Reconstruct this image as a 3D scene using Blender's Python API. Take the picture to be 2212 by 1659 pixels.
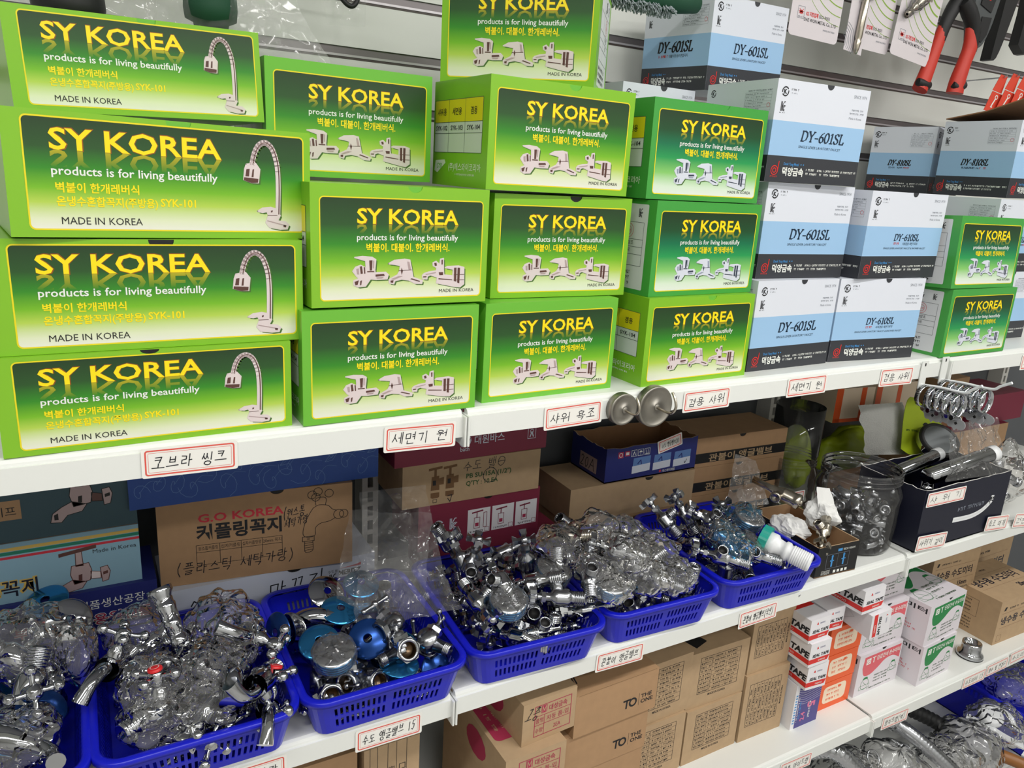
import bpy, math, random
from mathutils import Vector, Matrix, Euler, noise
from mathutils.geometry import tessellate_polygon

SC = bpy.context.scene
COL = SC.collection
for _o in list(bpy.data.objects):
    bpy.data.objects.remove(_o, do_unlink=True)
R = math.radians
PI = math.pi

# ------------------------------------------------------------------ camera
cam = bpy.data.cameras.new('camera')
cam.sensor_width = 36.0
cam.sensor_fit = 'HORIZONTAL'
cam.lens = 1640.0 / 2212.0 * 36.0
cam.clip_start = 0.02
cam_o = bpy.data.objects.new('camera', cam)
COL.objects.link(cam_o)
cam_o.matrix_world = Matrix(((0.872720, 0.082166, -0.481258, -0.360356),
                             (-0.484983, 0.259253, -0.835212, -0.724329),
                             (0.056142, 0.962308, 0.266104, 0.280226),
                             (0, 0, 0, 1)))
SC.camera = cam_o

# ------------------------------------------------------------------ view, world
SC.view_settings.view_transform = 'Standard'
SC.view_settings.look = 'None'
SC.view_settings.exposure = 0.0
SC.view_settings.gamma = 1.0
SC.view_settings.use_curve_mapping = False
SC.cycles.use_denoising = True
SC.cycles.max_bounces = 10
SC.cycles.diffuse_bounces = 3
SC.cycles.glossy_bounces = 4
SC.cycles.transmission_bounces = 6
SC.cycles.transparent_max_bounces = 20
SC.cycles.caustics_reflective = False
SC.cycles.caustics_refractive = False
SC.cycles.sample_clamp_indirect = 6.0
W = bpy.data.worlds.new('world')
SC.world = W
W.use_nodes = True
W.node_tree.nodes['Background'].inputs[0].default_value = (0.9, 0.95, 1.0, 1)
W.node_tree.nodes['Background'].inputs[1].default_value = 0.3

FLOOR_Z, CEIL_Z = -1.25, 1.30
LAMPS = [(-0.9, -0.95), (0.55, -0.95), (2.0, -0.95), (-0.2, -1.90), (1.5, -1.90)]   # ceiling strips, along the aisle
LAMP_W = 11.4

# ------------------------------------------------------------------ materials
def lin(c):
    return tuple(((x / 255) / 12.92 if x / 255 <= 0.04045 else ((x / 255 + 0.055) / 1.055) ** 2.4) for x in c) + (1.0,)

MATS = {}
def mat(name, c, rough=0.6, metal=0.0, spec=0.5, emit=None, coat=0.0, noise_amt=0.0, nscale=40.0, bump=0.0, bscale=200.0):
    m = bpy.data.materials.new(name)
    m.use_nodes = True
    nt = m.node_tree
    b = nt.nodes['Principled BSDF']
    b.inputs['Base Color'].default_value = lin(c)
    b.inputs['Roughness'].default_value = rough
    b.inputs['Metallic'].default_value = metal
    b.inputs['Specular IOR Level'].default_value = spec
    b.inputs['Coat Weight'].default_value = coat
    if emit:
        b.inputs['Emission Color'].default_value = lin(c)
        b.inputs['Emission Strength'].default_value = emit
    if noise_amt:
        tc = nt.nodes.new('ShaderNodeTexCoord'); n = nt.nodes.new('ShaderNodeTexNoise')
        n.inputs['Scale'].default_value = nscale; n.inputs['Detail'].default_value = 5
        mx = nt.nodes.new('ShaderNodeMix'); mx.data_type = 'RGBA'
        mx.inputs[6].default_value = lin(tuple(max(0, x * (1 - noise_amt)) for x in c))
        mx.inputs[7].default_value = lin(tuple(min(255, x * (1 + noise_amt)) for x in c))
        nt.links.new(tc.outputs['Object'], n.inputs['Vector'])
        nt.links.new(n.outputs['Fac'], mx.inputs[0])
        nt.links.new(mx.outputs[2], b.inputs['Base Color'])
    if bump:
        tc = nt.nodes.new('ShaderNodeTexCoord'); n = nt.nodes.new('ShaderNodeTexNoise')
        n.inputs['Scale'].default_value = bscale; n.inputs['Detail'].default_value = 3
        bp = nt.nodes.new('ShaderNodeBump'); bp.inputs['Strength'].default_value = bump; bp.inputs['Distance'].default_value = 0.002
        nt.links.new(tc.outputs['Object'], n.inputs['Vector'])
        nt.links.new(n.outputs['Fac'], bp.inputs['Height'])
        nt.links.new(bp.outputs['Normal'], b.inputs['Normal'])
    MATS[name] = m
    return m

def ramp_mat(name, stops, rough=0.35, over=None):
    """printed vertical gradient of a panel; over = (colour, z0, z1) a print that fades into it downwards"""
    m = bpy.data.materials.new(name)
    m.use_nodes = True
    nt = m.node_tree
    b = nt.nodes['Principled BSDF']
    b.inputs['Roughness'].default_value = rough
    tc = nt.nodes.new('ShaderNodeTexCoord'); sx = nt.nodes.new('ShaderNodeSeparateXYZ')
    cr = nt.nodes.new('ShaderNodeValToRGB')
    nt.links.new(tc.outputs['Generated'], sx.inputs[0])
    nt.links.new(sx.outputs['Z'], cr.inputs[0])
    el = cr.color_ramp.elements
    while len(el) < len(stops): el.new(0.5)
    for e, (p, c) in zip(el, stops):
        e.position = p; e.color = lin(c)
    out = cr.outputs[0]
    if over:
        c, z0, z1 = over
        mr = nt.nodes.new('ShaderNodeMapRange')
        mr.inputs[1].default_value = z0; mr.inputs[2].default_value = z1
        nt.links.new(sx.outputs['Z'], mr.inputs[0])
        mx = nt.nodes.new('ShaderNodeMix'); mx.data_type = 'RGBA'
        mx.inputs[7].default_value = lin(c)
        nt.links.new(mr.outputs[0], mx.inputs[0]); nt.links.new(out, mx.inputs[6])
        out = mx.outputs[2]
    nt.links.new(out, b.inputs['Base Color'])
    MATS[name] = m

def film_mat(name, tint=(255, 255, 255), haze=0.055, gloss=0.02, rough=0.07, clear=0.97, ior=1.26, crease=0):
    """thin clear plastic film: lets light through, glints, a trace of haze"""
    m = bpy.data.materials.new(name)
    m.use_nodes = True
    nt = m.node_tree
    for n in list(nt.nodes): nt.nodes.remove(n)
    o = nt.nodes.new('ShaderNodeOutputMaterial')
    t = nt.nodes.new('ShaderNodeBsdfTransparent'); t.inputs[0].default_value = tuple(x * clear for x in lin(tint)[:3]) + (1,)
    g = nt.nodes.new('ShaderNodeBsdfGlossy'); g.inputs['Roughness'].default_value = rough
    d = nt.nodes.new('ShaderNodeBsdfDiffuse'); d.inputs[0].default_value = lin(tint)
    fr = nt.nodes.new('ShaderNodeFresnel'); fr.inputs[0].default_value = ior
    if crease:                                          # sharp fold lines of crumpled film
        tc = nt.nodes.new('ShaderNodeTexCoord'); nz = nt.nodes.new('ShaderNodeTexNoise'); vo = nt.nodes.new('ShaderNodeTexVoronoi'); mr = nt.nodes.new('ShaderNodeMapRange'); bp = nt.nodes.new('ShaderNodeBump'); mv = nt.nodes.new('ShaderNodeVectorMath')
        nz.inputs['Scale'].default_value = crease * .6; vo.feature = 'DISTANCE_TO_EDGE'; vo.inputs['Scale'].default_value = crease
        mv.operation = 'MULTIPLY_ADD'; mv.inputs[1].default_value = (.02, .02, .02)
        nt.links.new(tc.outputs['Object'], nz.inputs['Vector']); nt.links.new(nz.outputs['Color'], mv.inputs[0]); nt.links.new(tc.outputs['Object'], mv.inputs[2]); nt.links.new(mv.outputs[0], vo.inputs['Vector'])
        mr.inputs[1].default_value = 0.0; mr.inputs[2].default_value = .22; nt.links.new(vo.outputs['Distance'], mr.inputs[0])
        bp.inputs['Strength'].default_value = .75; bp.inputs['Distance'].default_value = .004; nt.links.new(mr.outputs[0], bp.inputs['Height'])
        for n in (g, fr): nt.links.new(bp.outputs['Normal'], n.inputs['Normal'])
    ad = nt.nodes.new('ShaderNodeMath'); ad.operation = 'ADD'; ad.inputs[1].default_value = gloss; ad.use_clamp = True
    nt.links.new(fr.outputs[0], ad.inputs[0])
    m1 = nt.nodes.new('ShaderNodeMixShader'); m1.inputs[0].default_value = haze
    m2 = nt.nodes.new('ShaderNodeMixShader')
    nt.links.new(t.outputs[0], m1.inputs[1]); nt.links.new(d.outputs[0], m1.inputs[2])
    nt.links.new(ad.outputs[0], m2.inputs[0]); nt.links.new(m1.outputs[0], m2.inputs[1]); nt.links.new(g.outputs[0], m2.inputs[2])
    nt.links.new(m2.outputs[0], o.inputs[0])
    MATS[name] = m

mat('white_metal', (236, 238, 234), 0.35)
mat('post_metal', (222, 220, 214), 0.4)
mat('panel_grey', (96, 99, 103), 0.6)
mat('slat_white', (226, 228, 222), 0.45)
mat('slat_channel', (128, 122, 124), 0.35, 0.6)
mat('slat_bright', (205, 200, 205), 0.3, 0.5)
mat('slat_dark', (75, 66, 62), 0.5)
mat('black', (18, 18, 20), 0.5)
mat('ink', (30, 30, 34), 0.7)
mat('marker', (22, 24, 34), 0.6)
mat('paper', (244, 242, 236), 0.7)
mat('label_red', (228, 92, 80), 0.6)
mat('floor_tile', (190, 188, 184), 0.4, noise_amt=0.08, nscale=3)
mat('ceiling_white', (225, 225, 220), 0.8)
mat('wall_paint', (226, 226, 222), 0.8)
mat('lamp_glow', (255, 250, 240), 0.5, emit=5.0)
mat('lime', (134, 194, 44), 0.28)
mat('lime2', (112, 190, 60), 0.28)
mat('green', (72, 164, 70), 0.28)
mat('green_dark', (30, 74, 26), 0.5)
mat('yellow', (240, 222, 32), 0.35)
mat('title_yellow', (255, 230, 16), 0.4)
mat('title_edge', (150, 82, 20), 0.4)
mat('print_white', (240, 242, 236), 0.4)
mat('print_black', (40, 40, 36), 0.5)
mat('print_red', (205, 60, 55), 0.5)
mat('print_blue', (70, 150, 215), 0.5)
mat('art_light', (226, 212, 212), 0.4)
mat('art_mid', (182, 160, 160), 0.4)
mat('art_dark', (92, 58, 52), 0.4)
mat('art_light2', (220, 224, 236), 0.4)
mat('art_mid2', (150, 158, 178), 0.4)
mat('art_dark2', (58, 66, 84), 0.4)
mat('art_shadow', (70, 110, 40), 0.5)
mat('dy_white', (226, 230, 240), 0.45)
mat('dy_blue', (160, 199, 235), 0.45)
mat('dy_black', (52, 54, 60), 0.45)
mat('dy_text', (24, 48, 72), 0.5)
mat('dy_grey', (120, 126, 138), 0.5)
mat('side_paper', (222, 224, 226), 0.5)
mat('side_line', (70, 74, 80), 0.5)
mat('kraft', (176, 140, 104), 0.75, noise_amt=0.05, nscale=60)
mat('kraft_light', (184, 156, 122), 0.75, noise_amt=0.05, nscale=60)
mat('kraft_dark', (150, 110, 76), 0.75, noise_amt=0.05, nscale=60)
mat('kraft_edge', (120, 88, 58), 0.8)
mat('maroon', (132, 42, 66), 0.55)
mat('maroon_red', (176, 50, 84), 0.6)
mat('navy', (36, 44, 116), 0.5)
mat('navy_deep', (24, 26, 44), 0.4)
mat('floral_blue', (34, 72, 150), 0.5)
mat('floral_line', (96, 132, 190), 0.5)
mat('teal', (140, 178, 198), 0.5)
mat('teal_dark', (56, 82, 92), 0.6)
mat('stripe_gold', (214, 180, 92), 0.5)
mat('stripe_green', (30, 120, 96), 0.5)
mat('stripe_red', (200, 50, 66), 0.5)
mat('box_white', (214, 220, 234), 0.5)
mat('basket_blue', (20, 28, 196), 0.28)
mat('chrome', (190, 192, 197), 0.08, 1.0)
mat('chrome_soft', (172, 174, 179), 0.22, 1.0)
mat('steel_matt', (150, 146, 138), 0.42, 0.9, noise_amt=0.06, nscale=90)
mat('zinc', (190, 192, 196), 0.45, 0.5)
mat('nickel', (196, 188, 174), 0.25, 1.0)
mat('brass_dark', (120, 100, 80), 0.35, 1.0)
mat('bore', (24, 22, 22), 0.6)
mat('film_blue', (56, 138, 196), 0.16, 0.85)
mat('film_blue_deep', (30, 70, 140), 0.22, 0.7)
mat('cap_red', (216, 40, 44), 0.35)
mat('orange', (240, 96, 38), 0.4)
mat('orange_pale', (248, 226, 200), 0.5)
mat('purple', (74, 68, 140), 0.4)
mat('pink', (226, 120, 160), 0.5)
mat('seal_red', (222, 44, 40), 0.4)
mat('carton_white', (238, 236, 240), 0.45)
mat('meter_white', (226, 220, 226), 0.5)
mat('meter_red', (222, 96, 106), 0.5)
mat('meter_green', (22, 132, 66), 0.5)
mat('plug_white', (236, 238, 240), 0.3)
mat('plug_green', (36, 160, 144), 0.35)
mat('tool_red', (206, 56, 40), 0.5)
mat('tool_black', (26, 26, 28), 0.55)
mat('tool_grey', (112, 116, 118), 0.35, 0.7)
mat('tag_red', (222, 70, 46), 0.5)
mat('lime_bag', (178, 200, 32), 0.45)
mat('foam', (216, 216, 212), 0.6, bump=0.9, bscale=420)
mat('tissue', (240, 240, 238), 0.8)
mat('card_white', (226, 218, 222), 0.5)
mat('card_green', (140, 176, 60), 0.5)
mat('hose_pipe', (150, 98, 48), 0.4)
mat('brush_green', (24, 74, 52), 0.7)
mat('brush_grey', (170, 180, 184), 0.7)
film_mat('film', crease=46)
film_mat('film_hazy', haze=0.16, gloss=0.04, rough=0.12, crease=30)
film_mat('film_bluish', tint=(150, 205, 235), haze=0.06, gloss=0.03, crease=60)
film_mat('pet', haze=0.03, gloss=0.02, rough=0.04, ior=1.3)
LIME = [(0.0, (238, 238, 228)), (0.10, (228, 236, 200)), (0.25, (184, 214, 84)), (0.38, (120, 188, 36)), (0.55, (52, 140, 34)), (0.74, (40, 84, 36)), (1.0, (32, 60, 30))]
GREEN = [(0.0, (238, 240, 236)), (0.10, (222, 238, 216)), (0.26, (140, 206, 110)), (0.44, (40, 156, 84)), (0.60, (18, 116, 76)), (0.76, (28, 78, 42)), (1.0, (30, 56, 28))]
ramp_mat('grad_lime', LIME)
ramp_mat('grad_green', GREEN)

# ------------------------------------------------------------------ mesh builder
class F:
    """a flat printing frame: u right, v up, n out of the face"""
    def __init__(s, o, u, v):
        s.o, s.u, s.v = Vector(o), Vector(u).normalized(), Vector(v).normalized()
        s.n = s.u.cross(s.v)
    def __call__(s, u, v, k=0.0):
        return s.o + s.u * u + s.v * v + s.n * k
    def rot(s, a, u=0, v=0):
        c, q = math.cos(a), math.sin(a)
        return F(s(u, v), s.u * c + s.v * q, s.v * c - s.u * q)

EPS = 0.00012
TCACHE = {}
def text_geo(s, bold=0.0):
    k = (s, bold)
    if k not in TCACHE:
        c = bpy.data.curves.new('txt', 'FONT'); c.body = s; c.resolution_u = 2; c.offset = bold
        o = bpy.data.objects.new('txt', c); COL.objects.link(o)
        dg = bpy.context.evaluated_depsgraph_get()
        m = bpy.data.meshes.new_from_object(o.evaluated_get(dg))
        vs = [(v.co.x, v.co.y) for v in m.vertices]; fs = [tuple(p.vertices) for p in m.polygons]
        bpy.data.objects.remove(o); bpy.data.curves.remove(c); bpy.data.meshes.remove(m)
        xs = [v[0] for v in vs] or [0, 1]
        TCACHE[k] = (vs, fs, min(xs), max(xs))
    return TCACHE[k]

class G:
    def __init__(s):
        s.v, s.f, s.m, s.sm, s.mats = [], [], [], [], []
        s.T = None
    def mi(s, name):
        if name not in s.mats: s.mats.append(name)
        return s.mats.index(name)
    def add(s, vs, fs, m, smooth=False):
        b = len(s.v); i = s.mi(m)
        s.v += [tuple(s.T @ Vector(v)) if s.T else tuple(v) for v in vs]
        for f in fs:
            s.f.append(tuple(b + x for x in f)); s.m.append(i); s.sm.append(smooth)
    def box(s, x0, y0, z0, x1, y1, z1, m):
        vs = [(x0, y0, z0), (x1, y0, z0), (x1, y1, z0), (x0, y1, z0), (x0, y0, z1), (x1, y0, z1), (x1, y1, z1), (x0, y1, z1)]
        s.add(vs, [(0, 3, 2, 1), (4, 5, 6, 7), (0, 1, 5, 4), (1, 2, 6, 5), (2, 3, 7, 6), (3, 0, 4, 7)], m)
    def rbox(s, x0, y0, z0, x1, y1, z1, r, m, n=3):
        """box whose vertical edges are rounded"""
        pts = rrect(x0, y0, x1, y1, r, n)
        s.prism([(p[0], p[1], z0) for p in pts], (0, 0, z1 - z0), m)
    def prism(s, pts, d, m, smooth=False, m2=None):
        n = len(pts); d = Vector(d)
        vs = [Vector(p) for p in pts] + [Vector(p) + d for p in pts]
        s.add(vs, [tuple(range(n))[::-1], tuple(range(n, 2 * n))], m2 or m)
        s.add(vs, [(i, (i + 1) % n, n + (i + 1) % n, n + i) for i in range(n)], m, smooth)
    def lathe(s, prof, m, seg=16, M=None, smooth=True, arc=2 * PI):
        vs, fs = [], []
        full = abs(arc - 2 * PI) < 1e-6
        k = seg if full else seg + 1
        for (r, z) in prof:
            for i in range(k):
                a = arc * i / seg
                p = Vector((r * math.cos(a), r * math.sin(a), z))
                vs.append(M @ p if M else p)
        for j in range(len(prof) - 1):
            for i in range(seg):
                a, b = j * k + i, j * k + (i + 1) % k
                fs.append((a, b, b + k, a + k))
        s.add(vs, fs, m, smooth)
    def tube(s, path, r, m, seg=10, caps=True, closed=False):
        path = [Vector(p) for p in path]
        n = len(path)
        rs = r if isinstance(r, (list, tuple)) else [r] * n
        vs, fs = [], []
        up = None
        for i, p in enumerate(path):
            if closed: t = path[(i + 1) % n] - path[i - 1]
            else: t = path[min(i + 1, n - 1)] - path[max(i - 1, 0)]
            t.normalize()
            if up is None: up = t.orthogonal().normalized()
            up = (up - t * up.dot(t)).normalized()
            w = t.cross(up)
            for k in range(seg):
                a = 2 * PI * k / seg
                vs.append(p + (up * math.cos(a) + w * math.sin(a)) * rs[i])
        for i in range(n if closed else n - 1):
            j = (i + 1) % n
            for k in range(seg):
                l = (k + 1) % seg
                fs.append((i * seg + k, i * seg + l, j * seg + l, j * seg + k))
        s.add(vs, fs, m, True)
        if caps and not closed:
            s.add(vs[:seg], [tuple(range(seg))[::-1]], m); s.add(vs[-seg:], [tuple(range(seg))], m)
    def ball(s, c, r, m, seg=14):
        prof = [(max(1e-5, r * math.sin(PI * i / 8)), -r * math.cos(PI * i / 8)) for i in range(9)]
        s.lathe(prof, m, seg, Matrix.Translation(c))
    # --- flat print
    def flat(s, fr, pts, m, k=1):
        s.add([fr(u, v, EPS * k) for u, v in pts], [tuple(range(len(pts)))], m)
    def rect(s, fr, u0, v0, u1, v1, m, k=1):
        s.flat(fr, [(u0, v0), (u1, v0), (u1, v1), (u0, v1)], m, k)
    def line(s, fr, pts, w, m, k=1, closed=False, taper=None):
        P = [Vector(p) for p in pts]
        if closed: P.append(P[0])
        for i in range(len(P) - 1):
            a, b = P[i], P[i + 1]
            d = b - a
            if d.length < 1e-9: continue
            d.normalize(); n = Vector((-d.y, d.x)) * (w / 2)
            e = d * (w * 0.35)
            s.flat(fr, [tuple(a - e - n), tuple(b + e - n), tuple(b + e + n), tuple(a - e + n)], m, k + 0.02 * (i % 2))
    def frame(s, fr, u0, v0, u1, v1, w, m, k=1):
        s.line(fr, [(u0, v0), (u1, v0), (u1, v1), (u0, v1)], w, m, k, True)
    def grid(s, fr, us, vs, w, m, k=1):
        for u in us: s.rect(fr, u - w / 2, vs[0], u + w / 2, vs[-1], m, k)
        for v in vs: s.rect(fr, us[0], v - w / 2, us[-1], v + w / 2, m, k)
    def text(s, fr, t, u, v, size, m, k=2, fit=None, bold=0.0, align='L', shear=0.0, flipv=None, clip=None, sx=1.0):
        vs, fs, x0, x1 = text_geo(t, bold)
        q = size * sx
        if fit: q = fit / max(1e-6, x1 - x0)
        off = {'L': -x0, 'C': -(x0 + x1) / 2, 'R': -x1}[align]
        pts = []
        for x, y in vs:
            X, Y = (x + off) * q + y * size * shear, y * size
            if flipv is not None: Y = -Y * flipv
            pts.append((u + X, v + Y))
        if clip is None:
            s.add([fr(a, b, EPS * k) for a, b in pts], fs, m)
        else:                                   # keep what lies above v = clip
            for f in fs:
                poly = [pts[i] for i in f]; out = []
                for i in range(len(poly)):
                    a, b = poly[i], poly[(i + 1) % len(poly)]
                    if a[1] >= clip: out.append(a)
                    if (a[1] >= clip) != (b[1] >= clip):
                        t_ = (clip - a[1]) / (b[1] - a[1]); out.append((a[0] + t_ * (b[0] - a[0]), clip))
                if len(out) > 2: s.flat(fr, out, m, k)
    def fine(s, fr, u0, v0, u1, h, m, k=2, seed=0, dense=0.62):
        """a line of print too small to read, as small strokes"""
        rr = random.Random(seed * 77 + int(u0 * 1e5)); u = u0
        while u < u1 - h * .3:
            w = h * rr.uniform(.35, .8)
            if rr.random() < .86:
                w2 = min(w, u1 - u)
                if rr.random() < .5:
                    s.rect(fr, u, v0, u + w2 * .35, v0 + h, m, k); s.rect(fr, u, v0 + h * rr.choice((0, .4, .75)), u + w2 * .85, v0 + h * rr.choice((.3, .55, 1)) , m, k + .05)
                else:
                    s.rect(fr, u, v0 + h * .7, u + w2 * .9, v0 + h, m, k); s.rect(fr, u + w2 * .3, v0, u + w2 * .62, v0 + h, m, k + .05)
            u += w * 1.18
    def mesh(s, name):
        me = bpy.data.meshes.new(name)
        me.from_pydata(s.v, [], s.f)
        for n in s.mats: me.materials.append(MATS[n])
        me.polygons.foreach_set('material_index', s.m)
        me.polygons.foreach_set('use_smooth', s.sm)
        me.update()
        return me
    def build(s, name, parent=None, loc=None, rot=None, bevel=0.0, solid=0.0, sub=0):
        o = bpy.data.objects.new(name, s.mesh(name))
        COL.objects.link(o)
        if parent: o.parent = parent
        if loc is not None: o.location = loc
        if rot is not None: o.rotation_euler = rot
        if solid:
            md = o.modifiers.new('thick', 'SOLIDIFY'); md.thickness = solid; md.offset = 0
        if bevel:
            md = o.modifiers.new('bevel', 'BEVEL'); md.width = bevel; md.segments = 2; md.limit_method = 'ANGLE'; md.angle_limit = R(40)
        if sub:
            md = o.modifiers.new('sub', 'SUBSURF'); md.levels = sub; md.render_levels = sub
        return o

def rrect(x0, y0, x1, y1, r, n=4):
    pts = []
    for cx, cy, a0 in ((x1 - r, y0 + r, -90), (x1 - r, y1 - r, 0), (x0 + r, y1 - r, 90), (x0 + r, y0 + r, 180)):
        for i in range(n + 1):
            a = R(a0 + 90 * i / n); pts.append((cx + r * math.cos(a), cy + r * math.sin(a)))
    return pts

def tag(o, label, cat, group=None):
    o['label'] = label; o['category'] = cat
    if group: o['group'] = group
    return o
def struct(o):
    o['kind'] = 'structure'
    return o
def empty(name, loc=(0, 0, 0), rot=(0, 0, 0)):
    o = bpy.data.objects.new(name, None); COL.objects.link(o)
    o.empty_display_size = 0.02
    o.location = loc; o.rotation_euler = rot
    return o
def dup(o, parent=None):
    """copy of a thing with copies of its parts and sub-parts (mesh data shared)"""
    c = o.copy(); COL.objects.link(c); c.parent = parent
    for k in ('label', 'category', 'group'):
        if parent is None and k in c: del c[k]
    for ch in o.children: dup(ch, c)
    return c
def put(o, loc, rot=(0, 0, 0), scale=None):
    o.location = loc; o.rotation_mode = 'XYZ'; o.rotation_euler = rot
    if scale: o.scale = scale
    return o
def align(d, roll=0.0):
    """matrix turning +Z to direction d"""
    return Vector(d).normalized().to_track_quat('Z', 'Y').to_matrix().to_4x4() @ Matrix.Rotation(roll, 4, 'Z')

# ------------------------------------------------------------------ handwriting: Hangul put together from strokes
JA = {'ㄱ': [[(.1, .85), (.85, .85), (.6, .1)]], 'ㄴ': [[(.15, .9), (.15, .2), (.9, .25)]], 'ㄷ': [[(.85, .85), (.15, .85), (.15, .15), (.9, .18)]],
      'ㄹ': [[(.12, .9), (.85, .88), (.8, .55), (.15, .5), (.15, .12), (.9, .15)]], 'ㅁ': [[(.15, .85), (.15, .15), (.85, .15), (.85, .85), (.15, .85)]],
      'ㅂ': [[(.18, .9), (.18, .12), (.82, .12), (.82, .9)], [(.18, .5), (.82, .5)]], 'ㅅ': [[(.55, .9), (.4, .5), (.08, .12)], [(.45, .55), (.9, .15)]],
      'ㅇ': [[(.5 + .4 * math.cos(a * PI / 5 + 1.6), .5 + .4 * math.sin(a * PI / 5 + 1.6)) for a in range(11)]],
      'ㅈ': [[(.12, .85), (.88, .85), (.5, .45), (.1, .1)], [(.52, .48), (.92, .12)]], 'ㅊ': [[(.4, 1), (.62, .95)], [(.12, .75), (.88, .75), (.5, .4), (.1, .08)], [(.52, .42), (.92, .1)]],
      'ㅋ': [[(.1, .85), (.85, .85), (.6, .08)], [(.12, .5), (.75, .5)]], 'ㅌ': [[(.85, .88), (.15, .88), (.15, .12), (.9, .14)], [(.15, .5), (.8, .5)]],
      'ㅍ': [[(.1, .85), (.9, .85)], [(.32, .85), (.36, .18)], [(.68, .85), (.64, .18)], [(.08, .15), (.94, .17)]], 'ㅎ': [[(.4, 1), (.6, .97)], [(.1, .76), (.9, .76)], [(.5 + .3 * math.cos(a * PI / 5 + 1.6), .3 + .28 * math.sin(a * PI / 5 + 1.6)) for a in range(11)]]}
for a_, b_ in (('ㄲ', 'ㄱ'), ('ㄸ', 'ㄷ'), ('ㅃ', 'ㅂ'), ('ㅆ', 'ㅅ'), ('ㅉ', 'ㅈ')):
    JA[a_] = [[(x * .5, y) for x, y in l] for l in JA[b_]] + [[(.5 + x * .5, y) for x, y in l] for l in JA[b_]]
VV = {'ㅏ': [[(.3, 1), (.3, 0)], [(.3, .5), (.85, .52)]], 'ㅑ': [[(.3, 1), (.3, 0)], [(.3, .62), (.85, .64)], [(.3, .38), (.85, .4)]], 'ㅓ': [[(.7, 1), (.7, 0)], [(.15, .5), (.7, .52)]],
      'ㅕ': [[(.7, 1), (.7, 0)], [(.15, .62), (.7, .64)], [(.15, .38), (.7, .4)]], 'ㅣ': [[(.5, 1), (.5, 0)]], 'ㅐ': [[(.2, .95), (.2, .05)], [(.2, .5), (.75, .5)], [(.78, 1), (.78, 0)]],
      'ㅔ': [[(.55, .95), (.55, .05)], [(.05, .5), (.55, .52)], [(.9, 1), (.9, 0)]]}
VH = {'ㅗ': [[(.5, .95), (.5, .3)], [(.02, .25), (.98, .3)]], 'ㅛ': [[(.33, .95), (.33, .3)], [(.66, .95), (.66, .3)], [(.02, .25), (.98, .3)]], 'ㅜ': [[(.02, .75), (.98, .8)], [(.5, .78), (.48, .05)]],
      'ㅠ': [[(.02, .75), (.98, .8)], [(.35, .78), (.3, .1)], [(.65, .78), (.66, .1)]], 'ㅡ': [[(.02, .45), (.98, .5)]]}
VC = {'ㅘ': ('ㅗ', 'ㅏ'), 'ㅝ': ('ㅜ', 'ㅓ'), 'ㅟ': ('ㅜ', 'ㅣ'), 'ㅚ': ('ㅗ', 'ㅣ'), 'ㅢ': ('ㅡ', 'ㅣ')}
L1 = 'ㄱㄲㄴㄷㄸㄹㅁㅂㅃㅅㅆㅇㅈㅉㅊㅋㅌㅍㅎ'
L2 = 'ㅏㅐㅑㅒㅓㅔㅕㅖㅗㅘㅙㅚㅛㅜㅝㅞㅟㅠㅡㅢㅣ'
L3 = ' ㄱㄲㄳㄴㄵㄶㄷㄹㄺㄻㄼㄽㄾㄿㅀㅁㅂㅄㅅㅆㅇㅈㅊㅋㅌㅍㅎ'
DG = {'1': [[(.45, 1), (.4, 0)]], '5': [[(.85, 1), (.35, .98), (.25, .58), (.7, .6), (.75, .2), (.4, 0), (.15, .1)]], '2': [[(.15, .8), (.4, 1), (.75, .85), (.6, .5), (.1, 0), (.9, .05)]],
      '0': [[(.5 + .35 * math.cos(a * PI / 6 + 1.6), .5 + .5 * math.sin(a * PI / 6 + 1.6)) for a in range(13)]], 'A': [[(.05, 0), (.5, 1), (.9, 0)], [(.2, .4), (.75, .4)]],
      'm': [[(.05, 0), (.12, .6), (.2, .1), (.35, .62), (.45, .1), (.6, .62), (.72, .05), (.95, .15)]], '(': [[(.7, 1.1), (.4, .6), (.45, .2), (.75, -.15)]], ')': [[(.25, 1.1), (.6, .6), (.55, .2), (.2, -.15)]],
      '⊖': [[(.5 + .42 * math.cos(a * PI / 6 + 1.6), .5 + .42 * math.sin(a * PI / 6 + 1.6)) for a in range(13)], [(.1, .5), (.9, .5)]], '-': [[(.1, .45), (.9, .5)]]}

def box_strokes(L, x0, y0, x1, y1):
    return [[(x0 + x * (x1 - x0), y0 + y * (y1 - y0)) for x, y in l] for l in L]
def syllable(ch):
    if ch in DG: return DG[ch]
    n = ord(ch) - 0xAC00
    if n < 0: return []
    a, b, c = L1[n // 588], L2[n // 28 % 21], L3[n % 28]
    yb = .36 if c != ' ' else 0.0
    out = []
    if b in VV:
        wide = .52 if b in 'ㅐㅔ' else .58
        out += box_strokes(JA[a], .02, yb + (.12 if yb == 0 else .04), wide, .95)
        out += box_strokes(VV[b], wide + .04, yb, 1.0, 1.0)
    elif b in VH:
        mid = yb + (1 - yb) * .45
        out += box_strokes(JA[a], .15, mid, .85, 1.0); out += box_strokes(VH[b], 0, yb, 1, mid + .04)
    else:
        h, w = VC.get(b, ('ㅜ', 'ㅣ')); mid = yb + (1 - yb) * .5
        out += box_strokes(JA[a], .05, mid, .62, 1.0); out += box_strokes(VH[h], 0, yb, .68, mid)
        out += box_strokes(VV[w], .68, yb, 1.0, 1.0)
    if c != ' ':
        c = {'ㄳ': 'ㄱ'}.get(c, c)
        out += box_strokes(JA.get(c, JA['ㅇ']), .15, -.08, .9, yb - .04)
    return out

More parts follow.
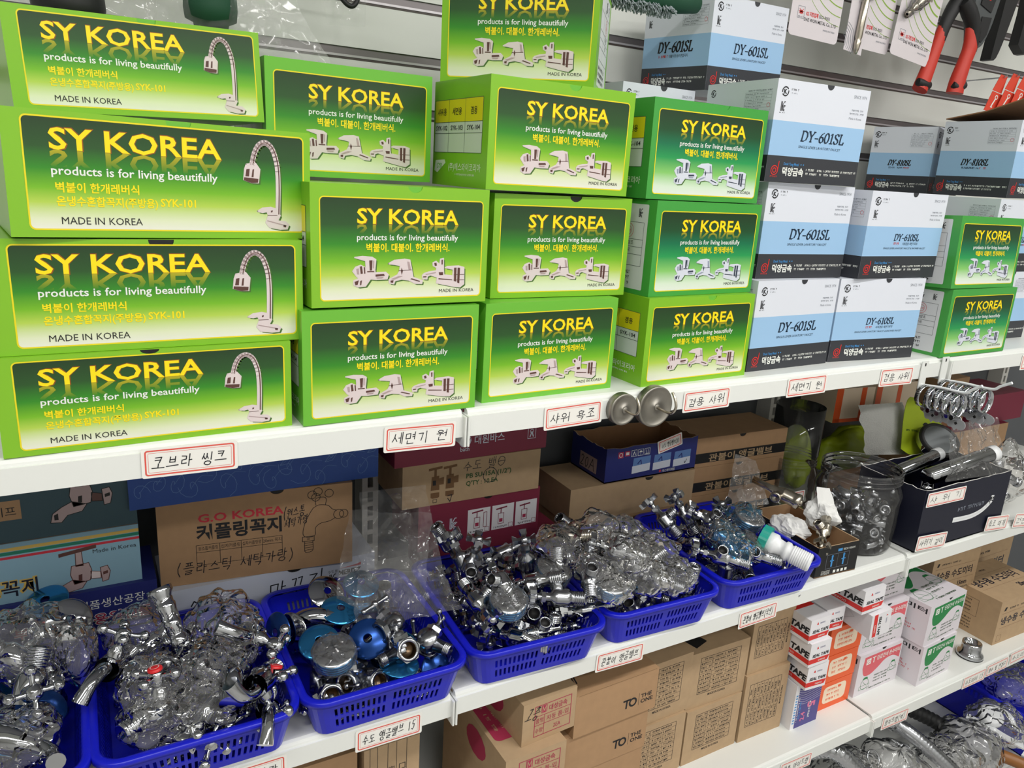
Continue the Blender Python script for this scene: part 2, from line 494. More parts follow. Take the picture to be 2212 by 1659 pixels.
def hand(g, fr, t, u0, v0, u1, h, w, m='marker', k=3, seed=1, slant=.12, rise=0.0):
    """write t by hand between u0 and u1 at height h, pen width w"""
    rr = random.Random(seed)
    adv = [(.55 if ch == ' ' else .62 if ch in '15()20' else 1.0) for ch in t]
    q = (u1 - u0) / sum(adv); x = u0
    for ch, a in zip(t, adv):
        if ch != ' ':
            cw = q * a * .86; jy = rr.uniform(-.07, .07) * h; sc = rr.uniform(.88, 1.06)
            for l in syllable(ch):
                pts = []
                for px, py in l:
                    X = px * cw + (py - .5) * h * slant + rr.uniform(-.02, .02) * h
                    Y = py * h * sc + rr.uniform(-.02, .02) * h
                    pts.append((x + X, v0 + jy + Y + rise * (x - u0 + X)))
                g.line(fr, pts, w, m, k)
        x += q * a
# ------------------------------------------------------------------ the shop: floor, ceiling, walls
def plane_box(name, x0, y0, z0, x1, y1, z1, m):
    g = G(); g.box(x0, y0, z0, x1, y1, z1, m)
    return struct(g.build(name))
X0, X1, YB, YF = -2.6, 4.6, 0.40, -2.5
plane_box('floor', X0, YF, FLOOR_Z - .05, X1, YB, FLOOR_Z, 'floor_tile')
plane_box('ceiling', X0, YF, CEIL_Z, X1, YB, CEIL_Z + .05, 'ceiling_white')
plane_box('wall_front', X0, YF - .05, FLOOR_Z, X1, YF, CEIL_Z, 'wall_paint')
plane_box('wall_left', X0 - .05, YF, FLOOR_Z, X0, YB, CEIL_Z, 'wall_paint')
plane_box('wall_right', X1, YF, FLOOR_Z, X1 + .05, YB, CEIL_Z, 'wall_paint')
ZS = [.358 + .0735 * i for i in range(11)]           # the slots of the slatted wall
g = G()
g.box(X0, YB, FLOOR_Z, X1, YB + .05, -.01, 'panel_grey')
zz = -.01
for z in ZS + [CEIL_Z]:
    g.box(X0, YB, zz, X1, YB + .05, z - .006 if z != CEIL_Z else z, 'slat_white'); zz = z + .008
g.box(X0, YB + .012, -.01, X1, YB + .05, CEIL_Z, 'slat_channel')
struct(g.build('wall_back'))
for i, z in enumerate(ZS):                            # metal inserts in the slots
    g = G()
    pr = [(YB + .010, z + .007), (YB + .010, z - .0025), (YB - .0012, z - .0025), (YB - .0012, z - .0055), (YB + .011, z - .0055), (YB + .0115, z + .007)]
    g.prism([(X0, y, q) for y, q in pr], (X1 - X0, 0, 0), 'slat_bright')
    g.box(X0, YB - .0004, z - .0085, X1, YB + .004, z - .0056, 'slat_dark')
    g.box(X0, YB + .0030, z - .0025, X1, YB + .0106, z + .0078, 'slat_channel')
    struct(g.build('trim_%d' % (i + 1)))
LAB = ['ceiling strip light over the left end of the aisle', 'ceiling strip light over the middle of the aisle', 'ceiling strip light over the right end of the aisle',
       'ceiling strip light near the far wall, left one', 'ceiling strip light near the far wall, right one']
for (x, y), l in zip(LAMPS, LAB):
    t = empty('strip_light', (x, y, CEIL_Z)); tag(t, l, 'light', 'ceiling strip lights')
    g = G(); g.box(-.6, -.07, -.035, .6, .07, 0, 'white_metal'); g.build('housing', t)
    g = G(); g.box(-.58, -.055, -.042, .58, .055, -.0352, 'lamp_glow'); g.build('diffuser', t)
    la = bpy.data.lights.new('lamp', 'AREA'); la.shape = 'RECTANGLE'; la.size = 1.16; la.size_y = .11; la.energy = LAMP_W; la.color = (1.0, .99, .97)
    lo = bpy.data.objects.new('lamp', la); COL.objects.link(lo); lo.parent = t; lo.location = (0, 0, -.044)

# ------------------------------------------------------------------ gondola shelving
PROF = [(0, -.0075), (0, .0165), (.0025, .0168), (.003, .0195), (.0045, .0224), (.008, .0240), (.355, .0240), (.355, .0215), (.012, .0212), (.0115, -.0035), (.010, -.0075)]
SZ = {'top': 0.0, 'mid': -.3715, 'low': -.7215, 'base': -1.075}
BX = [(-.902, -.0035), (.0035, .9055), (.9125, 1.8145)]
WORDS = {'top': 'upper', 'mid': 'middle', 'low': 'lower', 'base': 'lowest'}
BW = ['left', 'centre', 'right']
def shelf(level, bay):
    x0, x1 = BX[bay]; dz = SZ[level]
    g = G(); g.prism([(x0, y, z + dz) for y, z in PROF], (x1 - x0, 0, 0), 'white_metal')
    o = g.build('shelf_board')
    tag(o, 'white metal %s shelf board of the %s bay' % (WORDS[level], BW[bay]), 'shelf', 'white shelf boards')
    for xa in (x0 - .0028, x1):
        e = G(); e.rbox(xa, -.006, -.0175 + dz, xa + .0028, .03, .0175 + dz, .0012, 'white_metal', 2)
        e.build('end_cap', o)
    for xa in (x0 + .004, x1 - .007):
        b = G(); b.prism([(xa, .03, dz + .02), (xa, .03, dz + .002), (xa, .34, dz - .05), (xa, .36, dz - .05), (xa, .36, dz + .02)], (.003, 0, 0), 'white_metal')
        b.build('bracket', o)
    return o
for lv in ('top', 'mid', 'low', 'base'):
    for b in range(3): shelf(lv, b)
UPL = ['white slotted steel upright at the left outer end of the shelving', 'white slotted steel upright beside the floral blue box', 'white slotted steel upright behind the tall clear jar', 'white slotted steel upright at the right outer end of the shelving']
for x, l in zip((-.905, .0145, .9255, 1.818), UPL):
    g = G(); w = .0135; z0, z1 = FLOOR_Z, .0
    g.box(x - w, .362, z0, x - .0045, .3995, z1, 'post_metal'); g.box(x + .0045, .362, z0, x + w, .3995, z1, 'post_metal')
    z = z0
    while z < z1 - .02:
        g.box(x - .0045, .362, z, x + .0045, .366, min(z + .0075, z1), 'post_metal'); z += .025
    g.box(x - .0045, .385, z0, x + .0045, .3995, z1, 'bore')
    tag(g.build('shelf_upright'), l, 'upright', 'slotted uprights')

# ------------------------------------------------------------------ cartons
def carton(g, w, d, h, m, notch=None, inner=None, top=None, r=.0009):
    """closed box in local x 0..w, y 0..d, z 0..h; a thumb notch (centre, radius, depth) in the front edge of the lid"""
    e = .0011
    g.box(0, e, 0, w, d, h, m)
    if notch:
        c, nr, nd = notch
        pts = [(0, 0), (w, 0), (w, h)] + [(c + nr * math.cos(PI * i / 10), h - nd * math.sin(PI * i / 10)) for i in range(11)] + [(0, h)]
        g.prism([(u, 0, v) for u, v in pts], (0, e * .96, 0), m)
        g.box(c - nr, e * .97, h - nd * 1.05, c + nr, e * 1.02, h - .0002, inner or m)
    else:
        g.box(0, 0, 0, w, e * .96, h, m)
    if top: g.box(.001, .0015, h, w - .001, d - .001, h + .0004, top)
def FR(w, d, h): return F((0, 0, 0), (1, 0, 0), (0, 0, 1))
def LF(w, d, h): return F((0, d, 0), (0, -1, 0), (0, 0, 1))
def RT(w, d, h): return F((w, 0, 0), (0, 1, 0), (0, 0, 1))
def TP(w, d, h): return F((0, 0, h), (1, 0, 0), (0, 1, 0))

def art_poly(g, fr, pts, a, halo=.0012, shadow=True, k=4):
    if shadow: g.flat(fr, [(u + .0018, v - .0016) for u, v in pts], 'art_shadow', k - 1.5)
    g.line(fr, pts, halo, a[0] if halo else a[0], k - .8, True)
    g.flat(fr, pts, a[0], k)
def smooth2(pts, n=4):
    out = []
    for i in range(len(pts) - 1):
        p0, p1, p2, p3 = [Vector(pts[max(0, min(len(pts) - 1, i + q))]) for q in (-1, 0, 1, 2)]
        for j in range(n):
            t = j / n
            out.append(tuple(.5 * ((2 * p1) + (p2 - p0) * t + (2 * p0 - 5 * p1 + 4 * p2 - p3) * t * t + (3 * p1 - p0 - 3 * p2 + p3) * t ** 3)))
    return out + [tuple(pts[-1])]

ART = {'warm': ('art_light', 'art_mid', 'art_dark'), 'cool': ('art_light2', 'art_mid2', 'art_dark2')}
def art_sink(g, fr, w, h, a):
    P = lambda x, y: ((x - 5) / 666 * w, (509 - y) / 232 * h)
    arc = smooth2([P(*q) for q in ((521, 352), (527, 330), (538, 312), (554, 305), (570, 314), (580, 335), (585, 360), (586, 400), (584, 455))], 5)
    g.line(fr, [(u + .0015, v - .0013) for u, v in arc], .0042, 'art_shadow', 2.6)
    g.line(fr, arc, .0046, a[0], 3.4)
    g.line(fr, [(u + .0009, v) for u, v in arc], .0010, a[2], 4)
    g.line(fr, [(u - .0012, v) for u, v in arc[:22]], .0006, a[1], 4.1)
    for i in range(0, 24):
        u, v = arc[i]; u2, v2 = arc[i + 1]; n = Vector((v - v2, u2 - u)).normalized() * .0021
        g.line(fr, [(u - n.x, v - n.y), (u + n.x, v + n.y)], .00035, a[1], 4.3)
    art_poly(g, fr, [P(*q) for q in ((507, 352), (530, 349), (540, 361), (536, 389), (518, 389), (500, 384), (503, 362))], a)
    g.flat(fr, [P(*q) for q in ((507, 362), (515, 361), (513, 377), (504, 377))], a[2], 5); g.flat(fr, [P(*q) for q in ((522, 362), (526, 361), (524, 378), (519, 378))], a[2], 5)
    g.flat(fr, [P(*q) for q in ((501, 379), (536, 381), (535, 389), (518, 390), (500, 385))], a[2], 5.2)
    art_poly(g, fr, [P(*q) for q in ((532, 450), (545, 443), (566, 441), (580, 444), (590, 458), (583, 470), (604, 472), (612, 478), (608, 487), (590, 488), (562, 484), (553, 474), (560, 458), (556, 450), (545, 452))], a)
    g.line(fr, [P(558, 458), P(582, 458)], .0005, a[2], 5); g.line(fr, [P(557, 470), P(604, 480)], .0009, a[1], 5); g.flat(fr, [P(*q) for q in ((598, 478), (606, 480), (604, 484), (598, 483))], a[2], 5)
    g.flat(fr, [P(*q) for q in ((566, 448), (571, 447), (570, 451), (566, 452))], a[2], 5)
def art_trio(g, fr, w, h, a):
    P = lambda x, y: ((x - 240) / 1200 * w, (520 - .042 * (x - 245) - y) / 880 * h)
    q = lambda *l: [P(*x) for x in l]
    k = 4
    art_poly(g, fr, q((583, 222), (640, 220), (642, 256), (712, 250), (730, 268), (722, 300), (650, 305), (612, 302), (580, 355), (532, 362), (504, 348), (504, 318), (538, 300), (520, 282), (498, 248), (515, 218), (548, 203)), a)
    art_poly(g, fr, q((510, 147), (560, 138), (622, 142), (646, 158), (641, 226), (584, 231), (580, 168), (545, 158)), a, k=4.5)
    for s in (((603, 165), (624, 163), (621, 238), (607, 240)), ((543, 212), (556, 208), (562, 262), (548, 266)), ((568, 216), (576, 216), (578, 262), (571, 264)), ((508, 325), (536, 312), (528, 346), (514, 350)), ((545, 318), (556, 312), (552, 346), (544, 350)), ((645, 268), (700, 262), (706, 276), (645, 284)), ((590, 244), (636, 242), (636, 250), (590, 252))):
        g.flat(fr, q(*s), a[2], 6)
    for s in (((628, 165), (636, 165), (634, 222), (627, 223)), ((650, 288), (700, 284), (690, 296), (652, 298)), ((520, 230), (535, 225), (538, 270), (526, 268))):
        g.flat(fr, q(*s), a[1], 6)
    art_poly(g, fr, q((730, 186), (770, 160), (840, 149), (876, 155), (890, 230), (900, 285), (966, 310), (962, 331), (915, 331), (870, 306), (822, 300), (776, 312), (768, 336), (738, 331), (735, 305), (792, 268), (806, 240), (811, 197), (772, 190)), a)
    g.line(fr, q((800, 236), (888, 228)), .0005, a[2], 6); g.flat(fr, q((819, 212), (828, 236), (822, 268), (815, 240)), a[2], 6)
    g.flat(fr, q((748, 300), (800, 276), (830, 276), (770, 304)), a[1], 6); g.flat(fr, q((745, 312), (765, 308), (762, 328), (746, 326)), a[2], 6.1); g.flat(fr, q((890, 292), (950, 312), (945, 318), (880, 298)), a[2], 6); g.flat(fr, q((858, 165), (872, 168), (884, 225), (868, 228)), a[1], 6)
    art_poly(g, fr, q((965, 268), (977, 254), (1012, 240), (1062, 232), (1066, 207), (1040, 192), (1038, 170), (1060, 158), (1086, 182), (1091, 140), (1113, 134), (1116, 226), (1120, 262), (1184, 268), (1186, 216), (1128, 205), (1142, 196), (1225, 189), (1266, 200), (1269, 330), (1240, 355), (1200, 352), (1066, 325), (1072, 280), (1022, 264), (1000, 275), (998, 296), (968, 295)), a)
    for s in (((1192, 204), (1210, 202), (1210, 312), (1194, 308)), ((1218, 202), (1236, 203), (1234, 325), (1218, 320)), ((1046, 172), (1062, 168), (1066, 190), (1052, 194)), ((970, 276), (994, 274), (992, 282), (970, 284)), ((1098, 145), (1108, 144), (1108, 180), (1100, 182)), ((1080, 242), (1112, 240), (1112, 262), (1086, 264)), ((1080, 288), (1180, 296), (1180, 302), (1080, 296))):
        g.flat(fr, q(*s), a[2], 6)
    g.line(fr, q((1192, 258), (1268, 255)), .0005, a[2], 6.2); g.line(fr, q((1192, 300), (1268, 297)), .0005, a[2], 6.2)
    g.flat(fr, q((985, 258), (1060, 240), (1060, 248), (990, 264)), a[1], 6)

def green_front(kind, tone):
    """the printed front of a green faucet carton"""
    gr = G()
    if kind == 'sink':
        w, h = .245, .092; U0, U1, V0, V1 = .055, .972, .065, .95
        tl = (.127, .665, .705, .875, .56); a = ART['warm']
    else:
        w, h = .193, .117; U0, U1, V0, V1 = .047, .962, .058, .895
        tl = (.238, .812, .69, .815, .605); a = ART['warm' if tone == 'lime' else 'cool']
    fr = FR(w, 0, h)
    gm = 'grad_' + tone
    rc = rrect(U0 * w, V0 * h, U1 * w, V1 * h, .004, 5)
    gr.flat(fr, rc, gm, 1)
    gr.line(fr, rc, .0012, 'yellow', 1.6, True)
    u0, u1, b, t, rb = tl
    sz = (t - b) * h / .727; wd = (u1 - u0) * w; um = (u0 + u1) / 2 * w
    gr.text(fr, 'SY KOREA', um + .0004, b * h - .0004, sz * 1.05, 'title_edge', 2.2, fit=wd * 1.006, bold=.034, align='C')
    gr.text(fr, 'SY KOREA', um, b * h, sz, 'title_yellow', 3.2, fit=wd, bold=.02, align='C')
    zr = lambda v: (v - V0) / (V1 - V0)
    nm = 'fade_%s_%s' % (kind, tone)
    ramp_mat(nm, LIME if tone == 'lime' else GREEN, over=((205, 190, 30), zr(rb), zr(b + .03)))
    gr.text(fr, 'SY KOREA', um, (b - .012) * h, sz, nm, 2.4, fit=wd, bold=.02, align='C', flipv=.95, clip=rb * h)
    if kind == 'sink':
        gr.text(fr, 'products is for living beautifully', .127 * w, .505 * h, .098 * h, 'print_white', 3, fit=.522 * w, bold=.014)
        gr.text(fr, '벽붙이 한개레버식', .135 * w, .372 * h, .088 * h, 'title_yellow', 3, fit=.25 * w, bold=.022)
        gr.text(fr, '온냉수혼합꼭지(주방용)', .135 * w, .262 * h, .088 * h, 'title_yellow', 3, fit=.308 * w, bold=.022)
        gr.text(fr, 'SYK-101', .452 * w, .272 * h, .095 * h, 'title_yellow', 3, fit=.118 * w, bold=.02)
        gr.text(fr, 'MADE IN KOREA', .145 * w, .108 * h, .085 * h, 'print_black', 3, fit=.245 * w)
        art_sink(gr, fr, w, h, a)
    else:
        gr.text(fr, 'products is for living beautifully', um, .553 * h, .070 * h, 'print_white', 3, fit=.575 * w, bold=.012, align='C')
        gr.text(fr, '벽붙이. 대붙이. 한개레버식.', .525 * w, .462 * h, .078 * h, 'title_yellow', 3, fit=.475 * w, bold=.024, align='C')
        gr.text(fr, 'MADE IN KOREA', .92 * w, .098 * h, .042 * h, 'print_black', 3, fit=.215 * w, align='R')
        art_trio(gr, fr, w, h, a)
    return gr
def green_side(d, h, mode):
    s = G(); fr = LF(0, d, h)
    if mode == 'table':                                # yellow and white model table on the left side
        us = [.03 * d, .30 * d, .60 * d, .90 * d]; v0, v1, v2, v3 = .32 * h, .50 * h, .605 * h, .815 * h
        s.flat(fr, rrect(us[0], v0, us[3], v3, .002), 'side_paper', 1)
        s.flat(fr, rrect(us[0], v2, us[3], v3, .002), 'yellow', 2)
        s.grid(fr, us, [v0, v1, v2, v3], .0005, 'side_line', 3)
        for i, (a, b) in enumerate((('샤워용', 'SYK-102'), ('세면용', 'SYK-103'), ('겸용', 'SYK-104'))):
            c = (us[i] + us[i + 1]) / 2
            s.text(fr, a, c, .675 * h, .075 * h, 'ink', 4, align='C', bold=.01); s.text(fr, b, c, .53 * h, .062 * h, 'ink', 4, fit=.22 * d, align='C', bold=.01)
        s.text(fr, '(주)에스와이코리아', .9 * d, .155 * h, .08 * h, 'print_white', 2, fit=.58 * d, align='R', bold=.01)
        s.flat(fr, [(.04 * d, .14 * h), (.10 * d, .12 * h), (.26 * d, .22 * h), (.24 * d, .25 * h), (.06 * d, .24 * h)], 'print_white', 2)
        s.text(fr, 'SYK', .15 * d, .165 * h, .07 * h, 'lime2', 3, align='C', bold=.02)
        s.fine(fr, .45 * d, .105 * h, .8 * d, .018 * h, 'print_white', 2)
    else:                                              # white certificate panel
        u0, u1, v0, v1 = .18 * d, .90 * d, .05 * h, .95 * h
        s.flat(fr, rrect(u0, v0, u1, v1, .002), 'side_paper', 1)
        vs = [.30 * h, .42 * h, .50 * h, .58 * h, .76 * h]
        s.grid(fr, [u0 + .004, .45 * d, u1 - .006], vs, .0005, 'side_line', 2)
        ks_mark(s, fr, .62 * d, .86 * h, .045 * h, 'ink'); kc_mark(s, fr, .80 * d, .82 * h, .08 * h, 'ink')
        ring(s, fr, .66 * d, .67 * h, .075 * h, .0006, 'meter_red', 3); ring(s, fr, .66 * d, .67 * h, .045 * h, .0005, 'meter_red', 3)
        s.text(fr, '합격', .66 * d, .65 * h, .04 * h, 'meter_red', 3, align='C')
        s.text(fr, '아래참조', .66 * d, .525 * h, .05 * h, 'ink', 3, align='C'); s.text(fr, '한국', .66 * d, .445 * h, .05 * h, 'ink', 3, align='C')
        for i in range(3): s.fine(fr, u0 + .008, (.09 + .06 * i) * h, .72 * d, .035 * h, 'ink', 2, i)
        s.text(fr, '꼭지', .5 * d, .78 * h, .05 * h, 'ink', 3)
    return s
def ring(g, fr, u, v, r, w, m, k=2, a0=0, a1=360, n=20):
    pts = [(u + r * math.cos(R(a0 + (a1 - a0) * i / n)), v + r * math.sin(R(a0 + (a1 - a0) * i / n))) for i in range(n + 1)]
    g.line(fr, pts, w, m, k)
def ks_mark(g, fr, u, v, r, m):
    ring(g, fr, u, v, r, r * .28, m, 3, 40, 190); ring(g, fr, u, v, r, r * .28, m, 3, 220, 370)
    g.text(fr, 'K', u, v - r * .5, r * 1.4, m, 3, align='C', bold=.05)
def kc_mark(g, fr, u, v, h, m):
    w = h * .09
    g.line(fr, [(u - h * .3, v + h), (u - h * .3, v), (u - h * .16, v), (u - h * .16, v + h)], w, m, 3)
    g.line(fr, [(u - h * .12, v + h * .5), (u + h * .16, v + h), (u + h * .3, v + h)], w, m, 3); g.line(fr, [(u - h * .12, v + h * .5), (u, v + h * .45)], w, m, 3)
    ring(g, fr, u + h * .22, v + h * .28, h * .3, w, m, 3, 60, 280, 12); ring(g, fr, u + h * .22, v + h * .28, h * .16, w, m, 3, 70, 280, 10)

PROTO = {}
def green_box(kind, tone, side, label, loc, rot, w, h, d=.14, notch=None, dark=False, body=None, right=False):
    """SY KOREA faucet carton, w x d x h, front bottom left corner at loc"""
    w0, h0 = (.245, .092) if kind == 'sink' else (.193, .117)
    key = (kind, tone)
    if key not in PROTO: PROTO[key] = green_front(kind, tone).mesh('front_print')
    b = G(); bm = body or ('lime' if tone == 'lime' else 'green')
    carton(b, w, d, h, bm, notch, 'black' if dark else 'lime2' if tone == 'lime' else 'green')
    o = b.build('faucet_carton', None, loc, [R(a) for a in rot])
    tag(o, label, 'box', 'green faucet cartons on the upper shelf')
    p = bpy.data.objects.new('front_print', PROTO[key]); COL.objects.link(p); p.parent = o; p.scale = (w / w0, 1, h / h0)
    if side:
        s = green_side(d, h, side)
        if right:
            for i, v in enumerate(s.v): s.v[i] = (w - v[0], d - v[1], v[2])
        s.build('side_print', o)
    return o

# SY KOREA cartons: single sink faucet, stacked at the left
SK = 'green carton with one tall curved sink faucet'
green_box('sink', 'lime', None, SK + ', bottom of the left stack', (-.4318, .0041, .0240), (0, 0, 1.8), .2431, .0870, .15, (.118, .008, .004), True)
green_box('sink', 'lime', None, SK + ', second up with black thumb hole', (-.4262, .0094, .1113), (0, 0, 1.5), .2515, .0965, .15, (.128, .0105, .0095), True)
green_box('sink', 'lime', None, SK + ', third up, jutting forward', (-.4076, .0021, .2098), (-.2, .5, 7.5), .248, .0990, .15, (.130, .0105, .0085))
green_box('sink', 'lime', None, SK + ', topmost and set back', (-.4005, .0961, .3095), (-1.5, -2.1, 9.9), .222, .0860, .13, (.116, .0085, .0085), False)
# SY KOREA cartons: three faucets
TK = 'green carton showing three faucets'
green_box('trio', 'lime', 'table', TK + ', bottom of the second stack from the left', (-.1794, .0043, .0240), (0, 0, .9), .1935, .1172, body='lime2')
green_box('trio', 'lime', 'table', TK + ', second stack from the left, middle one with pale lid notch', (-.1690, .0060, .1435), (-.6, 0, 2.4), .1940, .1190, notch=(.108, .008, .006))
green_box('trio', 'lime', 'table', TK + ', second stack from the left, topmost and set back', (-.1797, .1374, .2650), (0, 0, 3.2), .1922, .1184, body='lime2')
green_box('trio', 'lime', 'table', TK + ', bottom of the third stack, above the magnet hooks', (.0282, .0177, .0240), (0, 0, 2.4), .1889, .1158, body='lime2')
green_box('trio', 'lime', 'table', TK + ', third stack, second from below with a dark lid gap', (.0470, .0450, .1405), (0, 0, -.6), .1902, .1185, notch=(.108, .0085, .0065), dark=True)
green_box('trio', 'lime', 'table', TK + ', third stack, with yellow model table on its side', (.0299, .0353, .2625), (.3, .2, 1.1), .1940, .1180, notch=(.108, .0085, .0065))
green_box('trio', 'lime', 'cert', TK + ', topmost of all, cut off by the upper picture edge', (.0310, .1690, .3815), (0, 0, -40.5), .1840, .117, .14, right=True)
green_box('trio', 'lime', 'table', TK + ', bottom of the fourth stack beside the blue banded cartons', (.2568, .0144, .0240), (0, 0, 1.8), .1913, .1158, notch=(.11, .008, .006))
green_box('trio', 'green', 'cert', TK + ', fourth stack, middle, white certificate on its side', (.2608, .0227, .1401), (0, 0, 3.9), .1933, .1190)
green_box('trio', 'green', 'table', TK + ', top of the fourth stack, deeper green', (.2538, .0382, .2602), (-.4, 0, .6), .193, .1190, notch=(.115, .0085, .006))
green_box('trio', 'green', 'cert', TK + ', lower of the two at the right end', (.8806, .0025, .0240), (0, 0, .5), .1928, .1145)
green_box('trio', 'green', 'cert', TK + ', upper of the two at the right end', (.8740, .0040, .1400), (-2.6, .4, 1.6), .193, .1170)

# ------------------------------------------------------------------ blue banded lavatory faucet cartons
SER = {'D': [[(.12, 0), (.12, 1), ], [(.0, 1), (.45, 1), (.78, .85), (.88, .5), (.75, .15), (.42, 0), (0, 0)]],
       'Y': [[(.05, 1), (.45, .48), (.45, 0)], [(.85, 1), (.45, .48)], [(-.05, 1), (.22, 1)], [(.7, 1), (.98, 1)], [(.3, 0), (.6, 0)]],
       '-': [[(.05, .36), (.55, .36)]], 'S': [[(.68, .8), (.6, .97), (.38, 1), (.14, .9), (.14, .68), (.36, .54), (.62, .42), (.7, .2), (.55, .03), (.3, -.01), (.1, .1), (.06, .24)]],
       'L': [[(.18, 1), (.18, 0), (.72, 0), (.78, .22)], [(.02, 1), (.36, 1)]], '1': [[(.1, .85), (.36, 1), (.36, 0)], [(.12, 0), (.6, 0)]],
       '0': [[(.38 + .32 * math.cos(PI * 2 * i / 14), .5 + .5 * math.sin(PI * 2 * i / 14)) for i in range(15)]],
       '6': [[(.66, 1), (.38, .86), (.14, .55), (.1, .28), (.22, .04), (.42, -.01), (.64, .12), (.68, .34), (.54, .54), (.32, .56), (.14, .42)]],
       '8': [[(.38, .54), (.18, .66), (.16, .86), (.36, 1), (.58, .94), (.62, .74), (.42, .54), (.2, .4), (.1, .2), (.24, .02), (.46, 0), (.66, .14), (.64, .34), (.38, .54)]]}
def nib(g, fr, pts, m, k, w0, w1):
    """broad nib line: thin along 30 degrees, thick across"""
    for a, b in zip(pts[:-1], pts[1:]):
        a, b = Vector(a), Vector(b); d = b - a
        if d.length < 1e-9: continue
        d.normalize(); t = abs(d.x * -.35 + d.y * .94); w = w0 + (w1 - w0) * t
        n = Vector((-d.y, d.x)) * w / 2; e = d * w0 * .5
        g.flat(fr, [tuple(a - e - n), tuple(b + e - n), tuple(b + e + n), tuple(a - e + n)], m, k)
def serif(g, fr, t, u0, v0, u1, h, m, k=3, shear=.16):
    adv = {'-': .68, '1': .72, 'Y': .98, 'D': 1.06, '0': .82, '6': .84, '8': .84, 'S': .86, 'L': .84}
    q = (u1 - u0) / (sum(adv[c] for c in t)); x = u0
    for c in t:
        for l in SER[c]:
            nib(g, fr, [(x + px * q + py * h * shear, v0 + py * h) for px, py in l], m, k, h * .07, h * .22)
        x += adv[c] * q
def dy_marks(g, fr, w, h, base=0.0):
    ring(g, fr, .085 * w, .115 * h, .045 * h, .0012, 'seal_red', 3); ring(g, fr, .085 * w, .115 * h, .022 * h, .0011, 'seal_red', 3)
    g.line(fr, [(.118 * w, .10 * h), (.124 * w, .205 * h)], .0014, 'seal_red', 3)
    g.fine(fr, .05 * w, .045 * h, .125 * w, .016 * h, 'print_red', 3)
    g.text(fr, '덕양금속', .17 * w, .075 * h, .092 * h, 'print_white', 3, fit=.225 * w, bold=.03)
    g.text(fr, 'Deok Yang Metal', .175 * w, .172 * h, .04 * h, 'print_blue', 3, fit=.16 * w, bold=.01)
    g.flat(fr, [(.36 * w + .004 * h * 0 + .006 * w * math.cos(i), .186 * h + .006 * w * math.sin(i)) for i in range(6)], 'print_blue', 3)
    g.flat(fr, [(.385 * w + .006 * w * math.cos(i), .186 * h + .006 * w * math.sin(i)) for i in range(6)], 'print_blue', 3)
    g.fine(fr, .42 * w, .128 * h, .98 * w, .022 * h, 'print_white', 3, 3); g.fine(fr, .42 * w, .088 * h, .80 * w, .022 * h, 'print_white', 3, 4)
def info_table(g, fr, u0, v0, u1, v1, seed=0, stamp=True):
    us = [u0, u0 + (u1 - u0) * .32, u1]; n = 6; vs = [v0 + (v1 - v0) * i / n for i in range(n + 1)]
    g.grid(fr, us, vs, .00022, 'dy_grey', 2)
    for i in range(n):
        hh = (v1 - v0) / n * .42
        g.fine(fr, us[0] + .001, vs[i] + hh * .6, us[1] - .001, hh, 'dy_grey', 2, seed + i); g.fine(fr, us[1] + .001, vs[i] + hh * .6, us[1] + (us[2] - us[1]) * (.4 + .09 * i), hh, 'dy_grey', 2, seed + i + 9)
    g.fine(fr, u0 + (u1 - u0) * .1, v1 + .0012, u1, (v1 - v0) / n * .5, 'dy_grey', 2, seed)
    if stamp: ring(g, fr, u1 - .004, v0 + (v1 - v0) * .28, .0028, .0005, 'meter_red', 3)
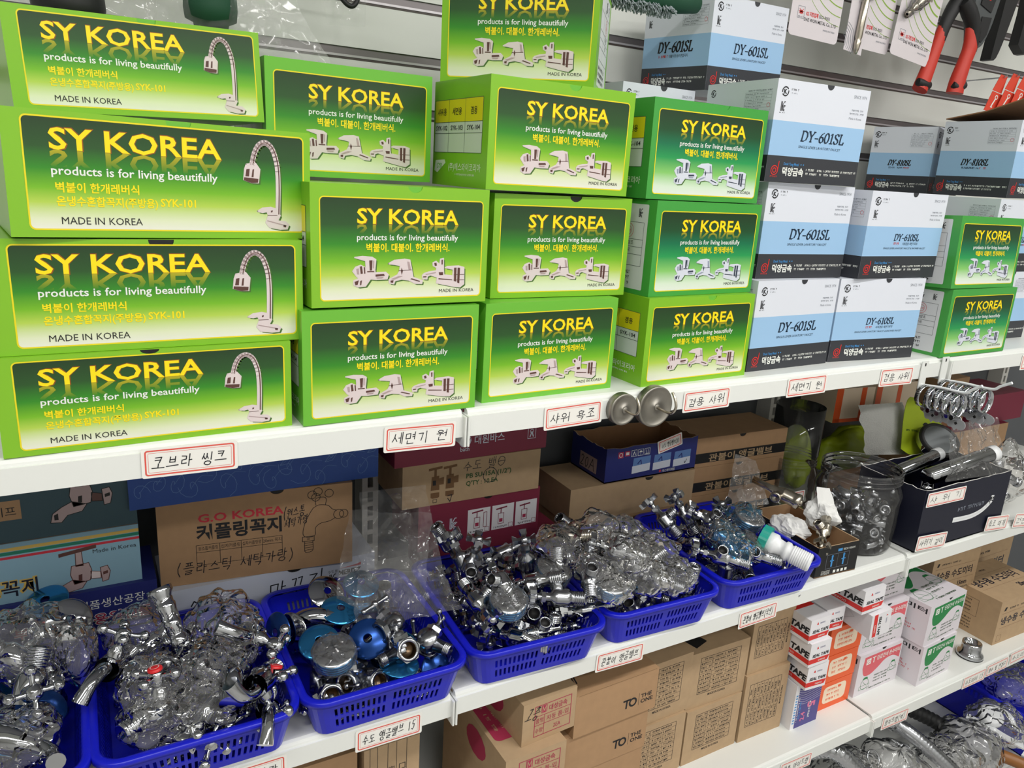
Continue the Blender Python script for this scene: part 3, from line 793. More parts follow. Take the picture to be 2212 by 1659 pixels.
def dy_print(w, h, model, style, fr=None):
    g = G(); fr = fr or FR(w, 0, h); b0, b1 = .262, .605
    g.rect(fr, 0, 0, w, b0 * h, 'dy_black', 1); g.rect(fr, 0, b0 * h, w, b1 * h, 'dy_blue', 1); g.rect(fr, 0, b1 * h, w, h, 'dy_white', 1)
    dy_marks(g, fr, w, h)
    ks_mark(g, fr, .085 * w, .885 * h, .042 * h, 'ink'); g.fine(fr, .145 * w, .90 * h, .22 * w, .02 * h, 'ink', 2, 1); g.fine(fr, .145 * w, .87 * h, .21 * w, .012 * h, 'dy_grey', 2, 2)
    kc_mark(g, fr, .08 * w, .70 * h, .085 * h, 'ink'); g.fine(fr, .05 * w, .675 * h, .11 * w, .01 * h, 'ink', 2, 5)
    if style == 'front':
        g.text(fr, 'SINCE 1974', .965 * w, .905 * h, .045 * h, 'dy_grey', 2, fit=.145 * w, align='R')
        g.fine(fr, .80 * w, .775 * h, .95 * w, .018 * h, 'dy_grey', 2, 6); g.fine(fr, .80 * w, .74 * h, .96 * w, .018 * h, 'dy_grey', 2, 7)
        g.text(fr, 'Made in Korea', .94 * w, .69 * h, .034 * h, 'dy_grey', 2, fit=.14 * w, align='R')
    else:
        info_table(g, fr, .62 * w, .70 * h, .95 * w, .88 * h, 2)
    if model == 'DY-601SL':
        serif(g, fr, model, .315 * w, .425 * h, .785 * w, .10 * h, 'dy_text')
        g.text(fr, 'SINGLE LEVER LAVATORY FAUCET', .53 * w, .355 * h, .036 * h, 'dy_text', 3, fit=.46 * w, align='C', shear=.2)
    elif model == 'DY-610SL':
        serif(g, fr, model, .37 * w, .445 * h, .70 * w, .075 * h, 'dy_text')
        g.fine(fr, .37 * w, .395 * h, .47 * w, .028 * h, 'print_red', 3, 8); g.text(fr, '샤워겸용 세면기꼭지', .49 * w, .395 * h, .036 * h, 'dy_text', 3, fit=.20 * w)
        g.text(fr, 'SINGLE LEVER LAVATORY FAUCET & SHOWER FAUCET', .53 * w, .345 * h, .03 * h, 'dy_text', 3, fit=.56 * w, align='C', shear=.2)
    else:
        serif(g, fr, model, .32 * w, .415 * h, .68 * w, .08 * h, 'ink', shear=.26)
        g.fine(fr, .34 * w, .365 * h, .58 * w, .025 * h, 'dy_text', 3, 8); g.fine(fr, .58 * w, .365 * h, .67 * w, .025 * h, 'print_red', 3, 9)
    return g
def dy_side(w, d, h, fr, style):
    """a side of the carton: bands go round, with an information table"""
    g = G(); b0, b1 = .262, .605
    g.rect(fr, 0, 0, d, b0 * h, 'dy_black', 1); g.rect(fr, 0, b0 * h, d, b1 * h, 'dy_blue', 1); g.rect(fr, 0, b1 * h, d, h, 'dy_white', 1)
    ks_mark(g, fr, .10 * d, .90 * h, .035 * h, 'ink'); kc_mark(g, fr, .09 * d, .72 * h, .075 * h, 'ink')
    info_table(g, fr, .58 * d, .70 * h, .94 * d, .88 * h, 4)
    dy_marks(g, fr, d, h)
    if style == 'named':
        serif(g, fr, 'DY-601SL', .24 * d, .43 * h, .76 * d, .11 * h, 'ink')
        g.fine(fr, .26 * d, .37 * h, .40 * d, .03 * h, 'print_red', 3, 1); g.text(fr, '대붙이온냉수혼합꼭지', .42 * d, .37 * h, .04 * h, 'ink', 3, fit=.28 * d)
    return g
DYM = {}
def dy_box(model, label, loc, rot, w, h, d=.14, style='front', named=None, notch=True, right=False):
    k = (model, style)
    if k not in DYM: DYM[k] = dy_print(.176, .131, model, style).mesh('front_print')
    g = G(); carton(g, w, d, h, 'dy_white', (.55 * w, .0065, .0065) if notch else None, 'dy_black', top='dy_grey' if not notch else None)
    o = g.build('lavatory_faucet_carton', None, loc, [R(a) for a in rot])
    tag(o, label, 'box', 'blue banded faucet cartons')
    p = bpy.data.objects.new('front_print', DYM[k]); COL.objects.link(p); p.parent = o; p.scale = (w / .176, 1, h / .131)
    (dy_print(d, h, model, 'back', LF(w, d, h)) if model == 'DY-810SL' else dy_side(w, d, h, LF(w, d, h), named)).build('side_print', o)
    if right: dy_side(w, d, h, RT(w, d, h), None).build('side_print', o)
    if notch:
        n = G(); n.flat(FR(w, d, h), [(.55 * w + .0065 * math.cos(PI * i / 10), h - .0065 * math.sin(PI * i / 10)) for i in range(11)], 'dy_black', 3)
        n.build('thumb_notch', o)
    return o
BK = 'white, blue and black banded carton '
dy_box('DY-601SL', BK + 'marked DY-601SL, bottom one beside the green stack', (.4631, .0316, .0240), (0, 0, 1.5), .1756, .1316)
dy_box('DY-601SL', BK + 'marked DY-601SL, middle of its stack of three', (.4769, .0520, .1558), (0, 0, -1.7), .1756, .1340)
dy_box('DY-601SL', BK + 'marked DY-601SL, topmost on its stack below the cards', (.4588, .0437, .2905), (.4, 0, -3.1), .1750, .1310)
dy_box('DY-601SL', BK + 'seen corner-on with two DY-601SL faces, highest', (.4800, .2050, .4185), (1.8, -2.4, 6.5), .176, .131, .138, named='named')
dy_box('DY-601SL', BK + 'mostly hidden behind the top green carton', (.3350, .2150, .2870), (0, 0, 2), .140, .1300, .16)
dy_box('DY-601SL', BK + 'lowest one hidden behind the fourth green stack', (.3350, .2150, .0240), (0, 0, 0), .120, .1300, .16)
dy_box('DY-601SL', BK + 'second one hidden behind the fourth green stack', (.3350, .2150, .1555), (0, 0, 0), .120, .1300, .16)
dy_box('DY-610SL', BK + 'marked DY-610SL, standing on the shelf', (.6478, .0398, .0240), (0, 0, -5.5), .1850, .1310)
dy_box('DY-610SL', BK + 'marked DY-610SL, skewed on top of its twin', (.6720, .0300, .1556), (0, 0, .6), .1911, .1314)
for zz, l in ((.0240, 'bottom one'), (.1555, 'middle one')):
    dy_box('DY-810SL', BK + '%s of the stack under the smaller DY-810SL carton' % l, (1.1200, .2300, zz), (0, 0, 3), .165, .1310, .13, style='back')
    dy_box('DY-810SL', BK + '%s of the stack behind the right green pair' % l, (1.0900, .0740, zz), (0, 0, 0), .176, .1310, .14, style='back')
dy_box('DY-810SL', BK + 'marked DY-810SL, smaller and further left', (1.1100, .2320, .2885), (0, 0, 13), .165, .1265, .1235, style='back', notch=False)
dy_box('DY-810SL', BK + 'marked DY-810SL, at right under a raised lid', (1.1000, .0720, .2885), (.3, -1.2, 0), .176, .1330, .14, style='back', notch=False)
# ------------------------------------------------------------------ handwritten shelf labels
def price_label(x, z, text, label, seed, tilt=0.0, w=.084, h=.029, y=-.0012, base=None, name='price_label', size=.0125, yaw=0.0, lean=0.0, pen=.0009):
    g = G(); fr = F((0, 0, 0), (1, 0, 0), (0, 0, 1))
    pc = [(u, 0, v) for u, v in rrect(0, 0, w, h, .002, 3)]
    g.prism(pc, (0, .0004, 0), 'paper')
    g.line(fr, rrect(.0035, .0028, w - .0035, h - .0028, .002, 3), .0014, 'label_red', 1, True)
    g.line(fr, rrect(.0058, .005, w - .0058, h - .005, .001, 2), .0003, 'label_red', 1, True)
    hand(g, fr, text, .009, (h - size) * .5, w - .0085, size, pen, 'marker', 2, seed)
    o = g.build(name, None, (x, y, z), (R(lean), R(tilt), R(yaw)))
    o.rotation_mode = 'XYZ'
    tag(o, label, 'label', 'red framed handwritten labels')
    return o
RL = 'white red-framed handwritten label '
for x, z, t, l, sd, ti in ((-.3285, -.0080, '코브라 씽크', RL + 'under the stack of tall curved sink faucet cartons', 1, 1), (-.0966, -.0080 - .006, '세면기 원', RL + 'left of the joint between the two upper shelf boards', 2, 1.5),
                           (.1035, -.0125, '샤워 욕조', RL + 'left of the two magnet hooks', 3, -1.5), (.3195, -.0130, '겸용 샤워', RL + 'right of the two magnet hooks', 4, -.5),
                           (.5160, -.0105, '세면기 원', RL + 'under the DY-601SL cartons', 5, -.5), (.7265, -.0125, '겸용 샤워', RL + 'beside the hanging hose clamps', 6, 1), (1.1340, -.016, '샤워', RL + 'at the right end of the upper shelf', 7, 0),
                           (-.1270, -.3862, '수도 앵글밸브 15', RL + 'ending in 15, under the second full basket', 8, .5), (-.2900, -.386, '벽붙이 가랑', RL + 'cut by the lower picture edge, under the bagged faucets', 9, 0),
                           (.2165, -.3825, '관붙이 앵글밸브', RL + 'under the gap between the third and fourth baskets', 10, 2), (.4905, -.3880, '관붙이 앵글밸브(국산)', RL + 'ending in brackets, under the fifth basket', 11, -1),
                           (.6550, -.7370, '관통 아이트랩', RL + 'on the lower shelf under the purple carton', 12, 2), (.9420, -.7385, '양치트랩(벽)', RL + 'on the lower shelf right of the joint', 13, 2),
                           (1.2120, -.7310, '수도미터 15', RL + 'with a scribble, under the chrome flange', 14, 0), (1.2990, -.7280, '용수 및 연결구', RL + 'second of the row under the chrome flange', 15, -1), (1.3900, -.7230, '수도미터', RL + 'at the right end of the lower shelf', 16, -1)):
    price_label(x, z, t, l, sd, ti)

# ------------------------------------------------------------------ magnet hooks
def magnet_hook(x, z, r, label, s=1.0):
    g = G(); M = Matrix.Translation((x, 0, z)) @ Matrix.Rotation(PI / 2, 4, 'X')
    t = .011
    g.lathe([(1e-5, .0002), (r, .0002), (r, t - .001), (r - .001, t), (r - .003, t), (r - .0034, t - .0006), (.0042, t - .0006), (.0042, t + .002), (.0036, t + .0028), (1e-5, t + .0028)], 'steel_matt', 40, M)
    o = g.build('magnet_hook'); tag(o, label, 'hook', 'magnet hooks')
    h = G()
    h.tube(smooth3([(x, -t, z), (x, -t - .018 * s, z - .001), (x, -t - .030 * s, z + .001), (x, -t - .036 * s, z + .010 * s), (x, -t - .033 * s, z + .020 * s), (x, -t - .027 * s, z + .027 * s)]), .0018 * s, 'nickel', 10)
    h.build('hook_arm', o)
def smooth3(pts, n=6):
    out = []
    P = [Vector(p) for p in pts]
    for i in range(len(P) - 1):
        p0, p1, p2, p3 = P[max(0, i - 1)], P[i], P[i + 1], P[min(len(P) - 1, i + 2)]
        for j in range(n):
            t = j / n
            out.append(.5 * ((2 * p1) + (p2 - p0) * t + (2 * p0 - 5 * p1 + 4 * p2 - p3) * t * t + (3 * p1 - p0 - 3 * p2 + p3) * t ** 3))
    return out + [P[-1]]
magnet_hook(.2140, .0055, .0205, 'small round magnet hook on the upper shelf edge', .8)
magnet_hook(.2650, .0040, .0270, 'large round magnet hook on the upper shelf edge', 1.0)

# ------------------------------------------------------------------ cartons at the back of the middle shelf
def plain_box(name, label, loc, w, d, h, m, rz=0.0, group=None, notch=None, top=None, rot=None, inner='bore', cat='box'):
    g = G(); carton(g, w, d, h, m, notch, inner, top)
    o = g.build(name, None, loc, rot or (0, 0, R(rz)))
    tag(o, label, cat, group)
    return o
def prt(o, g, name='front_print'): return g.build(name, o)
def faucet_art(g, fr, cx, cy, s, light, mid, dark, k=3, line=False):
    """a garden tap: cross bar, stem, body, spout, wall flange"""
    P = lambda *l: [(cx + x * s, cy + y * s) for x, y in l]
    shapes = [(P((-.30, .44), (.30, .52), (.30, .58), (-.30, .50)), dark if not line else light), (P((-.05, .20), (.07, .20), (.06, .5), (-.04, .48)), light), (P((-.15, .05), (-.12, .22), (.16, .24), (.20, .08), (.16, -.12), (-.10, -.16)), light),
              (P((.18, .06), (.34, .02), (.34, -.12), (.18, -.10)), mid), (P((.34, .10), (.46, .12), (.50, .0), (.46, -.18), (.36, -.20)), light),
              (P((-.12, -.06), (.10, -.14), (.02, -.26), (-.20, -.30), (-.30, -.42), (-.46, -.40), (-.42, -.24), (-.28, -.14)), light)]
    for pts, m in shapes:
        if line: g.line(fr, pts, s * .018, m, k, True)
        else: g.flat(fr, pts, m, k); g.line(fr, pts, s * .012, dark, k + .5, True)
    if not line:
        g.flat(fr, P((-.02, .02), (.04, .03), (.03, -.1), (-.03, -.1)), dark, k + 1); g.flat(fr, P((-.40, -.27), (-.34, -.24), (-.34, -.36), (-.40, -.36)), dark, k + 1); g.flat(fr, P((.38, 0), (.46, .02), (.46, -.04), (.38, -.06)), dark, k + 1)

# teal tap cartons and the navy one at the far left
o = plain_box('tap_carton', 'navy carton with white and red lettering in the left back corner', (-.600, .2450, -.3475), .290, .10, .1025, 'navy')
g = G(); fr = FR(.29, 0, .1025); g.text(fr, '규격에 의한 제품생산공장', .275, .078, .0135, 'print_white', 2, fit=.145, align='R', bold=.005)
g.text(fr, '부싱밸브전용원핸들', .282, .056, .0165, 'print_white', 2, fit=.15, align='R', bold=.06); g.text(fr, '부싱밸브전용원핸들', .282, .056, .0165, 'maroon_red', 3, fit=.15, align='R', bold=.015)
g.text(fr, '성 금 속', .20, .030, .014, 'maroon_red', 2, bold=.02); prt(o, g)
o = plain_box('tap_carton', 'light blue tap carton with gold, green and red stripes', (-.616, .2520, -.2448), .290, .12, .0770, 'teal', top='kraft_dark')
g = G(); fr = FR(.29, 0, .077)
for i, (c, hh) in enumerate((('stripe_gold', .0042), ('stripe_green', .0042), ('stripe_red', .0032))): g.rect(fr, 0, .0672 - i * .0050, .29, .0672 - i * .0050 + hh, c, 2)
g.text(fr, 'Made in Korea', .286, .047, .0075, 'ink', 2, fit=.048, align='R')
g.text(fr, '수도로꼭지', .178, .010, .023, 'stripe_gold', 2, fit=.098, align='R', bold=.07); g.text(fr, '수도로꼭지', .178, .010, .023, 'navy_deep', 3, fit=.098, align='R', bold=.012)
faucet_art(g, fr, .222, .020, .066, 'art_mid', 'art_light', 'art_dark'); prt(o, g)
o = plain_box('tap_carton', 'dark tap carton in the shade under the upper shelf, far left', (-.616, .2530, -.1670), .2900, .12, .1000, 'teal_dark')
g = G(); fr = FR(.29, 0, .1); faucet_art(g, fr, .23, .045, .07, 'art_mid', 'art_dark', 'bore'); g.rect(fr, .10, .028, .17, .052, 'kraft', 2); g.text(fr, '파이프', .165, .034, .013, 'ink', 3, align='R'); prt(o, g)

# floral, kraft and white stack
o = plain_box('faucet_carton', 'white tap carton with big marker writing, under the kraft carton', (-.3045, .2480, -.3475), .287, .11, .0780, 'box_white', notch=(.170, .011, .007))
g = G(); fr = FR(.287, 0, .078)
hand(g, fr, '20mm 막꼬지', .030, .028, .215, .030, .0017, 'marker', 2, 21, rise=.06)
g.text(fr, 'MERITZ', .266, .052, .0105, 'ink', 2, fit=.033, align='R', bold=.04); g.flat(fr, [(.233, .0625), (.266, .0625), (.266, .067), (.258, .065)], 'stripe_red', 2)
g.text(fr, '메리츠화재', .266, .0425, .0085, 'ink', 2, fit=.022, align='R', bold=.02); g.text(fr, '생산물배상책임보험가입', .266, .0355, .0062, 'ink', 2, fit=.036, align='R')
kc_mark(g, fr, .224, .041, .0145, 'ink'); g.text(fr, '수도용', .224, .058, .0055, 'ink', 2, align='C'); prt(o, g)
o = plain_box('tap_carton', 'kraft tap carton with red Latin title and outlined tap drawing', (-.3045, .2620, -.2690), .2500, .11, .1225, 'kraft', -6.5, notch=(.149, .009, .006))
g = G(); fr = FR(.25, 0, .1225)
g.text(fr, 'G.O KOREA', .049, .0875, .0160, 'stripe_red', 2, fit=.108, bold=.025); g.text(fr, '커플링꼭지', .046, .0635, .0245, 'ink', 2, fit=.108, bold=.03)
us = [.045, .074, .101, .128, .154]; g.grid(fr, us, [.026, .0445, .055], .0006, 'ink', 2)
for i, t in enumerate(('원스톱커플링', '십자커플링', '십자커플링왕', '20mm 꼭지')): g.text(fr, t, (us[i] + us[i + 1]) / 2, .0475, .0062, 'ink', 2, fit=.024, align='C')
hand(g, fr, '(플라스틱 세탁가랑)', .018, .014, .172, .0175, .0011, 'marker', 3, 22, rise=.02); hand(g, fr, '(원스통', .156, .078, .186, .015, .0010, 'marker', 3, 23, rise=.1); hand(g, fr, '세탁가랑', .158, .064, .190, .013, .0009, 'marker', 3, 24, rise=.2)
ln = lambda pts, w=.0008: g.line(fr, smooth2(pts, 4), w, 'ink', 3)
ln([(.196, .090), (.190, .080), (.184, .066), (.182, .052), (.188, .047), (.198, .049), (.199, .060), (.206, .066), (.218, .068), (.226, .072)]); ln([(.196, .090), (.204, .094), (.216, .092), (.222, .086), (.228, .083)]); ln([(.2, .094), (.2, .104), (.213, .104), (.213, .093)])
for c in ((.195, .110), (.218, .110), (.203, .114), (.200, .106)): ring(g, fr, c[0], c[1], .0058, .0008, 'ink', 3)
ring(g, fr, .231, .077, .007, .0008, 'ink', 3); ring(g, fr, .238, .077, .006, .0008, 'ink', 3)
g.frame(fr, .181, .041, .197, .048, .0008, 'ink', 3); g.text(fr, '10', .189, .0425, .005, 'ink', 3, align='C'); ln([(.184, .041), (.184, .026), (.189, .024), (.195, .027), (.195, .041)])
for i in range(4): g.line(fr, [(.184, .038 - i * .0035), (.195, .0385 - i * .0035)], .0007, 'ink', 3)
prt(o, g)
o = plain_box('faucet_carton', 'blue floral carton tucked under the upper shelf', (-.3340, .2460, -.1462), .3180, .11, .0830, 'floral_blue', -1)
g = G(); fr = FR(.318, 0, .083); rr = random.Random(4)
for i in range(15):
    cx, cy, s = .012 + .020 * i, rr.uniform(.012, .05), rr.uniform(.012, .02); sg = rr.choice((-1, 1))
    g.line(fr, [(cx + s * (1 - t * .06) * math.cos(t * .55 * sg + i) * (1 - t / 16), cy + s * (1 - t / 16) * math.sin(t * .55 * sg + i)) for t in range(15)], .0006, 'floral_line', 2)
    g.line(fr, smooth2([(cx, cy), (cx + .012, cy + .014), (cx + .026, cy + .012)], 4), .0005, 'floral_line', 2)
    lf = [(cx + .010, cy + .020), (cx + .017, cy + .030), (cx + .027, cy + .031), (cx + .020, cy + .021)]; g.line(fr, lf, .0006, 'floral_line', 2, True); g.line(fr, [lf[0], lf[2]], .0004, 'floral_line', 2)
g.flat(fr, smooth2([(.18, .083), (.19, .066), (.22, .052), (.26, .047), (.30, .050), (.318, .054)], 4) + [(.318, .083)], 'box_white', 3); g.text(fr, '코리아 ATTENC', .30, .056, .014, 'ink', 4, fit=.085, align='R', bold=.01)
prt(o, g)

# maroon and kraft valve cartons beside the upright
VM = 'valve cartons behind the baskets'
o = plain_box('valve_carton', 'maroon carton at the foot of the stack behind angle valves', (.0760, .2470, -.3475), .2250, .10, .0640, 'maroon', 0, VM)
o = plain_box('valve_carton', 'maroon carton with three white valve pictures', (.0500, .2460, -.2830), .2130, .11, .0750, 'maroon', 0, VM, notch=(.118, .0085, .006))
g = G(); fr = FR(.213, 0, .075)
ks_mark(g, fr, .033, .037, .0085, 'box_white'); kc_mark(g, fr, .058, .029, .017, 'box_white')
for i in range(3):
    u = .083 + i * .043; g.rect(fr, u, .013, u + .0395, .055, 'carton_white', 2); g.fine(fr, u + .004, .015, u + .03, .003, 'ink', 3, i)
    g.line(fr, [(u + .008, .049 - .001 * i), (u + .026, .051 - .001 * i)], .0025, 'maroon', 3); g.line(fr, [(u + .016, .049), (u + .016, .040)], .0016, 'maroon', 3)
    g.frame(fr, u + .0115, .022, u + .0215, .040, .0009, 'maroon', 3); g.flat(fr, [(u + .0135, .025), (u + .0195, .025), (u + .0195, .031), (u + .0135, .031)], 'maroon_red', 4); g.frame(fr, u + .031, .014, u + .038, .021, .0006, 'maroon', 3)
    if i == 0: g.frame(fr, u + .028, .022, u + .0335, .047, .0009, 'maroon', 3)
g.text(fr, 'DW', .034, .012, .007, 'box_white', 2, align='C'); g.fine(fr, .045, .012, .07, .004, 'box_white', 2, 3); prt(o, g)
o = plain_box('valve_carton', 'kraft carton with two printed valves and green PB SU-15A lettering', (.0230, .2450, -.2080), .2330, .11, .0680, 'kraft_light', -1, VM)
g = G(); fr = FR(.233, 0, .068)
for cx in (.052, .076):
    g.flat(fr, [(cx - .011, .056), (cx + .011, .058), (cx + .011, .062), (cx - .011, .060)], 'kraft_edge', 2); g.rect(fr, cx - .002, .046, cx + .002, .058, 'kraft_edge', 2); g.flat(fr, [(cx - .006, .046), (cx + .006, .047), (cx + .007, .024), (cx - .007, .024)], 'kraft_edge', 2)
    g.flat(fr, [(cx + .004, .042), (cx + .014, .044), (cx + .014, .032), (cx + .004, .032)], 'kraft_edge', 2.2); g.flat(fr, [(cx - .007, .020), (cx + .007, .020), (cx + .007, .0125), (cx + .004, .011), (cx - .004, .011), (cx - .007, .0125)], 'kraft_edge', 2.4); g.rect(fr, cx - .004, .032, cx + .001, .040, 'bore', 3)
g.frame(fr, .049, .004, .055, .009, .0007, 'ink', 2); g.line(fr, [(.073, .008), (.077, .002), (.080, .013), (.073, .012)], .0012, 'marker', 3)
g.text(fr, 'PB SU-15A (1/2")', .103, .036, .0105, 'green_dark', 2, fit=.078, bold=.02); g.text(fr, "Q'TY : 10 EA", .103, .0235, .0105, 'green_dark', 2, fit=.055, bold=.02)
hand(g, fr, '수도 밸⊖', .098, .049, .172, .017, .0010, 'marker', 3, 31); ring(g, fr, .144, .036, .012, .0010, 'marker', 3); prt(o, g)
o = plain_box('valve_carton', 'maroon carton lettered DW bath under the upper shelf joint', (.0100, .2440, -.1400), .2570, .11, .0800, 'maroon', 0, VM)
g = G(); fr = FR(.257, 0, .08)
ring(g, fr, .112, .029, .0075, .005, 'box_white', 2); g.flat(fr, [(.112 + .0105 * math.cos(i * .4), .029 + .0068 * math.sin(i * .4)) for i in range(16)], 'box_white', 2.5); g.text(fr, 'DW', .112, .0255, .0105, 'maroon', 4, align='C', bold=.01)
g.text(fr, 'bath', .112, .0125, .0100, 'box_white', 2, fit=.015, align='C', bold=.01); g.text(fr, '대원바스', .128, .0225, .0155, 'box_white', 2, fit=.052, bold=.01)
g.frame(fr, .222, .019, .236, .036, .0009, 'box_white', 2); g.line(fr, [(.226, .022), (.229, .03), (.232, .022)], .002, 'box_white', 2); ring(g, fr, .229, .031, .003, .0009, 'box_white', 2)
for u in (.148, .176): g.rect(fr, u, .036, u + .026, .042, 'box_white', 2); g.fine(fr, u + .002, .037, u + .02, .004, 'ink', 3)
prt(o, g)
# long kraft boxes, open blue box
LK = 'long kraft cartons behind the baskets'
plain_box('valve_carton', 'kraft carton lowest behind the bagged valves', (.3300, .2480, -.3475), .2700, .11, .0550, 'kraft', 0, LK)
o = plain_box('valve_carton', 'plain kraft carton with torn tape, carrying the open blue box', (.3270, .2490, -.2922), .2720, .11, .0655, 'kraft_light', -1, LK, notch=(.166, .009, .006))
g = G(); g.flat(FR(.272, 0, .0655), [(.108, .040), (.117, .045), (.117, .034), (.110, .033)], 'kraft_light', 6); g.flat(FR(.272, 0, .0655), [(.040, .028), (.049, .031), (.049, .034), (.040, .031)], 'kraft_light', 5); g.build('tape_scrap', o)
for i, (zz, l) in enumerate(((-.3475, 'bottom of three, hardly seen'), (-.2890, 'middle of three'), (-.2305, 'top of three'))):
    o = plain_box('angle_valve_carton', 'kraft angle valve carton with black lettered band, ' + l, (.6080, .2560, zz), .2260, .105, .0580, 'kraft', -3, 'kraft angle valve cartons', notch=(.110, .008, .006))
    g = G(); fr = FR(.226, 0, .058); g.rect(fr, 0, .008, .226, .0275, 'black', 1); g.text(fr, '관붙이 앵글밸브', .032, .0105, .0165, 'kraft_light', 2, fit=.160, bold=.02); prt(o, g)
def open_box(name, label, loc, w, d, h, m, inner, rz=0, ragged=0.0, t=.0022, rot=None, seed=1):
    g = G(); rr = random.Random(seed)
    def wall(a, b, nrm):
        n = 14; a, b, nrm = Vector(a), Vector(b), Vector(nrm) * t
        ts = [a.lerp(b, i / n) + Vector((0, 0, h - (rr.uniform(0, ragged) if 0 < i < n else 0))) for i in range(n + 1)]
        out = [a, b] + ts[::-1]
        g.add(out, [tuple(range(len(out)))], m); inn = [p + nrm for p in out]
        g.add(inn, [tuple(range(len(inn)))[::-1]], inner)
        for i in range(n): g.add([ts[i], ts[i + 1], ts[i + 1] + nrm, ts[i] + nrm], [(0, 1, 2, 3)], 'kraft_light' if inner.startswith('kraft') else 'paper')
    wall((0, 0, 0), (w, 0, 0), (0, 1, 0)); wall((w, 0, 0), (w, d, 0), (-1, 0, 0)); wall((w, d, 0), (0, d, 0), (0, -1, 0)); wall((0, d, 0), (0, 0, 0), (1, 0, 0))
    g.box(0, 0, 0, w, d, t, inner)
    o = g.build(name, None, loc, rot or (0, 0, R(rz)))
    tag(o, label, 'box')
    return o
o = open_box('open_valve_box', 'torn-open blue valve box with small symbols and a stuck label', (.3960, .2500, -.2265), .2060, .105, .0640, 'navy', 'kraft_dark', 0, .004)
g = G(); fr = FR(.206, 0, .064)
for i in range(5):
    u = .025 + i * .0145; m = 'maroon_red' if i < 2 else 'print_white'
    if i == 0: g.rect(fr, u, .043, u + .0115, .0545, 'maroon_red', 2); ring(g, fr, u + .0057, .0487, .0036, .0009, 'print_white', 3)
    elif i == 1: g.rect(fr, u, .045, u + .011, .0545, 'maroon_red', 2); g.rect(fr, u + .0022, .0472, u + .0088, .0525, 'print_white', 3)
    else:
        g.frame(fr, u, .043, u + .0115, .0545, .0007, 'print_white', 2)
        if i == 2: g.line(fr, [(u + .003, .045), (u + .0057, .0515), (u + .0085, .045)], .0014, 'print_white', 3)
        elif i == 3: g.flat(fr, [(u + .002, .049), (u + .004, .052), (u + .0075, .052), (u + .0095, .049)], 'print_white', 3); g.line(fr, [(u + .0057, .049), (u + .0057, .0445)], .0007, 'print_white', 3)
        else: g.line(fr, [(u + .004, .045), (u + .004, .052)], .0009, 'print_white', 3); g.line(fr, [(u + .0075, .045), (u + .0075, .052)], .0009, 'print_white', 3); g.line(fr, [(u + .002, .0447), (u + .0095, .0447)], .0009, 'print_white', 3)
for i in range(3):
    u = .058 + i * .047; g.flat(fr, [(u, .010), (u + .040, .012), (u + .040, .040), (u + .002, .039)], 'floral_line', 2); g.flat(fr, [(u, .010), (u + .040, .012), (u + .040, .026), (u, .024)], 'box_white', 2.5); g.line(fr, [(u + .012, .028), (u + .018, .034), (u + .020, .026)], .002, 'navy', 3)
g.text(fr, '에스에이메탈', .128, .0035, .006, 'print_white', 2, fit=.03); g.flat(fr, [(.121, .0035), (.126, .005), (.124, .009), (.121, .008)], 'stripe_red', 2); g.line(fr, [(.178, .018), (.180, .014), (.184, .021)], .0012, 'marker', 4)
prt(o, g)
s = G(); fl = LF(.206, .105, .064); s.rect(fl, .028, .008, .080, .036, 'art_mid', 2); hand(s, fl, '20A', .031, .012, .078, .021, .0014, 'marker', 3, 41); s.build('side_print', o)
g = price_label(.5100, -.1865, '수도 앵글밸브20', RL + 'stuck on the torn blue box', 42, -13, .056, .024, .2486, size=.0095, pen=.0007)

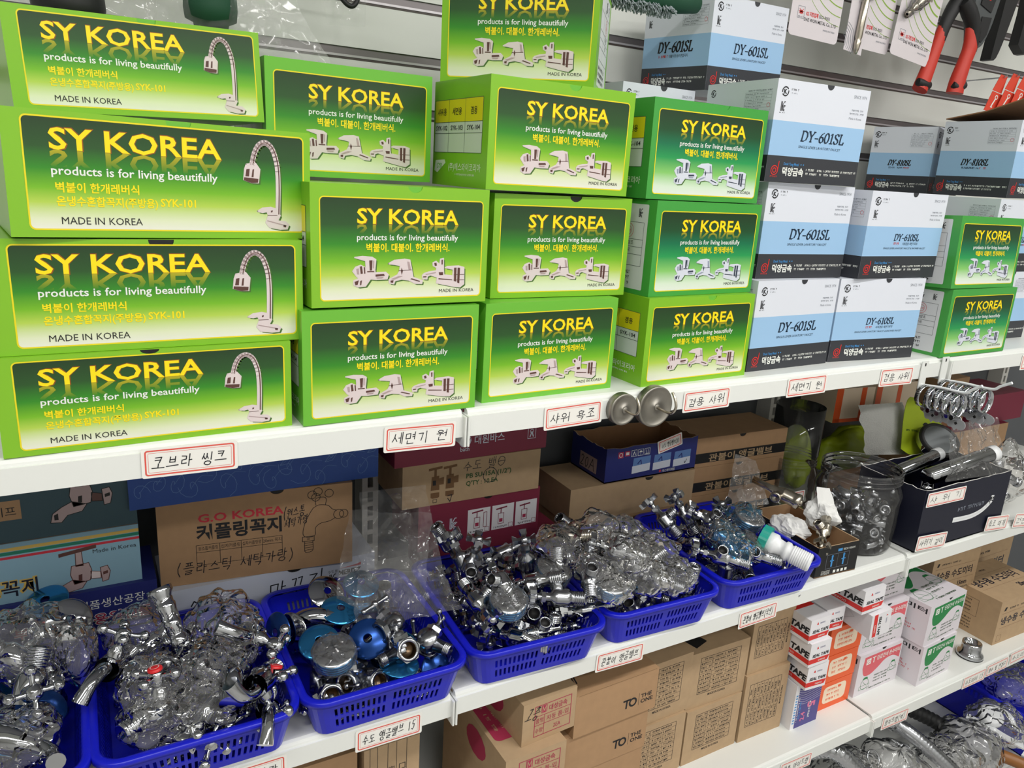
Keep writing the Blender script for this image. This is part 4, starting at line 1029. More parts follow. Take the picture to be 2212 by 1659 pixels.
# ------------------------------------------------------------------ blue baskets
def basket(cx, yf, yaw, label):
    """front rim centre at (cx, yf); local: x across, y depth"""
    w, L, h = .206, .258, .056; t = .012
    zb = -.3475
    def ring_pts(W2, L2, r, n=5):
        return rrect(-W2 / 2, L / 2 - L2 / 2, W2 / 2, L / 2 + L2 / 2, r, n)
    def loop(f):                                        # f 0 bottom .. 1 rim; a point every ~6 mm
        base = rrect(-(w - .014) / 2 + t * (1 - f), .007 + t * (1 - f), (w - .014) / 2 - t * (1 - f), L - .007 - t * (1 - f), .020 - .004 * (1 - f), 5)
        pts = []
        for i in range(len(base)):
            a, b = Vector(base[i]), Vector(base[(i + 1) % len(base)])
            n = 1
            if i % 6 == 5: n = 60 if i in (5, 17) else 46
            for j in range(n): pts.append(a.lerp(b, j / n))
        return pts
    lv = [0, .08, .18, .42, .52, .76, 1.0]
    g = G(); vs = []; n = None; lo = []
    for f in lv:
        p = loop(f); n = len(p); vs += [(q.x, q.y, .001 + f * (h - .006)) for q in p]
    fs = []
    per = []
    base = rrect(-1, -1, 1, 1, .2, 5)
    for i in range(len(base)):
        m_ = 1
        if i % 6 == 5: m_ = 60 if i in (5, 17) else 46
        per += [(m_ > 1, j, m_) for j in range(m_)]
    for k in range(len(lv) - 1):
        for i in range(n):
            straight, j, m_ = per[i]
            slot = k in (2, 4) and straight and 1 < j < m_ - 2 and j % 2 == 0 and not (j in (m_ // 2 - 1 - (m_ // 2 - 1) % 2,))
            if not slot:
                fs.append((k * n + i, k * n + (i + 1) % n, (k + 1) * n + (i + 1) % n, (k + 1) * n + i))
    g.add(vs, fs, 'basket_blue', False)
    g.add([(q.x, q.y, .001) for q in loop(0)], [tuple(range(n))], 'basket_blue')
    o = g.build('plastic_basket', None, (cx, yf, zb), (0, 0, R(yaw)), solid=.0016)
    tag(o, label, 'basket', 'blue plastic baskets')
    rim = G(); prof = [(-.0075, -.006), (-.0075, 0), (-.006, .0012), (-.001, .0012), (.0015, .0006), (.0015, -.0008), (-.0045, -.001), (-.0062, -.006)]
    P0 = rrect(-(w - .016) / 2, .008, (w - .016) / 2, L - .008, .022, 7)
    vs, fs = [], []; m_ = len(P0); kk = len(prof)
    for i in range(m_):
        a, b, c = Vector(P0[i - 1]), Vector(P0[i]), Vector(P0[(i + 1) % m_])
        d = (c - a).normalized(); nn = Vector((d.y, -d.x))
        for (q, z) in prof: vs.append((b.x - nn.x * q, b.y - nn.y * q, h - .001 + z))
    for i in range(m_):
        for j in range(kk): fs.append((i * kk + j, i * kk + (j + 1) % kk, ((i + 1) % m_) * kk + (j + 1) % kk, ((i + 1) % m_) * kk + j))
    rim.add(vs, fs, 'basket_blue', True)
    r = rim.build('rim', o)
    return o
BB = [(-.494, -.022, 0, 'blue slotted basket cut by the left picture edge'), (-.2915, -.021, 0, 'blue slotted basket full of bagged tap fittings'), (-.0870, -.021, 0, 'blue slotted basket with blue filmed discs and large valves'),
      (.1180, -.022, -3, 'blue slotted basket heaped with bare chrome angle valves'), (.3270, -.020, -2.5, 'blue slotted basket heaped with bagged angle valves'), (.5460, -.020, -2, 'blue slotted basket holding the white and green drain trap')]
BASKETS = [basket(*b) for b in BB]
BASKETS[5].scale = (1.05, 1, 1)
# ------------------------------------------------------------------ plumbing pieces (each built once, then copied)
def thread(r, z0, z1, n):
    out = []
    for i in range(n):
        a = z0 + (z1 - z0) * i / n; b = z0 + (z1 - z0) * (i + 1) / n
        out += [(r, a), (r, a + (b - a) * .35), (r * .90, a + (b - a) * .55), (r * .90, b)]
    return out
def hx(i):
    a = (PI * i / 12) % (PI / 3) - PI / 6
    return math.cos(PI / 6) / math.cos(a)
MX = Matrix.Rotation(PI / 2, 4, 'Y')                   # lathe axis +Z -> +X
def hexring(g, r, x0, x1, m, hole=0.0):
    if hole:
        P = [[(x, q * math.cos(PI * i / 12), q * math.sin(PI * i / 12)) for i in range(24)] for x, q in ((x0, hole), (x1, hole))]
        H = [[(x, r * hx(i) * math.cos(PI * i / 12), r * hx(i) * math.sin(PI * i / 12)) for i in range(24)] for x in (x0, x1)]
        g.add(P[0] + H[0] + H[1] + P[1], [(a * 24 + i, a * 24 + (i + 1) % 24, a * 24 + 24 + (i + 1) % 24, a * 24 + 24 + i) for a in range(3) for i in range(24)], m)
        return
    g.prism([(x0, r * math.cos(PI * i / 3), r * math.sin(PI * i / 3)) for i in range(6)], (x1 - x0, 0, 0), m)
def lobed_handle(g, M, r, t, m, arms=4):
    """cross handle with flared arms, axis +Z of M"""
    for k in range(arms):
        a = 2 * PI * k / arms; ca, sa = math.cos(a), math.sin(a)
        prof = [(.003, -.0034), (r * .55, -.0026), (r * .85, -.0048), (r, -.0056), (r * 1.03, 0), (r, .0056), (r * .85, .0048), (r * .55, .0026), (.003, .0034)]
        lo = [M @ Vector((x * ca - y * sa, x * sa + y * ca, -t / 2 + (.0012 if x > r * .5 else 0))) for x, y in prof]
        up = [M @ Vector((x * ca - y * sa, x * sa + y * ca, t / 2 + (.0028 if x > r * .7 else 0))) for x, y in prof]
        g.prism(lo, (up[0] - lo[0]), m) if False else g.add(lo + up, [tuple(range(9))[::-1], tuple(range(9, 18))] + [(i, (i + 1) % 9, 9 + (i + 1) % 9, 9 + i) for i in range(9)], m)
    g.lathe([(1e-5, t * .9), (.004, t * .85), (.0062, t * .4), (.0062, -t * .7), (.004, -t), (1e-5, -t)], m, 14, M)
def proto_valve(m='chrome', L=.046):
    """angle valve: pipe along +X with a threaded end, side outlet +Y, cross handle at -X"""
    g = G()
    g.lathe([(.0058, -.004), (.0064, .006), (.0118, .009), (.0125, .014), (.0120, .022), (.0128, .026), (.0128, .030), (.0098, .032), (.0096, L)], m, 18, MX)
    g.lathe(thread(.0100, L, L + .017, 6) + [(.0078, L + .017), (.0074, L + .010)], m, 16, MX); g.lathe([(.0078, L + .0165), (.0072, L + .004), (1e-5, L + .004)], 'bore', 14, MX)
    hexring(g, .0132, .0265, .0305, m)
    MY = Matrix.Translation((.017, 0, 0)) @ Matrix.Rotation(-PI / 2, 4, 'X')
    g.lathe([(.0085, .006), (.0085, .014)] + thread(.0092, .014, .024, 4) + [(.0068, .024), (.0064, .020)], m, 16, MY); g.lathe([(.0068, .0236), (.0062, .016), (1e-5, .016)], 'bore', 14, MY)
    o = g.build('angle_valve')
    h = G(); h.lathe([(.0042, -.020), (.0042, -.002)], m, 10, MX); hexring(h, .0078, -.008, -.002, m)
    lobed_handle(h, Matrix.Translation((-.020, 0, 0)) @ Matrix.Rotation(-PI / 2, 4, 'Y'), .0165, .0075, m)
    h.build('cross_handle', o)
    return o
def proto_disc(m, r=.0245, hole=.0058):
    g = G()
    up = [(hole, .0052), (r * .42, .0048), (r * .68, .0036), (r * .88, .0020), (r * .97, .0012), (r, .0004), (r * .985, -.0006), (r * .94, .0004), (r * .80, .0018), (r * .55, .0034), (hole, .0044)]
    g.lathe(up, m, 36); g.lathe([(hole, .0044), (hole * .8, .0048), (hole, .0052)], m, 36)
    return g.build('escutcheon_disc')
def proto_pack(r=.0245, h=.0145):
    """stack of discs in blue film, wrapped: side ribs, silver top"""
    g = G(); pr = [(1e-5, 0), (r * .9, 0)]
    for i in range(4): pr += [(r, h * (i + .12) / 4), (r * 1.015, h * (i + .5) / 4), (r, h * (i + .88) / 4), (r * .975, h * (i + .97) / 4)]
    g.lathe(pr, 'film_blue', 36)
    o = g.build('disc_pack')
    t = G(); t.lathe([(r * .985, h), (r * .9, h + .0022), (r * .6, h + .0012), (r * .3, h + .003), (1e-5, h + .004)], 'chrome_soft', 36); t.build('top_disc', o)
    f = G(); rr = random.Random(3); vs, fs = [], []
    for j, (q, z) in enumerate(((1.06, .001), (1.08, h * .5), (1.06, h + .003), (.75, h + .0055), (.35, h + .006), (.02, h + .008))):
        for i in range(28):
            a = 2 * PI * i / 28; e = rr.uniform(-.0012, .0012); vs.append(((r * q + e) * math.cos(a), (r * q + e) * math.sin(a), z + rr.uniform(-.0012, .0016)))
    for j in range(5):
        for i in range(28): fs.append((j * 28 + i, j * 28 + (i + 1) % 28, (j + 1) * 28 + (i + 1) % 28, (j + 1) * 28 + i))
    f.add(vs, fs, 'film', False); f.build('film_wrap', o)
    return o
def ball_arms(g, M, r, m, arms=4, br=.0056):
    for k in range(arms):
        a = 2 * PI * k / arms + .4; d = Vector((math.cos(a), math.sin(a), .12))
        g.tube([M @ (d * .004), M @ (d * r * .55), M @ (d * r)], [.0036, .0024, .0034], m, 8)
        g.ball(M @ (d * (r + .003)), br, m)
    g.lathe([(1e-5, .0075), (.006, .0065), (.0078, .002), (.0078, -.005), (.0055, -.010), (1e-5, -.010)], m, 14, M)
def proto_bib(red=False):
    """basin tap: body along +X, threaded inlet, ball ended cross handle on top, curved spout"""
    g = G(); g.T = Matrix.Scale(1.08, 4)
    g.lathe([(.0125, -.010), (.0140, 0), (.0140, .016), (.0105, .022)] + thread(.0104, .022, .044, 7) + [(.008, .044), (1e-5, .040)], 'chrome', 18, MX)
    g.tube(smooth3([(-.004, 0, 0), (-.022, 0, .003), (-.040, 0, -.004), (-.049, 0, -.020)]), [.0085, .0084, .0082, .0080, .0078, .0076, .0074, .0073, .0072, .0071, .0070, .0070, .0070, .0070, .0071, .0074, .0078, .0080, .0080], 'chrome', 14)
    g.lathe([(.0085, 0), (.0085, .016), (.0065, .020), (.0040, .024), (.0040, .030)], 'chrome', 14)
    o = g.build('ball_handle_tap')
    h = G(); h.T = g.T; ball_arms(h, Matrix.Translation((0, 0, .034)), .017, 'chrome'); h.build('ball_handle', o)
    if red:
        c = G(); c.T = g.T; c.lathe([(.0070, .0405), (.0070, .0425), (.0055, .0435), (1e-5, .0436)], 'cap_red', 18); ring(c, F((0, 0, .0436), (1, 0, 0), (0, 1, 0)), 0, 0, .004, .0006, 'print_white', 2); c.build('index_cap', o)
    return o
def proto_nozzle():
    g = G()
    g.lathe([(.0060, -.026), (.0088, -.026), (.0094, -.024), (.0094, -.016), (.0082, -.015), (.0082, -.013), (.0092, -.012), (.0092, -.004), (.0098, -.003), (.0098, .002), (.0090, .003), (.0094, .012), (.0112, .018), (.0112, .022), (.0100, .023), (.0105, .030), (.0140, .036), (.0140, .042), (1e-5, .042)], 'chrome', 20, MX)
    g.lathe([(.0060, -.026), (.0056, -.012), (1e-5, -.012)], 'bore', 16, MX)
    for i in range(10):
        a = 2 * PI * i / 10; g.box(.004, .0088 * math.cos(a) - .0008, .0088 * math.sin(a) - .0008, .016, .0088 * math.cos(a) + .0008, .0088 * math.sin(a) + .0008, 'chrome')
    return g.build('hose_nozzle')
def proto_big(m='chrome_soft'):
    """large angle stop valve: wide threaded mouth +X, hexagon bonnet and T handle on +Z"""
    g = G(); g.T = Matrix.Scale(.8, 4)
    g.lathe([(1e-5, -.016), (.0150, -.016), (.0165, -.008), (.0165, .006), (.0150, .012), (.0165, .014), (.0170, .024), (.0120, .024), (.0120, .010), (1e-5, .006)], m, 22, MX)
    g.lathe([(.0122, .0236), (.0108, .020), (.0114, .018), (.0104, .015), (.0110, .013), (.0100, .010), (1e-5, .008)], 'brass_dark', 20, MX); g.lathe([(.0085, .0085), (1e-5, .0084)], 'bore', 12, MX)
    hexring(g, .0195, .0155, .0225, m, .0165)
    g.lathe([(.0125, .004), (.0125, .015), (.0095, .018), (.0095, .026), (.0060, .028), (.0040, .030), (.0040, .040)], m, 16)
    g.prism([(.0135 * math.cos(PI * i / 3), .0135 * math.sin(PI * i / 3), .0155) for i in range(6)], (0, 0, .007), m)
    g.lathe([(.0105, .0), (.0105, .030)] + thread(.0108, .030, .040, 4) + [(.0085, .040), (1e-5, .036)], m, 16, Matrix.Rotation(PI / 2, 4, 'X'))
    o = g.build('stop_valve')
    h = G(); h.T = g.T; h.tube([(-.022, 0, .041), (-.010, 0, .041), (0, 0, .041), (.010, 0, .041), (.022, 0, .041)], [.0042, .0030, .0046, .0030, .0042], m, 12); h.ball((0, 0, .0415), .0062, m); h.ball((-.023, 0, .041), .0045, m); h.ball((.023, 0, .041), .0045, m); h.build('tee_handle', o)
    return o
def proto_elbow():
    g = G(); g.T = Matrix.Scale(.9, 4); pts = [(.030 * math.cos(R(a)) - .02, .030 * math.sin(R(a)) - .012, 0) for a in range(-12, 112, 8)]
    g.tube(pts, .0125, 'chrome', 18, caps=False); g.tube([pts[0], tuple(Vector(pts[0]) + Vector((.002, -.012, 0)))], .0142, 'chrome', 18); g.tube(pts, .0112, 'bore', 14, caps=False)
    return g.build('pipe_elbow')
def proto_small(m='chrome_soft'):
    """short ball valve for the jar"""
    g = G()
    g.lathe([(.0050, -.020), (.0080, -.020), (.0080, -.010), (.0092, -.008), (.0100, 0), (.0092, .008), (.0080, .010), (.0080, .018), (.0095, .018), (.0095, .024), (.0060, .024), (.0055, .016), (1e-5, .016)], m, 16, MX); g.lathe([(.0050, -.020), (.0045, -.012), (1e-5, -.012)], 'bore', 12, MX)
    o = g.build('ball_valve')
    h = G(); h.lathe([(.004, .006), (.004, .013)], m, 10); h.box(-.014, -.0035, .012, .006, .0035, .0145, m); h.build('lever', o)
    return o
PR = {}
def protos():
    PR['valve'] = proto_valve(); PR['valve2'] = proto_valve('chrome_soft', .036)
    PR['disc'] = proto_disc('chrome'); PR['disc_blue'] = proto_disc('film_blue_deep'); PR['disc_tint'] = proto_disc('film_blue')
    PR['pack'] = proto_pack(); PR['bib'] = proto_bib(); PR['bib_red'] = proto_bib(True); PR['nozzle'] = proto_nozzle()
    PR['big'] = proto_big(); PR['elbow'] = proto_elbow(); PR['small'] = proto_small()
    PR['nickel'] = proto_valve('nickel', .05)
protos()
# ---- PLACE
HEAP = [
    ('b0', 'bib_red', -0.4539, 0.1453, -0.26, (-0.6, 0.2, 0.5), 1.0, 'ball-handled tap with red button in the leftmost basket'),
    ('b0', 'disc', -0.406, 0.1688, -0.235, (0.3, -0.75, 0.6), 0, 'chrome disc upright in the bag at the far left'),
    ('b0', 'disc_tint', -0.4304, 0.2305, -0.24, (-0.2, -0.3, 0.9), 0, 'blue-tinted disc behind the chrome one at the far left'),
    ('b0', 'disc', -0.4405, 0.0577, -0.285, (0, -0.3, 1), 0, 'chrome disc lying flat at the front of the leftmost basket'),
    ('b0', 'disc_blue', -0.4347, 0.0822, -0.28, (0.4, -0.3, 0.9), 0, 'deep blue disc in the leftmost basket'),
    ('b0', 'bib', -0.4466, 0.0975, -0.27, (0.2, 0.4, 0.5), 0.6, 'ball-handled tap in the middle of the leftmost basket'),
    ('b0', 'bib', -0.4598, 0.0361, -0.275, (-0.6, 0.3, 0.2), 2.0, 'ball-handled tap at the lower left picture corner'),
    ('b0', 'disc', -0.5194, 0.0786, -0.3433, (0.0, 0.0, -1.64), None, 'chrome disc in the middle centre of the leftmost basket'),
    ('b0', 'bib', -0.4967, 0.1918, -0.3037, (0.51, -2.26, -0.28), None, 'ball-handled tap in the back centre of the leftmost basket'),
    ('b0', 'disc_tint', -0.5119, 0.0298, -0.3433, (-0.0, 0.0, -3.07), None, 'blue-tinted disc in the front centre of the leftmost basket'),
    ('b0', 'bib', -0.5075, 0.055, -0.3195, (-1.39, 0.13, 0.61), None, 'ball-handled tap in the front centre of the leftmost basket'),
    ('b0', 'bib', -0.4809, 0.1403, -0.3254, (1.28, -0.06, 0.71), None, 'ball-handled tap in the middle centre of the leftmost basket'),
    ('b0', 'bib_red', -0.5575, 0.1277, -0.3259, (0.26, 0.16, 1.57), None, 'red-buttoned ball-handled tap in the middle left of the leftmost basket'),
    ('b0', 'nozzle', -0.4421, 0.0355, -0.333, (-0.47, -3.07, 0.0), None, 'chrome hose nozzle in the front right of the leftmost basket'),
    ('b0', 'disc_tint', -0.4399, 0.1588, -0.3433, (-0.0, 0.0, 2.56), None, 'blue-tinted disc in the back right of the leftmost basket'),
    ('b0', 'disc_tint', -0.4605, 0.2024, -0.3197, (-2.16, 1.44, -0.72), None, 'blue-tinted disc in the back right of the leftmost basket'),
    ('b0', 'nozzle', -0.4266, 0.1466, -0.3109, (0.34, -2.23, 1.45), None, 'chrome hose nozzle in the middle right of the leftmost basket'),
    ('b0', 'disc', -0.5567, 0.1889, -0.3211, (-1.19, 0.38, 1.18), None, 'chrome disc in the back left of the leftmost basket'),
    ('b0', 'disc', -0.5169, 0.1463, -0.3228, (0.93, 2.59, 0.24), None, 'chrome disc in the middle centre of the leftmost basket'),
    ('b1', 'nozzle', -0.3044, 0.1132, -0.232, (-0.25, 0.55, 0.85), 0.3, 'ribbed chrome hose nozzle standing out of the bag'),
    ('b1', 'bib', -0.3689, 0.1096, -0.268, (0.35, 0.7, -0.25), 0.3, 'ball-handled tap by the left wall, outside its bag'),
    ('b1', 'nozzle', -0.2832, 0.02, -0.2891, (-0.62, -0.55, -0.35), 0, 'chrome hose nozzle at the front, open end to the viewer'),
    ('b1', 'bib', -0.3065, 0.02, -0.3219, (0.3, 0.3, 0.1), 1.2, 'ball-handled tap at the front rim of the bagged basket'),
    ('b1', 'bib_red', -0.2197, 0.02, -0.3077, (0.1, 0.5, -0.2), 0.2, 'ball-handled tap with red button at the right wall'),
    ('b1', 'bib', -0.2286, 0.02, -0.2718, (0.4, 0.6, -0.2), 2.6, 'ball-handled tap in the right front, arms out'),
    ('b1', 'elbow', -0.2572, 0.02, -0.2628, (0.2, -0.5, 0.8), 1.0, 'chrome pipe elbow in the bag at the right'),
    ('b1', 'bib', -0.2281, 0.0837, -0.25, (0.2, 0.4, -0.3), 1.9, 'ball-handled tap inside the upper right bag'),
    ('b1', 'nozzle', -0.2787, 0.1669, -0.333, (-2.04, -0.08, 1.98), None, 'chrome hose nozzle in the back centre of the bagged fittings basket'),
    ('b1', 'bib', -0.3239, 0.1425, -0.329, (-1.31, 0.0, 2.48), None, 'ball-handled tap in the middle left of the bagged fittings basket'),
    ('b1', 'bib_red', -0.2302, 0.148, -0.3258, (0.21, 0.16, -1.63), None, 'red-buttoned ball-handled tap in the middle right of the bagged fittings basket'),
    ('b1', 'elbow', -0.3468, 0.19, -0.3132, (-1.17, -0.25, -1.96), None, 'chrome pipe elbow in the back left of the bagged fittings basket'),
    ('b1', 'bib', -0.3262, 0.0731, -0.3027, (0.63, -0.08, -2.49), None, 'ball-handled tap in the middle left of the bagged fittings basket'),
    ('b1', 'bib', -0.2671, 0.0589, -0.329, (1.31, -0.0, 0.14), None, 'ball-handled tap in the front centre of the bagged fittings basket'),
    ('b1', 'bib', -0.2801, 0.131, -0.3024, (0.42, 0.05, -1.03), None, 'ball-handled tap in the middle centre of the bagged fittings basket'),
    ('b1', 'bib_red', -0.3248, 0.0408, -0.2864, (0.17, -0.01, -2.57), None, 'red-buttoned ball-handled tap in the front left of the bagged fittings basket'),
    ('b1', 'disc', -0.3145, 0.1889, -0.3224, (1.0, 0.53, -2.43), None, 'chrome disc in the back centre of the bagged fittings basket'),
    ('b1', 'nozzle', -0.3109, 0.0203, -0.3002, (0.16, 1.36, 2.23), None, 'chrome hose nozzle in the front centre of the bagged fittings basket'),
    ('b1', 'nozzle', -0.3363, 0.1692, -0.295, (-2.18, -0.26, 0.47), None, 'chrome hose nozzle in the back left of the bagged fittings basket'),
    ('b2', 'pack', -0.139, 0.0413, -0.283, (-0.1, -0.25, 1), 0, 'clear-wrapped disc pack at the left front of the stop valve basket'),
    ('b2', 'disc_blue', -0.1847, 0.1268, -0.285, (-0.85, -0.35, 0.25), 0, 'dark blue disc standing against the left basket wall'),
    ('b2', 'disc', -0.1695, 0.1166, -0.283, (-0.8, -0.5, 0.2), 0, 'chrome disc standing second from the left basket wall'),
    ('b2', 'disc', -0.1159, 0.1551, -0.262, (0.2, -0.55, 0.85), 0, 'large chrome disc leaning at the back left of the stop valve basket'),
    ('b2', 'disc_tint', -0.1103, 0.1123, -0.265, (0.1, -0.3, 1), 0, 'blue-edged disc lying on the back left discs'),
    ('b2', 'disc_tint', -0.1486, 0.07, -0.275, (-0.1, -0.4, 0.9), 0, 'blue-tinted disc tilted in front of the elbow'),
    ('b2', 'disc_blue', -0.0926, 0.0562, -0.277, (-0.35, -0.65, 0.65), 0, 'deep blue filmed disc in the middle of the basket'),
    ('b2', 'disc_tint', -0.0643, 0.024, -0.3004, (0.1, -0.12, 1), 0, 'blue filmed disc lying flat before the open-mouthed valve'),
    ('b2', 'disc_blue', -0.0109, 0.024, -0.3252, (0.1, -0.75, 0.6), 0, 'dark blue disc leaning in the right front corner'),
    ('b2', 'elbow', -0.1454, 0.1201, -0.275, (0.2, -0.3, 0.9), 2.2, 'chrome pipe elbow among the discs at the left'),
    ('b2', 'big', -0.0587, 0.024, -0.2813, (0.0, -0.85, 0.5), 0.2, 'stop valve with its wide threaded mouth facing the viewer'),
    ('b2', 'big', -0.0633, 0.0554, -0.265, (-0.75, -0.3, -0.1), 1.0, 'stop valve with ball-ended T handle raised, near the middle'),
    ('b2', 'big', -0.1004, 0.024, -0.3152, (0.35, -0.75, 0.45), 1.2, 'stop valve at the front with deep threaded mouth'),
    ('b2', 'big', -0.1498, 0.024, -0.3153, (-0.1, -0.8, 0.45), 1.9, 'stop valve in the front left corner, mouth up'),
    ('b2', 'big', -0.0248, 0.0284, -0.282, (0.3, 0.3, -0.7), 0.2, 'stop valve standing at the right wall'),
    ('b2', 'disc_tint', -0.0612, 0.1782, -0.275, (0.0, -0.35, 0.9), 0, 'blue-rimmed disc at the back under the clear bag'),
    ('b2', 'big', -0.1204, 0.024, -0.3057, (-0.6, -0.5, 0.3), 0.4, 'stop valve at the front with its T handle lying over'),
    ('b2', 'disc', -0.0371, 0.0309, -0.3433, (-0.0, 0.0, -2.51), None, 'chrome disc in the front right of the stop valve basket'),
    ('b2', 'disc', -0.0553, 0.0855, -0.3433, (0.0, 0.0, 1.25), None, 'chrome disc in the middle right of the stop valve basket'),
    ('b2', 'disc', -0.116, 0.0309, -0.3433, (-0.0, 0.0, 2.94), None, 'chrome disc in the front centre of the stop valve basket'),
    ('b2', 'disc', -0.0579, 0.179, -0.3433, (-0.0, -0.0, -0.49), None, 'chrome disc in the back centre of the stop valve basket'),
    ('b2', 'disc', -0.0545, 0.032, -0.3307, (-0.01, 2.86, -0.06), None, 'chrome disc in the front right of the stop valve basket'),
    ('b2', 'disc_tint', -0.0853, 0.0691, -0.3393, (-0.15, 0.07, 2.45), None, 'blue-tinted disc in the middle centre of the stop valve basket'),
    ('b2', 'big', -0.1126, 0.0555, -0.3218, (-0.28, -0.37, 0.91), None, 'stop valve in the front centre of the stop valve basket'),
    ('b2', 'big', -0.1472, 0.0716, -0.3288, (-0.05, 0.08, -0.23), None, 'stop valve in the middle left of the stop valve basket'),
    ('b2', 'pack', -0.137, 0.1867, -0.3441, (0.0, -0.0, 1.95), None, 'disc pack in the back left of the stop valve basket'),
    ('b2', 'big', -0.1119, 0.0982, -0.3283, (-1.53, -0.38, -1.45), None, 'stop valve in the middle centre of the stop valve basket'),
    ('b2', 'big', -0.0706, 0.0594, -0.3094, (-1.43, -0.25, 0.46), None, 'stop valve in the front centre of the stop valve basket'),
    ('b2', 'big', -0.0428, 0.1118, -0.3255, (1.09, -1.17, 1.57), None, 'stop valve in the middle right of the stop valve basket'),
    ('b2', 'big', -0.1245, 0.1293, -0.3292, (0.12, -1.37, 2.94), None, 'stop valve in the middle left of the stop valve basket'),
    ('b2', 'disc_tint', -0.0316, 0.1401, -0.3245, (0.63, -0.72, -2.83), None, 'blue-tinted disc in the middle right of the stop valve basket'),
    ('b2', 'disc_blue', -0.1471, 0.1065, -0.3245, (-2.79, 0.83, 0.95), None, 'deep blue disc in the middle left of the stop valve basket'),
    ('b2', 'disc_tint', -0.0425, 0.0802, -0.3214, (-2.59, -0.33, 0.03), None, 'blue-tinted disc in the middle right of the stop valve basket'),
    ('b2', 'big', -0.0788, 0.1431, -0.3303, (-0.35, -0.12, 2.29), None, 'stop valve in the middle centre of the stop valve basket'),
    ('b2', 'disc_tint', -0.0773, 0.1892, -0.3334, (-0.24, 0.36, 1.06), None, 'blue-tinted disc in the back centre of the stop valve basket'),
    ('b2', 'disc_blue', -0.0767, 0.0566, -0.3314, (0.09, 0.14, -2.15), None, 'deep blue disc in the front centre of the stop valve basket'),
    ('b2', 'pack', -0.0625, 0.1834, -0.3224, (-0.24, 0.44, 0.78), None, 'disc pack in the back centre of the stop valve basket'),
    ('b2', 'elbow', -0.023, 0.1834, -0.3229, (-0.52, 1.46, -0.8), None, 'chrome pipe elbow in the back right of the stop valve basket'),
    ('b2', 'disc_blue', -0.1434, 0.1057, -0.3249, (0.79, -0.46, 2.48), None, 'deep blue disc in the middle left of the stop valve basket'),
    ('b2', 'disc_blue', -0.1476, 0.1472, -0.3152, (0.74, 2.72, 0.77), None, 'deep blue disc in the middle left of the stop valve basket'),
    ('b3', 'pack', 0.1785, 0.0699, -0.262, (0.15, -0.25, 1), 0, 'flat blue-banded disc pack on the right of the bare valve heap'),
    ('b3', 'pack', 0.0874, 0.032, -0.2651, (-0.05, -0.3, 1), 0, 'flat blue-banded disc pack at the front of the bare valve heap'),
    ('b3', 'valve', 0.0881, 0.0719, -0.232, (0.1, -0.85, -0.45), 2.6, 'chrome angle valve on the heap, its open pipe aimed at the viewer'),
    ('b3', 'valve2', 0.0785, 0.1133, -0.225, (-0.2, 0.1, -1), 0, 'chrome angle valve upright at the back left of the bare heap'),
    ('b3', 'valve', 0.192, 0.032, -0.2989, (0.95, -0.2, 0.05), 1.2, 'long chrome angle valve resting across the right rim of its basket'),
    ('b3', 'valve2', 0.1478, 0.032, -0.2649, (0.9, -0.3, -0.1), 0.5, 'chrome angle valve beneath the disc pack, pointing right'),
    ('b3', 'valve2', 0.154, 0.1028, -0.232, (0.3, 0.2, -1), 1.0, 'chrome angle valve at the top right of the bare heap, handle up'),
    ('b3', 'valve', 0.0829, 0.032, -0.304, (0.7, -0.7, -0.05), 0.3, 'chrome angle valve lying by the front rim, outlet up'),
    ('b3', 'valve2', 0.1254, 0.032, -0.3051, (0.75, -0.6, -0.2), 2.0, 'chrome angle valve lying by the front rim, right one'),
    ('b3', 'valve2', 0.0732, 0.1609, -0.24, (0.2, -0.5, -0.6), 1.0, 'chrome angle valve at the left edge of the bare heap, mouth down'),
    ('b3', 'valve2', 0.2451, 0.1296, -0.268, (0.1, -0.3, -0.9), 0.3, 'chrome angle valve next to the dividing rim, handle up'),
    ('b3', 'valve', 0.1726, 0.0609, -0.3286, (-0.17, 0.09, -2.17235987755983), None, 'chrome angle valve in the middle right of the bare valve heap'),
    ('b3', 'valve2', 0.0676, 0.182, -0.3106, (-1.49, 0.5, -1.59235987755983), None, 'short chrome angle valve in the back left of the bare valve heap'),
    ('b3', 'valve', 0.1452, 0.1079, -0.3266, (-0.42, -0.01, -1.7223598775598299), None, 'chrome angle valve in the middle centre of the bare valve heap'),
    ('b3', 'valve', 0.0686, 0.1176, -0.3174, (0.61, -0.46, 1.2976401224401701), None, 'chrome angle valve in the middle left of the bare valve heap'),
    ('b3', 'pack', 0.1056, 0.1439, -0.3441, (0.0, 0.0, -2.4923598775598297), None, 'disc pack in the middle centre of the bare valve heap'),
    ('b3', 'valve', 0.1128, 0.1957, -0.3261, (-2.66, -0.03, 0.03764012244017011), None, 'chrome angle valve in the back centre of the bare valve heap'),
    ('b3', 'valve2', 0.0826, 0.0675, -0.3285, (1.28, 0.1, 1.12764012244017), None, 'short chrome angle valve in the middle left of the bare valve heap'),
    ('b3', 'valve', 0.1525, 0.1648, -0.3185, (-2.16, -0.31, 0.5876401224401702), None, 'chrome angle valve in the back centre of the bare valve heap'),
    ('b3', 'valve', 0.1048, 0.1395, -0.292, (-2.57, 0.12, 1.51764012244017), None, 'chrome angle valve in the middle centre of the bare valve heap'),
    ('b3', 'valve', 0.17, 0.0181, -0.3104, (-1.55, -3.02, 0.03764012244017011), None, 'chrome angle valve in the front right of the bare valve heap'),
    ('b3', 'valve2', 0.0868, 0.1971, -0.2653, (-1.32, -2.15, -0.2223598775598299), None, 'short chrome angle valve in the back left of the bare valve heap, high'),
    ('b3', 'valve2', 0.0655, 0.0714, -0.293, (0.6, -0.07, 1.33764012244017), None, 'short chrome angle valve in the middle left of the bare valve heap'),
